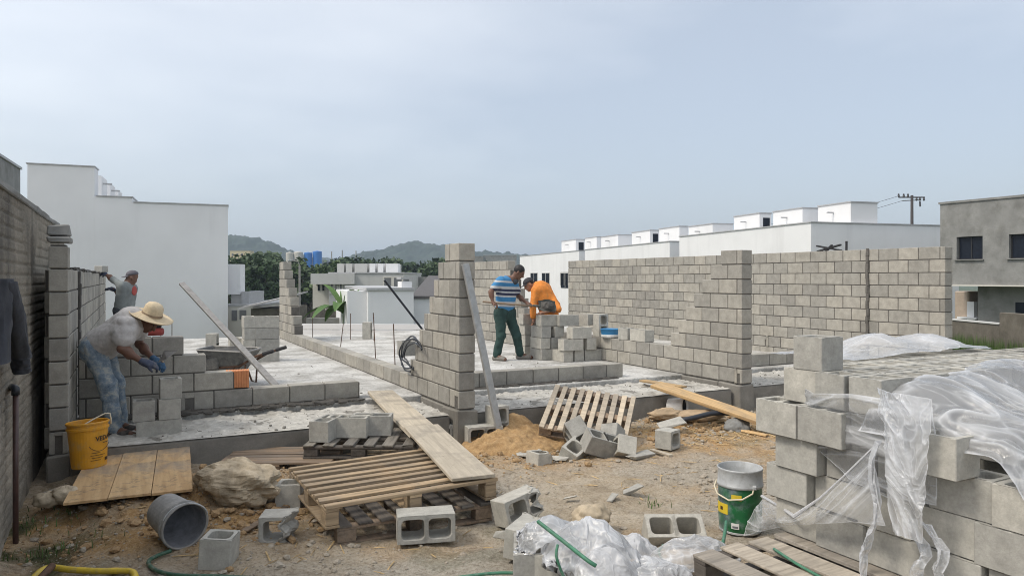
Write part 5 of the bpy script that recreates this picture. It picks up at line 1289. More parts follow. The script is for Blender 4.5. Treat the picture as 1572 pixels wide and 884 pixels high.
hp = [c + UP * .372 - Vector((math.cos(toc + R(112)), math.sin(toc + R(112)), 0)) * .05 + Vector((math.cos(toc), math.sin(toc), 0)) * .1, c + UP * .40 + Vector((math.cos(toc + R(100)), math.sin(toc + R(100)), 0)) * .04, c + UP * .435 + Vector((math.cos(toc + R(100)), math.sin(toc + R(100)), 0)) * .12, c + UP * .43 + Vector((math.cos(toc + R(100)), math.sin(toc + R(100)), 0)) * .155, c + UP * .385 + Vector((math.cos(toc + R(100)), math.sin(toc + R(100)), 0)) * .163, c + UP * .34 + Vector((math.cos(toc + R(100)), math.sin(toc + R(100)), 0)) * .163]
m_ = MB(); m_.tube(hp, .006, 8); m_.build('handle', 'white_handle', yb, smooth=True)
text_on_cylinder('VEDACIT', .052, c, .1475, toc + R(18), .235 + c.z, 'ink', yb, 'lettering', .05)
patch_on_cylinder(c, .1455, toc + R(42), toc + R(70), c.z + .213, c.z + .218, 'ink', yb, 'print_line')
m_ = MB(); pts = []
for i in range(16):
    a = toc + R(0 + 80 * i / 15); zz = c.z + .195 - .045 * math.sin(math.pi * (i / 15) ** .8); rr = .1445 + (zz - c.z - .2) * .06; pts.append((c.x + rr * math.cos(a), c.y + rr * math.sin(a), zz))
m_.tube(pts, .0022, 5); m_.build('print_arc', 'ink', yb)
for k in range(4): patch_on_cylinder(c, .1365 + .0035 * (3 - k) * .4, toc + R(4 + 3 * (k % 2)), toc + R(36 + 9 * ((k * 7) % 3)), c.z + .075 + .02 * k, c.z + .078 + .02 * k, 'ink', yb, 'print_line')
patch_on_cylinder(c, .1365, toc + R(58), toc + R(74), c.z + .06, c.z + .085, 'ink', yb, 'print_mark')
# green pail
c = on_z(1136, 812, -.355); toc = math.atan2(-c.y, -c.x)
gp = thing('paint_pail', 'tall metal pail, grey above and green below, with flower print and a wire handle', 'pail', c)
T_ = Matrix.Translation(c)
m_ = MB(); m_.lathe([(0.0, .006), (.138, .006), (.142, .012), (.148, .1), (.151, .2), (.150, .318)], 44, T_); o = m_.build('printed_body', 'paint_pail_green', gp, smooth=True)
m_ = MB(); m_.lathe([(.1505, .316), (.156, .318), (.1585, .326), (.1575, .336), (.153, .340), (.1525, .425), (.1545, .430), (.1565, .436), (.1555, .443), (.152, .446), (.148, .442), (.146, .36), (.142, .33), (0, .325)], 44, T_); m_.build('metal_rim', 'grey_metal_pail', gp, smooth=True)
m_ = MB(); m_.lathe([(.136, .0), (.144, .003), (.145, .014), (.140, .018)], 44, T_); m_.build('base_ring', 'grey_metal_pail', gp)
def on_pail(a, z, r=.16): return Vector((c.x + r * math.cos(toc + R(a)), c.y + r * math.sin(toc + R(a)), c.z + z))
m_ = MB(); m_.tube([on_pail(35, .335, .161), on_pail(28, .30, .175), on_pail(5, .262, .178), on_pail(-25, .245, .176), on_pail(-60, .265, .176), on_pail(-82, .30, .175), on_pail(-95, .335, .161)], .006, 8); m_.build('handle', 'white_handle', gp, smooth=True)
m_ = MB(); m_.box(on_pail(35, .338, .168), (.03, .03, .03), rz=toc, ch=.008); m_.build('handle_lug', 'grey_metal_pail', gp)
patch_on_cylinder(c, .1525, toc + R(-75), toc + R(-32), c.z + .135, c.z + .205, 'sticker_yellow', gp, 'yellow_print')
patch_on_cylinder(c, .1535, toc + R(-58), toc + R(-48), c.z + .158, c.z + .182, 'ink', gp, 'print_mark')
patch_on_cylinder(c, .1515, toc + R(-22), toc + R(-2), c.z + .046, c.z + .084, 'paper_white', gp, 'small_label')
patch_on_cylinder(c, .1528, toc + R(-19), toc + R(-5), c.z + .052, c.z + .066, 'inner_grey', gp, 'label_print')
patch_on_cylinder(c, .1525, toc + R(-22), toc + R(4), c.z + .245, c.z + .28, 'sticker_yellow', gp, 'flower_print')
# toppled grey bucket
mc = on_z(283, 842, -.36); ax = (RGT * .72 - FWD * .62 - UP * .12).normalized()
zz = ax; xx = UP.cross(zz).normalized(); yy = zz.cross(xx)
rb = Matrix.Translation(mc + UP * .155 - ax * .30) @ Matrix((xx, yy, zz)).transposed().to_4x4()
tb = thing('grey_bucket', 'grey mortar crusted bucket lying on its side on the dirt', 'bucket', mc)
m_ = MB(); m_.lathe([(0, .004), (.115, .004), (.122, .015), (.140, .24), (.150, .245), (.151, .262), (.142, .268), (.147, .30), (.156, .303), (.157, .316), (.150, .320), (.142, .315), (.134, .24), (.116, .02)], 40, rb); m_.build('body', 'grey_bucket', tb, smooth=False)
m_ = MB(); m_.lathe([(.1405, .312), (.1325, .24), (.114, .019), (0, .019)], 40, rb); m_.build('crusted_inside', 'inner_grey', tb, smooth=True)
m_ = MB(); m_.tube([rb @ Vector((.152 * math.cos(a), .152 * math.sin(a), .31 + .02 * math.sin(a * 2))) for a in np.linspace(.4, 2.7, 14)], .005, 6); m_.build('handle', 'grey_metal_pail', tb)
# small pail under the long plank
c = at_d(1041, 624, 9.2); ax = (RGT * .8 - FWD * .5 + UP * .05).normalized(); xx = UP.cross(ax).normalized(); yy = ax.cross(xx)
rb = Matrix.Translation(c - ax * .12) @ Matrix((xx, yy, ax)).transposed().to_4x4()
tb = thing('small_pail', 'small pale pail lying under the long yellowish plank', 'pail', c); m_ = MB(); m_.lathe([(0, 0), (.10, 0), (.115, .2), (.122, .205), (.115, .215), (.105, .19), (.09, .02), (0, .02)], 24, rb); m_.build('body', 'white_pvc', tb)
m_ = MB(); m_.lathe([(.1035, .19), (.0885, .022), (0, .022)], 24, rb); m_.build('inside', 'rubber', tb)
# sacks and black pipe under the plank
def lump(name, label, ctr, rx, ry, rz_, ang, mat, cat, seed, rough=.12, freq=3.0, n=28, kind=None, flat_=False):
    us = np.linspace(0, 2 * np.pi, n * 2, endpoint=False); vs_ = np.linspace(-np.pi / 2, np.pi / 2, n)
    U, Vv = np.meshgrid(us, vs_, indexing='ij'); x = np.cos(Vv) * np.cos(U); y = np.cos(Vv) * np.sin(U); z = np.sin(Vv)
    s_ = 1 + rough * fbm(x * freq + seed, y * freq, z * freq, o=4, s=seed) * 2 + (rough * .8 * (ridged(x * freq * 1.3, y * freq * 1.3 + seed, z * freq, o=3, s=seed + 1) - .3) if not flat_ else 0)
    x, y, z = x * s_ * rx, y * s_ * ry, z * s_ * rz_
    X_ = ctr.x + x * math.cos(ang) - y * math.sin(ang); Y_ = ctr.y + x * math.sin(ang) + y * math.cos(ang)
    P = np.stack([X_, Y_, ctr.z + z], -1); P = np.concatenate([P, P[:1]], 0)
    m_ = MB(); m_.grid(P); o = m_.build(name, mat, smooth=not (rough > .2)); return tag(o, label, cat, kind=kind)
lump('paper_sack', 'empty brown sack left of the pale pail under the long plank', at_d(1022, 636, 8.7), .22, .12, .07, R(-10), 'sack', 'sack', 3)
lump('paper_sack', 'flattened brown sack right below the pale pail under the long plank', at_d(1068, 638, 8.75), .36, .16, .07, R(-12), 'sack', 'sack', 8)
hose('black_pipe', 'black bent pipe lying among sacks under the long plank', [at_d(1042, 646, 8.5), at_d(1065, 641, 8.5), at_d(1095, 634, 8.6), at_d(1125, 634, 8.7)], .03, 'black_pipe', 'pipe')
lump('boulder', 'big pale brown boulder on the earth bank beside the plywood', on_z(366, 742, -.17), .40, .19, .16, R(-52), 'rock', 'rock', 4, .23, 1.6, 40)
for k, (u, v, d, s_, mt, lb) in enumerate(((908, 793, 5.15, .12, 'rock', 'grey rounded rock above the white plastic heap'), (345, 757, 5.75, .07, 'sand', 'ochre clod under the left of the boulder'), (375, 770, 5.7, .05, 'sand', 'small ochre clod in front of the boulder'), (100, 760, 5.55, .10, 'rock', 'stone under the left corner of the plywood'), (72, 767, 5.5, .08, 'rock', 'stone wedged at the foot of the old wall'),
        (1130, 655, 8.5, .13, 'plaster_grey', 'pale lump of set mortar under the end of the long plank'), (1330, 560, 9.0, .1, 'plaster_grey', 'grey lump behind the wrapped stack'), (335, 650, 7.75, .06, 'clay_brick', 'small broken piece of red clay brick on the foundation ledge'), (762, 740, 6.4, .03, 'plaster_grey', 'small pale stone right of the light pallet'))):
    c = at_d(u, v, d); lump('stone', lb, c, s_ * 1.25, s_, s_ * .7, R(k * 37), mt, 'stone', 20 + k, .2, 2.2, 18)
for k, (u, v, d, rx, ry, lb) in enumerate(((1030, 649, 8.2, .15, .08, 'flat pale broken slab piece right of the leaning pallet top'), (985, 697, 7.2, .16, .07, 'flat grey broken piece at the right foot of the rubble'), (806, 696, 7.35, .11, .06, 'flat pale chip left of the waist shaped broken block'), (858, 703, 7.2, .12, .05, 'thin pale shard between the broken block and the heap'), (780, 820, 4.75, .07, .06, 'pale shard left of the white plastic heap'), (875, 763, 5.8, .05, .025, 'small white chip on the bare dirt'), (972, 752, 6.0, .08, .03, 'flat cream scrap on the bare dirt in the centre'), (940, 763, 5.8, .05, .03, 'tiny cream scrap left of it on bare dirt'))):
    c = at_d(u, v, d); b = MB(); b.box((0, 0, 0), (rx * 2, ry * 2, .035 if rx > .06 else .012), ch=.004, jit=.018 if rx > .06 else .004); o = b.build('concrete_shard', 'loose_block'); o.matrix_world = Matrix.Translation(c) @ Euler((R(10), R(-8 + 5 * k), R(-20 + 31 * k))).to_matrix().to_4x4(); tag(o, lb, 'shard')
# sand heap
hx, hy = np.meshgrid(np.linspace(-1, 1, 80), np.linspace(-1, 1, 80), indexing='ij'); rr = np.hypot(hx, hy)
c = on_z(800, 684, -.36)
H_ = .17 * np.clip(1 - rr ** 1.5, 0, 1) * (1 + .45 * fbm(hx * 2.4, hy * 2.4, o=3, s=3)) + .05 * fbm(hx * 8, hy * 8, o=4, s=4) * (rr < .95) + .18 * np.exp(-((hx - .1) / .35) ** 2 - ((hy - .55) / .3) ** 2) * (rr < 1) - .07 * sstep(.85, 1, rr)
m_ = MB(); m_.grid(np.stack([c.x + hx * .72, c.y + .1 + hy * .52, -.37 + H_], -1)); tag(m_.build('sand_heap', 'sand', smooth=True), 'small heap of orange sand below the leaning bar', 'sand heap')
# ------------------------------------------------------------------ wheelbarrow
wc = on_z(352, 596, 0.0); wc = at_d(354, 590, 9.75); wc.z = 0.0
wb = thing('wheelbarrow', 'mortar crusted wheelbarrow full of dark mix behind the low stepped wall', 'wheelbarrow', wc)
def W(x, y, z): return wc + RGT * x + FWD * y + UP * z
rim = [(-.36, -.20), (-.34, -.27), (.24, -.30), (.32, -.26), (.32, .26), (.24, .30), (-.34, .27), (-.36, .20)]
def rimz(x): return .47 - .04 * x
vs = [W(x, y, rimz(x)) for x, y in rim] + [W(x * .60 - .02, y * .66, .20) for x, y in rim] + [W(x * .95, y * .95, rimz(x)) for x, y in rim] + [W(x * .58 - .02, y * .63, .215) for x, y in rim]
m_ = MB(); n8 = range(8)
m_.add(vs, [(i, (i + 1) % 8, 8 + (i + 1) % 8, 8 + i) for i in n8] + [(16 + i, 24 + i, 24 + (i + 1) % 8, 16 + (i + 1) % 8) for i in n8] + [(i, 16 + i, 16 + (i + 1) % 8, (i + 1) % 8) for i in n8] + [tuple(8 + i for i in n8)])
m_.build('tray', 'barrow_steel', wb)
m_ = MB(); m_.tube([W(x, y, rimz(x) + .004) for x, y in rim + [rim[0]]], .012, 6); m_.build('rim', 'steel', wb)
us = np.linspace(-1, 1, 40); U, Vv = np.meshgrid(us, us, indexing='ij')
P = np.zeros((40, 40, 3)); hh = .415 + .085 * np.clip(1 - U ** 2, 0, 1) * np.clip(1 - Vv ** 2, 0, 1) + .035 * fbm(U * 3, Vv * 3, o=4, s=8)
for i in range(40):
    for j in range(40): P[i, j] = W(-.02 + U[i, j] * .315, Vv[i, j] * .26, hh[i, j])
m_ = MB(); m_.grid(P); m_.build('mortar_load', 'wet_mortar', wb, smooth=True)
for y in (-.2, .2):
    m_ = MB(); m_.tube([W(-.42, y * .3, .17), W(-.2, y, .24), W(.2, y * 1.1, .27), W(.42, y * 1.3, .40), W(.62, y * 1.35, .46)], .017, 8); m_.build('frame_tube', 'rust', wb, smooth=True)
    m_ = MB(); m_.tube([W(.52, y * 1.33, .435), W(.66, y * 1.36, .475)], .024, 8); m_.build('grip', 'rubber', wb)
    m_ = MB(); m_.tube([W(.12, y * 1.05, .27), W(.20, y * 1.15, .02), W(.26, y * 1.15, .0), W(.28, y * 1.1, .29)], .014, 6); m_.build('leg', 'rust', wb)
m_ = MB(); tor = []
ax_ = (FWD).normalized()
wm = Matrix.Translation(W(-.30, 0, .165)) @ Matrix((RGT, UP, -FWD)).transposed().to_4x4()
m_.lathe([(.10, -.035), (.14, -.042), (.163, -.025), (.166, 0), (.163, .025), (.14, .042), (.10, .035)], 28, wm); wh = m_.build('wheel', 'rubber', wb, smooth=True)
m_ = MB(); m_.lathe([(0, -.03), (.1, -.025), (.105, 0), (.1, .025), (0, .03)], 20, wm); m_.build('rim', 'rust', wh)
m_ = MB(); m_.box(W(-.18, -.22, .30), (.22, .06, .16), rz=-YAW, ch=.02, jit=.02); m_.build('mortar_crust', 'barrow_steel', wb)
# clay brick
c = on_y(364.5, 583, 8.60); c.z = 0.306
m_ = MB()
for k in range(9): m_.box((-.125 + .03125 * k * .97 + .004, 0, 0), (.027, .14, .19), ch=.004)
m_.box((0, 0, 0), (.262, .128, .182)); o = m_.build('clay_brick', 'clay_brick'); o.matrix_world = Matrix.Translation(c) @ Matrix.Rotation(R(-8), 4, 'Z') @ Matrix.Scale(.9, 4, (1, 0, 0)); tag(o, 'orange ribbed clay brick on the low wall before the wheelbarrow leg', 'brick')
# jacket hanging on the old wall
js = np.linspace(0, 1, 40); jt = np.linspace(0, 1, 30); S_, T2 = np.meshgrid(js, jt, indexing='ij')
jk = thing('jacket', 'dark grey jacket hanging from the old wall at the left edge', 'jacket', on_x(10, 440, -.73))
def cloth(name, c0, c1, w0, w1, seed, th=.06):
    """a hanging tube of cloth from c0 down to c1"""
    n, m2 = 34, 26; P = np.zeros((n, m2, 3))
    for i in range(n):
        t_ = i / (n - 1); ctr = c0.lerp(c1, t_); wd = w0 + (w1 - w0) * t_
        for j in range(m2):
            a = 2 * math.pi * j / (m2 - 1); f_ = 1 + .42 * float(fbm(math.cos(a) * 2.2 + seed, t_ * 3.2 + math.sin(a) * 1.2, math.sin(a) * 2.2, o=3, s=seed))
            P[i, j] = ctr + Vector((math.cos(a) * th * f_ + .02, 0, 0)) + Vector((0, 1, 0)) * math.sin(a) * wd * f_
    P[:, -1] = P[:, 0]
    m_ = MB(); m_.grid(P); m_.f.append(tuple(range(m2 - 1))); m_.f.append(tuple((n - 1) * m2 + k for k in range(m2 - 1)))
    return m_.build(name, 'jacket', jk, smooth=True)
cloth('body', on_x(-8, 428, -.69), on_x(-12, 556, -.69), .16, .22, 2, .06)
cloth('sleeve', on_x(3, 432, -.665), on_x(27, 550, -.655), .17, .13, 5, .055)
cloth('cuff', on_x(26, 546, -.66), on_x(29, 572, -.66), .125, .12, 7, .05)

# ------------------------------------------------------------------ plastic film
def film(name, label, P, mat, amp=.02, freq=9.0, seed=0, group=None, base=0.15, gain=1.0, along=0, aniso=5.0):
    """P: (n, m, 3) grid of a sheet; folds run mainly along one of its directions ('along': 0 first, 1 second, None both)"""
    P = np.array(P, float); n, m2 = P.shape[:2]
    du = np.gradient(P, axis=0); dv = np.gradient(P, axis=1); Nn = np.cross(du, dv); Nn /= (np.linalg.norm(Nn, axis=2, keepdims=True) + 1e-9)
    s_ = np.cumsum(np.linalg.norm(du, axis=2), 0); t_ = np.cumsum(np.linalg.norm(dv, axis=2), 1)
    if along == 0: s_ = s_ / aniso
    elif along == 1: t_ = t_ / aniso
    w1 = .12 * fbm(s_ * 5, t_ * 5, o=3, s=seed + 40); w2 = .12 * fbm(s_ * 5, t_ * 5, o=3, s=seed + 50)
    a, b = s_ + w1, t_ + w2
    fold = 1 - np.abs(vnoise(a * freq, b * freq, s=seed)) * 2.2; fold2 = 1 - np.abs(vnoise(a * freq * 2.3 + 9, b * freq * 2.3, s=seed + 3)) * 2.4; fold3 = 1 - np.abs(vnoise(a * freq * 5 + 3, b * freq * 5, s=seed + 5)) * 2.6
    soft = vnoise(a * freq * .45, b * freq * .45, s=seed + 9)
    P = P + Nn * (amp * (soft * 1.1 + .55 * np.clip(fold, 0, 1) + .25 * np.clip(fold2, 0, 1) + .08 * np.clip(fold3, 0, 1)))[..., None]
    m_ = MB(); m_.grid(P)
    cr = base + gain * (.55 * np.clip(fold, 0, 1) ** 3 + .45 * np.clip(fold2, 0, 1) ** 3 + .35 * np.clip(fold3, 0, 1) ** 3) + .22 * fbm(a * 3, b * 3, o=3, s=seed + 70)
    ed = np.minimum(np.minimum(np.arange(n)[:, None], n - 1 - np.arange(n)[:, None]) + 0 * cr, np.minimum(np.arange(m2)[None], m2 - 1 - np.arange(m2)[None]) + 0 * cr); cr = np.maximum(cr, .75 * (ed < 1.5))
    return tag(m_.build(name, mat, smooth=True, attr=('crease', np.clip(cr, 0, 1.2).reshape(-1))), label, 'plastic film', group)
def lerpgrid(rows_, n, m2):
    """loft: each entry a polyline of the same number of points"""
    A = np.array([[tuple(p) for p in r_] for r_ in rows_], float); k, l = A.shape[:2]
    B = np.zeros((n, l, 3)); ti = np.linspace(0, k - 1, n)
    for c_ in range(3):
        for j in range(l): B[:, j, c_] = np.interp(ti, range(k), A[:, j, c_])
    Cc = np.zeros((n, m2, 3)); tj = np.linspace(0, l - 1, m2)
    for c_ in range(3):
        for i in range(n): Cc[i, :, c_] = np.interp(tj, range(l), B[i, :, c_])
    for _ in range(3):
        Cc[1:-1] = (Cc[:-2] + 2 * Cc[1:-1] + Cc[2:]) / 4; Cc[:, 1:-1] = (Cc[:, :-2] + 2 * Cc[:, 1:-1] + Cc[:, 2:]) / 4
    return Cc
V = Vector
# band round the upper rows of the left face
XL = 3.36
film('plastic_wrap', 'clear wrap band clinging round the upper rows of the block stack', lerpgrid([[V((3.42, 2.95, z)), V((XL + .01, 2.82, z - .02)), V((XL - .03, 2.55, z - dz)), V((XL - .04, 2.35, z - dz * 1.2)), V((XL - .03, 2.1, z - dz))] for z, dz in ((.80, -.02), (.72, .06), (.66, .10), (.58, .13), (.50, .14))], 110, 240), 'film_clear', .018, 8, 3, base=.20, gain=.9, along=1)
# drape falling down the left face near the near corner
film('plastic_wrap', 'crumpled clear wrap hanging down the near left corner of the block stack', lerpgrid([[V((XL - .07 - .02 * i, 2.36 - .03 * i, z)), V((XL - .17, 2.26 - .015 * i, z)), V((XL - .16, 2.13, z)), V((XL - .18, 2.02 + .01 * i, z))] for i, z in enumerate((.88, .72, .52, .36, .22))], 240, 130), 'film_milky', .03, 10, 11, base=.26, gain=1.0, along=0, aniso=1.8)
for k, (ya, yb_, wd, lb) in enumerate(((2.33, 2.40, .022, 'narrow strand of wrap hanging down the stack left of the drape'), (2.14, 2.12, .035, 'middle strand of wrap hanging below the drape to the pallet'), (2.08, 1.98, .04, 'right strand of wrap hanging below the drape'))):
    film('plastic_strand', lb, lerpgrid([[V((XL - .11 - .02 * math.sin(i * 2), ya + (yb_ - ya) * i / 7 - wd + .03 * math.sin(i * 1.3 + k), z)), V((XL - .15, ya + (yb_ - ya) * i / 7 + .03 * math.sin(i * 1.3 + k), z)), V((XL - .11, ya + (yb_ - ya) * i / 7 + wd + .03 * math.sin(i * 1.3 + k), z))] for i, z in enumerate(np.linspace(.62 if k == 0 else .3, -.06, 8))], 160, 24), 'film_milky', .016, 16, 30 + k, base=.3, gain=.8, along=0, aniso=2.5, group='strands hanging off the stack wrap')
# mound over the near end
xs = np.linspace(3.30, 4.75, 260); ys = np.linspace(1.62, 2.5, 150); Xs, Ys = np.meshgrid(xs, ys, indexing='ij')
Zs = .70 + .17 * np.exp(-((Ys - 2.32) / .30) ** 2) * sstep(3.25, 3.6, Xs) + .06 * np.exp(-((Xs - 4.2) / .4) ** 2) - .22 * sstep(1.85, 1.62, Ys) - .06 * sstep(3.42, 3.28, Xs)
film('plastic_wrap', 'large milky sheet of wrap heaped over the near end of the block stack', np.stack([Xs, Ys, Zs], -1), 'film_milky', .035, 5.5, 17, base=.16, gain=.9, along=1, aniso=2.6)
# arch of loose film on the far part of the top
xs = np.linspace(4.0, 5.5, 200); ys = np.linspace(3.05, 3.75, 90); Xs, Ys = np.meshgrid(xs, ys, indexing='ij')
Zs = .905 + (.12 * np.exp(-((Xs - 4.6) / .28) ** 2) + .10 * np.exp(-((Xs - 5.15) / .24) ** 2)) * np.exp(-((Ys - 3.35) / .22) ** 2)
film('plastic_wrap', 'two low arches of loose milky film at the back of the stack top', np.stack([Xs, Ys, Zs], -1), 'film_milky', .018, 6, 23, base=.3, gain=.8, along=0, aniso=3)
# tail pulled over to the pail
UE = [at_d(1172, 762, 4.72), on_x(1196, 776, 3.46), on_x(1222, 793, 3.33), on_x(1262, 765, 3.30), on_x(1300, 730, 3.28), on_x(1345, 686, 3.27)]
LE = [at_d(1140, 822, 4.80), on_x(1180, 812, 3.42), on_x(1215, 806, 3.31), on_x(1262, 802, 3.27), on_x(1310, 800, 3.25), on_x(1362, 806, 3.25)]
film('plastic_wrap', 'clear twisted tail of wrap stretched from the pail to the stack', lerpgrid([UE, [a.lerp(b, .35) - RGT * .02 for a, b in zip(UE, LE)], [a.lerp(b, .7) - RGT * .02 for a, b in zip(UE, LE)], LE], 100, 240), 'film_clear', .012, 9, 41, base=.22, gain=.85, along=1, aniso=6)
m_ = MB()
m_.tube([UE[i] + UP * .004 - RGT * .01 for i in range(6)], [.010, .007, .012, .006, .005, .004], 7)
tag(m_.build('plastic_strand', 'bag_white', attr=('crease', np.full(42, .9))), 'twisted white upper edge of the wrap tail beside the pail', 'plastic film')
# white heap of bags and film in the foreground
def heap(name, label, u, v, d, lx, ly, h, seed, mat, ang=-27.6, amp=.03, freq=8, base=.25):
    c = at_d(u, v, d); n = 170
    us = np.linspace(-1, 1, n); U, Vv = np.meshgrid(us, us, indexing='ij'); rr = np.hypot(U, Vv) * (1 + .35 * fbm(U * 1.5, Vv * 1.5, o=3, s=seed))
    z = h * np.clip(1 - rr ** 2.2, -.15, 1) + h * .45 * fbm(U * 1.6, Vv * 1.6, o=2, s=seed + 1) * (rr < 1.05)
    ca, sa = math.cos(R(ang)), math.sin(R(ang)); x = U * lx; y = Vv * ly
    zg = ground_h(c.x + x * ca - y * sa, c.y + x * sa + y * ca)
    P = np.stack([c.x + x * ca - y * sa, c.y + x * sa + y * ca, np.maximum(c.z + z, zg + .006)], -1)
    return film(name, label, P, mat, amp, freq, seed, base=base, gain=.8, along=None)
heap('plastic_bag', 'white crumpled bag on top of two blocks, far left of the plastic heap', 842, 830, 4.35, .19, .14, .10, 51, 'film_milky', amp=.035, freq=6)
heap('plastic_bag', 'clear crumpled film in the middle of the foreground heap', 905, 855, 4.2, .26, .2, .17, 57, 'film_milky', amp=.05, freq=5, base=.22)
heap('plastic_bag', 'smooth white bag at the front of the foreground heap', 925, 892, 3.95, .18, .15, .16, 63, 'bag_white', amp=.02, freq=6)
heap('plastic_bag', 'clear dome of film right of the smooth white bag', 1010, 893, 4.0, .2, .15, .15, 68, 'film_milky', amp=.025, freq=7, base=.25)
heap('plastic_bag', 'torn white film spreading right towards the green strap', 1055, 858, 4.25, .28, .16, .09, 74, 'film_milky', amp=.03, freq=6)
heap('plastic_bag', 'small torn white film below the grey block with dark holes', 965, 848, 4.35, .16, .12, .10, 79, 'bag_white', amp=.03, freq=6)
hose('green_strap', 'flat green strap lying across the white plastic heap', [at_d(826, 800, 4.15), at_d(862, 828, 3.98), at_d(900, 858, 3.8), at_d(915, 868, 3.78)], .011, 'green_strap', 'strap')
hose('green_strap', 'green strap looping up beside the printed pail', [at_d(1115, 800, 4.75), at_d(1112, 822, 4.62), at_d(1106, 845, 4.45), at_d(1095, 866, 4.3), at_d(1082, 888, 4.15)], .011, 'green_strap', 'strap')
hose('green_strap', 'short green strap hanging before the two covered blocks', [at_d(856, 836, 4.0), at_d(854, 852, 3.95), at_d(860, 872, 3.95), at_d(868, 890, 3.95)], .008, 'green_strap', 'strap')
hose('green_strap', 'small green strap loop under the grey block with dark holes', [at_d(1018, 836, 4.4), at_d(1012, 846, 4.3), at_d(1016, 858, 4.25)], .007, 'green_strap', 'strap')
hose('green_strap', 'thin green strap lying on the dusty pallet slats', [on_z(1188, 842, -.045), on_z(1225, 866, -.045), on_z(1265, 888, -.045)], .008, 'green_strap', 'strap')
# ------------------------------------------------------------------ small rubble: nobody could count it
rb_ = MB(); rs = random.Random(5)
ICO = [(0, -.526, .851), (0, .526, .851), (0, -.526, -.851), (0, .526, -.851), (-.526, .851, 0), (.526, .851, 0), (-.526, -.851, 0), (.526, -.851, 0), (.851, 0, .526), (.851, 0, -.526), (-.851, 0, .526), (-.851, 0, -.526)]
ICF = [(0, 1, 10), (0, 8, 1), (1, 4, 10), (1, 5, 4), (1, 8, 5), (0, 10, 6), (0, 6, 7), (0, 7, 8), (8, 7, 9), (8, 9, 5), (10, 4, 11), (10, 11, 6), (4, 5, 3), (4, 3, 11), (5, 9, 3), (2, 3, 9), (2, 9, 7), (2, 7, 6), (2, 6, 11), (2, 11, 3)]
ICF = [(f[0], f[1], f[2]) for f in ICF]
def chunk(mb, p, s_):
    a = rs.uniform(0, 6.28); ca, sa = math.cos(a), math.sin(a); sx, sy, sz = rs.uniform(.7, 1.3), rs.uniform(.6, 1.1), rs.uniform(.45, .8)
    vs = []
    for x, y, z in ICO:
        q = rs.uniform(.7, 1.15) * s_; x, y, z = x * sx * q, y * sy * q, z * sz * q
        vs.append((p.x + x * ca - y * sa, p.y + x * sa + y * ca, p.z + z))
    mb.add(vs, ICF)
for k in range(11000):
    x, y = rs.uniform(-.6, 8.0), rs.uniform(3.2, 7.3)
    if vnoise(np.array([x * 1.1]), np.array([y * 1.1]), s=3)[0] < rs.uniform(-.7, .5): continue
    s_ = min(.032, .0055 * rs.paretovariate(1.8)); chunk(rb_, Vector((x, y, gz(x, y) + s_ * .2)), s_)
tag(rb_.build('gravel', 'rubble'), 'scattered grit and small stones on the dirt', 'gravel', kind='stuff')
cl = MB()
for k in range(1500):
    x, y = rs.gauss(.55, .6), rs.gauss(6.05, .38)
    if rs.random() < .3: x, y = rs.gauss(3.6, .5), rs.gauss(6.55, .35)
    if rs.random() < .15: x, y = rs.gauss(6.1, .7), rs.gauss(6.5, .35)
    if y > 7.2: continue
    s_ = min(.05, .009 * rs.paretovariate(1.8)); chunk(cl, Vector((x, y, gz(x, y) + s_ * .3)), s_)
tag(cl.build('soil_clods', 'clod'), 'loose ochre clods of earth on the banks', 'earth clods', kind='stuff')
ch_ = MB()
for k in range(700):
    x, y = rs.gauss(6.3, .55), rs.gauss(6.35, .35)
    if rs.random() < .35: x, y = rs.uniform(0, 7), rs.uniform(4.2, 7.2)
    if y > 7.25: continue
    a = rs.uniform(0, 6.28); l_ = rs.uniform(.02, .09); w_ = rs.uniform(.002, .007); e = Vector((math.cos(a), math.sin(a), rs.uniform(-.15, .15))) * l_; sd_ = Vector((-math.sin(a), math.cos(a), 0)) * w_; p = Vector((x, y, gz(x, y) + .006))
    ch_.add([p - e - sd_, p + e - sd_, p + e + sd_, p - e + sd_, p + UP * .006], [(0, 1, 4), (1, 2, 4), (2, 3, 4), (3, 0, 4)])
tag(ch_.build('wood_chips', 'dry_straw'), 'dry straw and wood splinters on the dirt', 'wood chips', kind='stuff')
cr = MB()
for k in range(800):
    x, y = rs.uniform(0, 10.6), (rs.uniform(7.35, 8.35) if rs.random() < .6 else rs.uniform(8.8, 12))
    if 3.2 < x < 3.62 or 6.8 < x < 7.25 or abs(y - 8.62) < .13: continue
    z = -.06 if y < 8.4 else .0
    s_ = min(.022, .004 * rs.paretovariate(1.9)); chunk(cr, Vector((x, y, z + .006)), s_)
tag(cr.build('mortar_crumbs', 'beam'), 'mortar crumbs on slab and ledge', 'crumbs', kind='stuff')
wd_ = MB()
for (u, v, n, sp) in ((1003, 772, 26, .05), (60, 800, 90, .16), (95, 835, 40, .14), (45, 840, 50, .1)):
    c = on_z(u, v, -.35)
    for k in range(n):
        x, y = c.x + rs.gauss(0, sp), c.y + rs.gauss(0, sp); z = gz(x, y) - .01; a = rs.uniform(0, 6.28); h_ = rs.uniform(.02, .075); w_ = rs.uniform(.002, .005); l_ = rs.uniform(.01, .05)
        e = Vector((math.cos(a), math.sin(a), 0)); q = Vector((x, y, z)); sd_ = Vector((-e.y, e.x, 0)) * w_
        wd_.add([q - sd_, q + sd_, q + e * l_ * .5 + UP * h_ * .75 + sd_ * .7, q + e * l_ + UP * h_, q + e * l_ * .5 + UP * h_ * .75 - sd_ * .7], [(0, 1, 2, 4), (4, 2, 3)])
tag(wd_.build('weeds', 'grass_blade'), 'sparse small weeds sprouting from the dirt', 'weeds', kind='stuff')
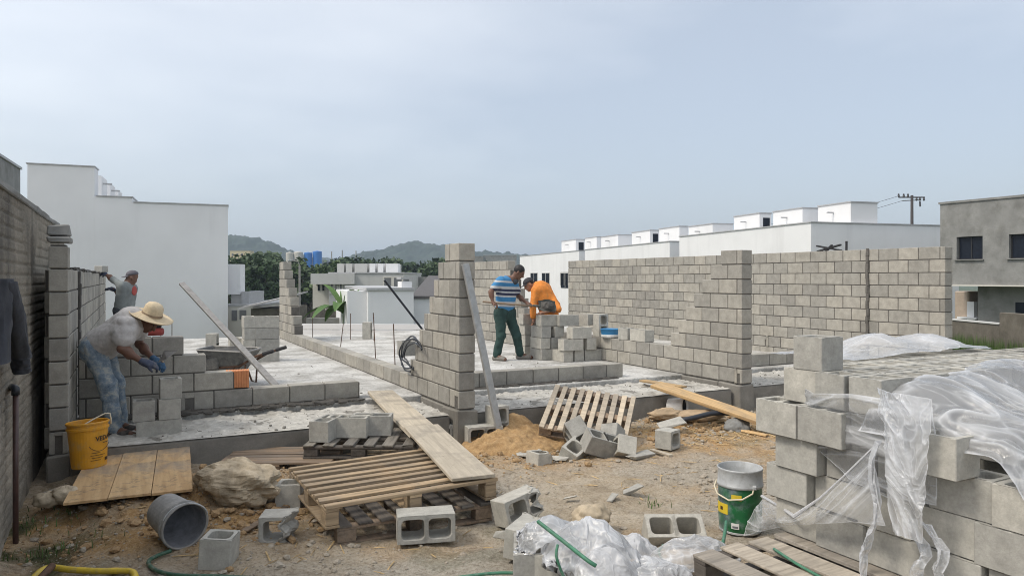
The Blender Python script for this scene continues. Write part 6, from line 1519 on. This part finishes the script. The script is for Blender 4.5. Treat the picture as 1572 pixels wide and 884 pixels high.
# ------------------------------------------------------------------ people: one continuous skin each, clothes as children
class Sdf:
    def __init__(s): s.p = []
    def cap(s, a, b, r0, r1=None, k=.03): s.p.append(('c', Vector(a), Vector(b), r0, r0 if r1 is None else r1, k)); return s
    def ell(s, c, r, ax=None, k=.03): s.p.append(('e', Vector(c), r, ax or (RGT, FWD, UP), k)); return s
    def chain(s, pts, rs, k=.03):
        for i in range(len(pts) - 1): s.cap(pts[i], pts[i + 1], rs[i], rs[i + 1], k)
        return s
    def mesh(s, h, noise_amp=0.0, noise_f=14, seed=0, cut=None):
        lo = np.full(3, 1e9); hi = -lo
        for q in s.p:
            if q[0] == 'c':
                for v, r_ in ((q[1], q[3]), (q[2], q[4])): lo = np.minimum(lo, np.array(v) - r_); hi = np.maximum(hi, np.array(v) + r_)
            else: m_ = max(q[2]); lo = np.minimum(lo, np.array(q[1]) - m_); hi = np.maximum(hi, np.array(q[1]) + m_)
        lo -= 4 * h + noise_amp; hi += 4 * h + noise_amp; n = np.ceil((hi - lo) / h).astype(int) + 1
        D = np.full(n, 9.0)
        gxs = [lo[i] + h * np.arange(n[i]) for i in range(3)]
        for q in s.p:
            k = q[-1]; pad = k + 4 * h + .02
            if q[0] == 'c': r_ = max(q[3], q[4]); l_ = np.minimum(q[1], q[2]) - r_ - pad; u_ = np.maximum(q[1], q[2]) + r_ + pad
            else: m_ = max(q[2]); l_ = np.array(q[1]) - m_ - pad; u_ = np.array(q[1]) + m_ + pad
            i0 = np.clip(((l_ - lo) / h).astype(int), 0, n - 1); i1 = np.clip(((u_ - lo) / h).astype(int) + 2, 1, n)
            sl = tuple(slice(i0[i], i1[i]) for i in range(3))
            x, y, z = np.meshgrid(*[gxs[i][sl[i]] for i in range(3)], indexing='ij')
            if q[0] == 'c':
                a, b = np.array(q[1]), np.array(q[2]); ba = b - a; L2 = max((ba ** 2).sum(), 1e-9)
                t_ = np.clip(((x - a[0]) * ba[0] + (y - a[1]) * ba[1] + (z - a[2]) * ba[2]) / L2, 0, 1)
                d = np.sqrt((x - a[0] - t_ * ba[0]) ** 2 + (y - a[1] - t_ * ba[1]) ** 2 + (z - a[2] - t_ * ba[2]) ** 2) - (q[3] + (q[4] - q[3]) * t_)
            else:
                c_, rr, ax = np.array(q[1]), q[2], q[3]
                u0 = [((x - c_[0]) * e[0] + (y - c_[1]) * e[1] + (z - c_[2]) * e[2]) for e in ax]
                k0 = np.sqrt(sum((u0[i] / rr[i]) ** 2 for i in range(3))); k1 = np.sqrt(sum((u0[i] / rr[i] ** 2) ** 2 for i in range(3))) + 1e-9
                d = k0 * (k0 - 1) / k1
            o = D[sl]; hh = np.maximum(k - np.abs(o - d), 0) / k
            D[sl] = np.minimum(o, d) - hh * hh * k * .25
        if noise_amp:
            band = np.abs(D) < noise_amp * 3 + 2 * h; ii = np.argwhere(band); P = lo + ii * h
            D[band] += noise_amp * (ridged(P[:, 0] * noise_f, P[:, 1] * noise_f, P[:, 2] * noise_f * .8, o=3, s=seed) - .25)
        if cut is not None:
            for pt, nr in cut:      # keep what lies on the side the normal points away from
                x, y, z = np.meshgrid(*gxs, indexing='ij'); D = np.maximum(D, (x - pt[0]) * nr[0] + (y - pt[1]) * nr[1] + (z - pt[2]) * nr[2])
        # surface nets
        ins = D < 0; c8 = np.zeros(np.array(D.shape) - 1, int); nx, ny, nz = c8.shape
        cor = [(i, j, k) for i in (0, 1) for j in (0, 1) for k in (0, 1)]
        for (i, j, k) in cor: c8 += ins[i:i + nx, j:j + ny, k:k + nz]
        act = (c8 > 0) & (c8 < 8); idx = -np.ones(c8.shape, int); cells = np.argwhere(act); idx[act] = np.arange(len(cells))
        acc = np.zeros((len(cells), 3)); cnt = np.zeros(len(cells))
        for e in range(3):
            for (i, j, k) in cor:
                if (i, j, k)[e]: continue
                i2 = [i, j, k]; i2[e] = 1
                d0 = D[cells[:, 0] + i, cells[:, 1] + j, cells[:, 2] + k]; d1 = D[cells[:, 0] + i2[0], cells[:, 1] + i2[1], cells[:, 2] + i2[2]]
                cr_ = (d0 < 0) != (d1 < 0); t_ = np.where(cr_, d0 / np.where(cr_, d0 - d1, 1), 0)
                pt = np.array([i, j, k], float)[None, :].repeat(len(cells), 0); pt[:, e] += t_
                acc += pt * cr_[:, None]; cnt += cr_
        V_ = lo + (cells + acc / cnt[:, None]) * h
        F = []
        for e in range(3):
            a, b = [(1, 2), (2, 0), (0, 1)][e]
            s0 = [slice(None)] * 3; s1 = [slice(None)] * 3; s0[e] = slice(0, -1); s1[e] = slice(1, None)
            i0 = ins[tuple(s0)]; i1 = ins[tuple(s1)]; ed = np.argwhere(i0 != i1)
            ok = (ed[:, a] > 0) & (ed[:, b] > 0) & (ed[:, a] < c8.shape[a]) & (ed[:, b] < c8.shape[b]); ed = ed[ok]
            if not len(ed): continue
            def ix(da, db): q = ed.copy(); q[:, a] += da; q[:, b] += db; return idx[q[:, 0], q[:, 1], q[:, 2]]
            f = np.stack([ix(-1, -1), ix(0, -1), ix(0, 0), ix(-1, 0)], 1)
            inv = ~i0[ed[:, 0], ed[:, 1], ed[:, 2]]; f[inv] = f[inv][:, ::-1]
            F.append(f[(f >= 0).all(1)])
        return V_, np.concatenate(F)
    def build(s, name, mat, parent, h=.012, noise_amp=0.0, noise_f=14, seed=0, cut=None, band=None):
        V_, F = s.mesh(h, noise_amp, noise_f, seed, cut); m_ = MB(); m_.v = [tuple(v) for v in V_]; m_.f = [tuple(int(i) for i in f) for f in F]
        return m_.build(name, mat, parent, smooth=True, attr=('band', band(V_)) if band else None)

def hand(s, w_, d, pn, side, curl=50, r=.0092):
    """palm, four unequal fingers bent at two joints, thumb from the side of the palm. d: along the hand, pn: palm normal"""
    d = d.normalized(); pn = (pn - d * pn.dot(d)).normalized(); lat = d.cross(pn) * side
    pe = w_ + d * .088
    s.cap(w_, w_ + d * .03, .026, .03, .02); s.ell(w_ + d * .055, (.042, .05, .017), (lat, d, pn), .015)
    for i, ln in enumerate((.070, .080, .074, .056)):
        b = pe + lat * (.030 - .020 * i) - d * (.006 * (i == 3)); a1, a2 = R(curl * .6), R(curl * 1.5)
        d1 = d * math.cos(a1) + pn * math.sin(a1); d2 = d * math.cos(a2) + pn * math.sin(a2)
        s.cap(b - d * .02, b + d1 * ln * .5, r, r * .95, .006); s.cap(b + d1 * ln * .5, b + d1 * ln * .5 + d2 * ln * .5, r * .95, r * .8, .005)
    tb_ = w_ + d * .03 + lat * .032; d1 = (d * .6 + lat * .55 + pn * .5).normalized(); d2 = (d * .8 + lat * .05 + pn * .6).normalized()
    s.cap(tb_ - lat * .012, tb_ + d1 * .04, r * 1.3, r * 1.1, .008); s.cap(tb_ + d1 * .04, tb_ + d1 * .04 + d2 * .032, r * 1.1, r * .85, .005)

def person(label, J, skin, face, up, clothes, h=.0105, seed=0, gloves=None):
    """J: joints in world coordinates. clothes: list of (name, material, function(Sdf), options)"""
    base = (J['ankL'] + J['ankR']) / 2; base = Vector((base.x, base.y, min(J['ankL'].z, J['ankR'].z) - .08))
    root = thing('person', label, 'person', base)
    f = face.normalized(); u_ = (up - f * up.dot(f)).normalized(); l_ = u_.cross(f); H = J['head']
    s = Sdf(); ax = (l_, f, u_)
    s.ell(H + u_ * .025 - f * .012, (.074, .094, .088), ax, .02); s.ell(H - u_ * .045 + f * .022, (.056, .068, .072), ax, .03)     # skull, face
    s.ell(H - u_ * .098 + f * .058, (.026, .022, .018), ax, .02)                                                         # chin
    s.cap(H + f * .082 + u_ * .012, H + f * .104 - u_ * .03, .010, .015, .012)                                             # nose
    s.cap(H + f * .078 + u_ * .03 + l_ * .035, H + f * .078 + u_ * .03 - l_ * .035, .011, .011, .015)                    # brow
    s.cap(H + f * .083 - u_ * .066 + l_ * .016, H + f * .083 - u_ * .066 - l_ * .016, .009, .009, .008)                   # lips
    for q in (-1, 1): s.ell(H + l_ * q * .077 - f * .006 - u_ * .01, (.012, .020, .032), ax, .008)                         # ears
    s.cap(J['neck'], H - u_ * .06 - f * .02, .058, .052, .03)
    C = (J['shL'] + J['shR']) / 2; Pv = (J['hipL'] + J['hipR']) / 2
    s.cap(J['shL'], J['shR'], .06, .06, .05); s.cap(C, Pv, .105, .10, .06); s.cap(J['hipL'], J['hipR'], .085, .085, .05)
    for q in 'LR':
        s.chain([J['sh' + q], J['el' + q], J['wr' + q]], [.049, .038, .026], .03)
        fa = J['el' + q].lerp(J['wr' + q], .3); s.ell(fa, (.042, .042, .06), None, .03)
        s.chain([J['hip' + q], J['kn' + q], J['ank' + q]], [.085, .055, .038], .04); s.cap(J['ank' + q], J['toe' + q], .04, .035, .03)
        hd, pn = J['hand' + q]; hand(s, J['wr' + q], hd, pn, 1 if q == 'R' else -1, J.get('curl' + q, 50))
    s.build('body', skin, root, h)
    for q in (-1, 1):
        e = MB(); e.lathe([(.0001, -.011), (.008, -.008), (.011, 0), (.008, .008), (.0001, .011)], 10, Matrix.Translation(H + f * .083 + l_ * q * .031 + u_ * .008) @ Matrix.Scale(.7, 4)); e.build('eye', 'hair', root, smooth=True)
    for nm, mat, fn, kw in clothes:
        g_ = Sdf(); fn(g_); g_.build(nm, mat, root, **kw)
    return root, (H, f, u_, l_)
def torso(g, J, r=.10, k=.07, ext=0.0, belly=0.0):
    C = (J['shL'] + J['shR']) / 2; Pv = (J['hipL'] + J['hipR']) / 2; dn = (Pv - C).normalized()
    g.cap(J['shL'].lerp(C, .12), J['shR'].lerp(C, .12), r * .72, r * .72, k)
    for q in 'LR': g.cap(J['sh' + q].lerp(C, .35) + dn * .05, J['hip' + q].lerp(Pv, .1) + dn * ext, r, r * .97, k)
    g.cap(C + dn * .05, Pv + dn * ext, r * 1.12, r * (1.08 + belly), k); g.cap(C - dn * .03, J['neck'].lerp(C, .2), r * .7, r * .60, .05)
def sleeves(g, J, t_=.55, r0=.066, r1=.06, fore=None):
    for q in 'LR':
        a, b = J['sh' + q], J['el' + q]
        if fore is None: g.cap(a, a.lerp(b, t_), r0, r1, .04)
        else: g.chain([a, b, b.lerp(J['wr' + q], fore)], [r0, .052, .042], .035)
def trousers(g, J, w_=1.0, hem=.92):
    g.cap(J['hipL'], J['hipR'], .108 * w_, .108 * w_, .06)
    Pv = (J['hipL'] + J['hipR']) / 2; C = (J['shL'] + J['shR']) / 2; upv = (C - Pv).normalized()
    g.cap(J['hipL'] + upv * .06, J['hipR'] + upv * .06, .098 * w_, .098 * w_, .05)
    for q in 'LR': g.chain([J['hip' + q], J['kn' + q], J['kn' + q].lerp(J['ank' + q], hem)], [.096 * w_, .072 * w_, .064 * w_], .04)
def shoes(g, J):
    for q in 'LR':
        a, t_ = J['ank' + q], J['toe' + q]; d = (t_ - a); d.z = 0; d.normalize(); gz_ = a.z - .08
        lo_ = Vector((a.x, a.y, gz_ + .04))
        g.cap(lo_ - d * .045, lo_ + d * .14, .042, .040, .03); g.cap(lo_ + d * .10, lo_ + d * .175 - UP * .006, .040, .032, .03); g.cap(a + UP * .02, lo_, .047, .045, .03)
def hair_cap(g, F, thick=.012, back=True):
    H, f, u_, l_ = F; ax = (l_, f, u_)
    g.ell(H + u_ * .036 - f * .022, (.076 + thick, .092 + thick * .6, .084 + thick), ax, .01)
def P_at(d0):
    return lambda u, v, df=0.0: at_d(u, v, d0 + df)

# ---- man in the striped polo with the shovel
p = P_at(12.7)
J = dict(head=p(797, 418, -.02), neck=p(787.5, 428, .0), shL=p(768, 431, -.15), shR=p(789, 434, .15), elL=p(753.5, 448, -.26), wrL=p(756.5, 464.5, -.30), elR=p(796, 455, .22), wrR=p(809, 465, .02),
         hipL=p(768, 482, -.08), hipR=p(781, 482, .10), knL=p(769, 515, -.10), knR=p(793, 515, .02), ankL=p(762, 544, -.10), ankR=p(799, 541, .10), toeL=p(775, 550, -.2), toeR=p(815, 547, .12))
J['ankL'].z = .08; J['ankR'].z = .08; J['toeL'].z = .03; J['toeR'].z = .03
SHD = (p(852, 470, -.10) - p(743, 463, -.33)).normalized()
J['handL'] = (p(765, 470, -.33) - J['wrL'], -UP); J['handR'] = (p(816, 468, -.10) - J['wrR'], -UP + RGT * .2); J['curlL'] = 75; J['curlR'] = 75
C_ = (J['shL'] + J['shR']) / 2; Pv = (J['hipL'] + J['hipR']) / 2
def polo_band(V_):
    a = Pv + (Pv - C_).normalized() * .02; b = C_ + UP * .07; d = np.array(b - a); t_ = ((V_ - np.array(a)) @ d) / (d @ d)
    return np.clip(t_, 0, 1)
fc = (RGT * .75 - FWD * .12 - UP * .55)
def polo(g): torso(g, J, .104, .07, -.02); sleeves(g, J, .62, .070, .072)
root, F = person('man in a blue and white striped polo holding a long shovel on the slab', J, 'skin', fc, UP + RGT * .35, [
    ('trousers', 'trouser_green', lambda g: trousers(g, J, 1.12), dict(h=.012, noise_amp=.018, noise_f=9, seed=3)),
    ('shoe', 'shoe_grey', lambda g: shoes(g, J), dict(h=.010)),
    ('polo_shirt', 'striped_polo', polo, dict(h=.010, noise_amp=.010, noise_f=9, seed=5, band=polo_band))], seed=1)
g = Sdf(); hair_cap(g, F, .008); g.build('hair', 'hair', root, .009, .004, 40, 2, cut=[(F[0] + F[1] * .05 + F[2] * .03, (F[1] - F[2] * .75).normalized())])
g = Sdf(); g.cap(J['neck'] - UP * .03 - RGT * .03, J['neck'] + RGT * .03 - UP * .04, .068, .062, .02); g.build('collar', 'trouser_dark', root, .01)
# the shovel in his hands
s0, s1 = p(741, 463, -.33), p(829, 470, -.16)
sh = thing('shovel', 'long handled square shovel held level across the striped man', 'shovel', s0)
m_ = MB(); m_.tube([s0, s0.lerp(s1, .5) - UP * .008, s1], [.019, .018, .017], 10); m_.build('handle', 'handle_wood', sh, smooth=True)
bx = (s1 - s0).normalized(); by = (FWD * .5 + UP * .85); by = (by - bx * by.dot(bx)).normalized(); bz = bx.cross(by)
n = 22; P = np.zeros((n, n, 3))
for i in range(n):
    for j in range(n):
        a, b = i / (n - 1), j / (n - 1) * 2 - 1; wd = .115 * (0.72 + .28 * min(1, a * 3)) * (1 - .18 * max(0, a - .7) / .3 * abs(b))
        P[i, j] = s1 - bx * .02 + bx * (.30 * a - .02 * abs(b)) + by * (wd * b) + bz * (.035 * b * b + .02 * a * a + .012 * math.sin(a * 9 + b * 3))
m_ = MB(); m_.grid(P); m_.grid((P + np.array(bz) * .005)[::-1]); m_.build('blade', 'shovel_steel', sh, smooth=True)
m_ = MB(); m_.tube([s1 - bx * .12, s1 + bx * .03, s1 + bx * .10], [.021, .022, .010], 10); m_.build('socket', 'shovel_steel', sh, smooth=True)
us = np.linspace(-1, 1, 26); U, Vv = np.meshgrid(us, us, indexing='ij'); hgt = (.085 * np.clip(1 - U ** 2, 0, 1) * np.clip(1 - Vv ** 2, 0, 1) ** .6 + .03 * fbm(U * 3, Vv * 3, o=3, s=4)) * (np.clip(1.02 - np.maximum(abs(U), abs(Vv)), 0, .3) / .3)
P = np.zeros((26, 26, 3))
for i in range(26):
    for j in range(26): P[i, j] = s1 + bx * (.135 + .13 * U[i, j]) + by * (.095 * Vv[i, j]) + bz * .012 - (bz if bz.z < 0 else -bz) * hgt[i, j]
m_ = MB(); m_.grid(P); tag(m_.build('mortar_load', 'wet_mortar', smooth=True), 'dark clump of wet mortar on the shovel blade', 'mortar')

# ---- man in orange, bent over behind the block pile
p = P_at(13.35)
J = dict(head=p(812, 437, .0), neck=p(824, 438, .0), shL=p(829, 446, -.17), shR=p(833, 443, .18), elL=p(821, 468, -.24), wrL=p(826, 490, -.20), elR=p(856, 474, .02), wrR=p(832, 481, -.12),
         hipL=p(843, 492, -.10), hipR=p(850, 492, .10), knL=p(838, 522, -.10), knR=p(846, 522, .12), ankL=p(846, 540, -.1), ankR=p(854, 540, .1), toeL=p(834, 546, -.1), toeR=p(842, 546, .1))
J['ankL'].z = .08; J['ankR'].z = .08; J['toeL'].z = .03; J['toeR'].z = .03
J['shL'] = p(822, 446, -.15); J['shR'] = p(838, 441, .17); J['elL'] = p(818, 470, -.22); J['wrL'] = p(819, 489, -.22); J['elR'] = p(857, 474, -.20); J['wrR'] = p(834, 480, -.26)
J['handL'] = (-UP, -RGT); J['handR'] = (-RGT - UP * .1, -UP); J['curlL'] = 60; J['curlR'] = 60
def orange(g): torso(g, J, .118, .08, .0); g.cap((J['shL'] + J['shR']) / 2, p(850, 470, .02), .14, .13, .08); g.chain([J['shL'], J['elL'], J['elL'].lerp(J['wrL'], .85)], [.074, .062, .054], .03); g.chain([J['shR'], J['elR'] - UP * .01], [.08, .062], .03)
root, F = person('man in an orange top and dark cap bent over behind the block pile', J, 'skin_light', -RGT * .85 - FWD * .25 - UP * .5, UP - RGT * .5, [
    ('trousers', 'trouser_dark', lambda g: trousers(g, J, 1.0), dict(h=.014, noise_amp=.01, noise_f=10, seed=3)),
    ('shoe', 'shoe_dark', lambda g: shoes(g, J), dict(h=.012)),
    ('shirt', 'shirt_orange', orange, dict(h=.010, noise_amp=.014, noise_f=8, seed=15))], seed=2)
def cap_hat(root, F, mat, brim_fwd=1.0, name='cap'):
    H, f, u_, l_ = F; g = Sdf(); g.ell(H + u_ * .045 - f * .012, (.087, .106, .085), (l_, f, u_), .01)
    c_ = g.build(name, mat, root, .009, cut=[(H + u_ * .042, -u_)])
    m_ = MB(); P = np.zeros((8, 15, 3))
    for i in range(8):
        for j in range(15):
            a = R(-62 + 124 * j / 14); rr = .088 + .075 * i / 7 * math.cos(a * .9) ** .6
            P[i, j] = H + u_ * (.048 - .012 * i / 7 - .018 * math.sin(a) ** 2) + (f * math.cos(a) * rr * 1.12 + l_ * math.sin(a) * .088 * (1 - .05 * i / 7)) * brim_fwd - f * .012
    m_.grid(P); m_.grid((P - np.array(u_) * .004)[::-1]); m_.build('brim', mat, c_, smooth=True)
    return c_
cap_hat(root, F, 'cap_dark')
g = Sdf(); hair_cap(g, F, .004); g.build('hair', 'hair', root, .009, cut=[(F[0] - F[1] * .02, F[1]), (F[0] + F[2] * .05, F[2])])

# ---- man in the straw hat, bending to lay a block
p = P_at(7.05)
J = dict(head=p(231, 491, .02), neck=p(212, 490, .02), shL=p(196, 503, -.18), shR=p(208, 492, .18), elL=p(187, 535, -.26), wrL=p(222, 557, -.22), elR=p(214, 528, .24), wrR=p(238, 553, .14),
         hipL=p(143, 535, -.10), hipR=p(152, 530, .10), knL=p(166, 593, -.13), knR=p(178, 588, .10), ankL=p(176, 652, -.10), ankR=p(184, 645, .12), toeL=p(205, 663, -.14), toeR=p(208, 655, .08))
gl = -.105
for q in ('ankL', 'ankR'): J[q].z = gl + .085
for q in ('toeL', 'toeR'): J[q].z = gl + .035
J['handL'] = (p(236, 560, -.18) - J['wrL'], -UP + FWD * .5); J['handR'] = (p(252, 562, .12) - J['wrR'], -UP - RGT * .3); J['curlL'] = 55; J['curlR'] = 60
def tee(g):
    torso(g, J, .125, .08, -.02); sleeves(g, J, .52, .085, .088)
    g.cap(J['neck'] - RGT * .06, J['hipL'].lerp(J['hipR'], .5) + RGT * .06 - UP * .0, .12, .13, .08)
root, F = person('man in a straw hat and torn jeans bending over a block with a trowel', J, 'skin', RGT * .62 - FWD * .22 - UP * .72, UP * .6 + RGT * .75, [
    ('jeans', 'jeans', lambda g: trousers(g, J, 1.12, .97), dict(h=.011, noise_amp=.020, noise_f=8, seed=7)),
    ('boot', 'shoe_dark', lambda g: shoes(g, J), dict(h=.010)),
    ('tee_shirt', 'shirt_white', tee, dict(h=.010, noise_amp=.020, noise_f=7, seed=9))], h=.009, seed=3)
for q, mt, cu in (('L', 'glove_blue', 58), ('R', 'glove_bright', 62)):
    g = Sdf(); hd, pn = J['hand' + q]; hand(g, J['wr' + q], hd, pn, 1 if q == 'R' else -1, cu - 3, .0115); g.cap(J['wr' + q].lerp(J['el' + q], .12), J['wr' + q] + hd.normalized() * .03, .034, .036, .02); g.ell(J['wr' + q] + hd.normalized() * .055, (.05, .055, .024), (hd.normalized().cross(pn).normalized(), hd.normalized(), pn - hd.normalized() * pn.dot(hd.normalized())), .02)
    g.build('glove', mt, root, .007)
c_ = (J['shL'] + J['shR']) / 2
g = Sdf(); hair_cap(g, F, .004); g.build('hair', 'hair', root, .009, cut=[(F[0] - F[1] * .02, F[1])])
H, f, u_, l_ = F
hu = (UP * .80 + RGT * .34 - FWD * .10).normalized(); hx_ = hu.cross(FWD).normalized(); hy_ = hu.cross(hx_)
hm = Matrix.Translation(H + hu * .045 - f * .005 + RGT * .0) @ Matrix((hx_, hy_, hu)).transposed().to_4x4()
prof = [(.0, .135), (.04, .134), (.075, .12), (.095, .09), (.102, .03), (.106, .006), (.13, -.002), (.17, -.012), (.205, -.018), (.225, -.008), (.226, -.013), (.205, -.023), (.165, -.017), (.125, -.008), (.100, .0), (.094, .03), (.088, .085), (.05, .125), (0, .13)]
prof = [(r_ * .9, z_ * .95) for r_, z_ in prof]
m_ = MB(); m_.lathe(prof, 48, hm)
for i, v in enumerate(m_.v):
    q = Vector(v); w_ = float(fbm(q.x * 9, q.y * 9, q.z * 9, o=2, s=3)); m_.v[i] = tuple(q + hu * w_ * .02)
m_.build('straw_hat', 'straw_hat', root, smooth=True)
m_ = MB(); m_.lathe([(.094, .028), (.098, .008)], 48, hm); m_.build('hat_band', 'handle_wood', root, smooth=True)
# trowel
t0, t1 = J['wrR'] + J['handR'][0].normalized() * .06, p(246, 545, .10)
tr = thing('trowel', 'pointed bricklaying trowel with mortar in the gloved hand of the straw hat man', 'trowel', t1)
a, b_, c_, d_ = p(243, 556, .05), p(252, 538, .13), p(274, 537, .05), p(256, 550, .0)
m_ = MB(); m_.add([a, b_, c_, d_, a - UP * .004, b_ - UP * .004, c_ - UP * .004, d_ - UP * .004], [(0, 1, 2, 3), (7, 6, 5, 4), (0, 4, 5, 1), (1, 5, 6, 2), (2, 6, 7, 3), (3, 7, 4, 0)]); m_.build('blade', 'steel', tr)
m_ = MB(); m_.tube([t0, a.lerp(b_, .5) + UP * .02, a.lerp(b_, .5)], .007, 6); m_.build('tang', 'steel', tr)
m_ = MB(); m_.tube([t0 - RGT * .03 - UP * .02, t0 + RGT * .03 + UP * .02], .015, 8); m_.build('grip', 'handle_wood', tr)
# power saw-like tool and mortar box on the stepped wall behind him
c = on_y(232, 524, 8.62); c.z = .805
tl = thing('angle_grinder', 'grey and dark red power tool lying on the stepped wall behind the straw hat', 'power tool', c)
m_ = MB(); m_.tube([c + UP * .045 - RGT * .14, c + UP * .05 + RGT * .12], [.045, .04], 10); m_.build('body', 'print_red', tl, smooth=True)
m_ = MB(); m_.tube([c + UP * .10 - RGT * .1, c + UP * .115 + RGT * .1], [.03, .026], 8); m_.build('grip', 'rubber', tl, smooth=True)
m_ = MB(); m_.box(c + UP * .145 + RGT * .08, (.26, .12, .012), rz=-YAW, ch=.003); m_.build('guard', 'steel', tl)

# ---- man in grey at the far left, laying the top course
p = P_at(13.0)
J = dict(head=p(202.5, 426, .0), neck=p(199, 435, .0), shL=p(187, 439, -.02), shR=p(201, 443, .14), elL=p(173, 429, -.08), wrL=p(161, 420, -.10), elR=p(184, 452, .18), wrR=p(174, 444, .05),
         hipL=p(184, 478, -.08), hipR=p(196, 478, .10), knL=p(183, 515, -.08), knR=p(197, 515, .10), ankL=p(184, 541, -.08), ankR=p(198, 541, .1), toeL=p(172, 548, -.1), toeR=p(186, 548, .1))
J['shL'] = p(187.5, 439, -.16); J['shR'] = p(203, 442, .16)
J['ankL'].z = .08; J['ankR'].z = .08; J['toeL'].z = .03; J['toeR'].z = .03
J['handL'] = (-RGT - UP * .25, -UP); J['handR'] = (-RGT + UP * .25, -UP)
def grey_top(g): torso(g, J, .115, .07, .02); sleeves(g, J, .9, .066, .05, fore=.25)
root, F = person('man in a grey cap and long sleeves reaching to the left block wall top', J, 'skin', -RGT * .9 - FWD * .3 - UP * .15, UP - RGT * .05, [
    ('trousers', 'trouser_dark', lambda g: trousers(g, J, 1.0), dict(h=.014, noise_amp=.01, noise_f=10, seed=3)),
    ('shoe', 'shoe_dark', lambda g: shoes(g, J), dict(h=.012)),
    ('long_sleeve_top', 'shirt_grey', grey_top, dict(h=.010, noise_amp=.012, noise_f=8, seed=21))], seed=4)
cap_hat(root, F, 'cap_grey')
for q in 'LR':
    g = Sdf(); hd, pn = J['hand' + q]; hand(g, J['wr' + q], hd, pn, 1 if q == 'R' else -1, 52, .0115); g.cap(J['wr' + q].lerp(J['el' + q], .1), J['wr' + q] + hd.normalized() * .03, .034, .036, .02); g.build('glove', 'glove_blue', root, .008)
g = Sdf(); g.ell(p(206, 446, .02), (.02, .09, .09), (RGT, FWD, UP), .01); g.build('back_print', 'print_red', root, .01)
c = p(155.5, 413, -.12); m_ = MB(); m_.box((0, 0, 0), (.14, .19, .11), ch=.004); o = m_.build('cut_block', 'loose_block'); o.matrix_world = Matrix.Translation(c) @ Matrix.Rotation(-YAW, 4, 'Z'); tag(o, 'cut block piece in the raised gloved hand at the top of the left wall', 'concrete block')
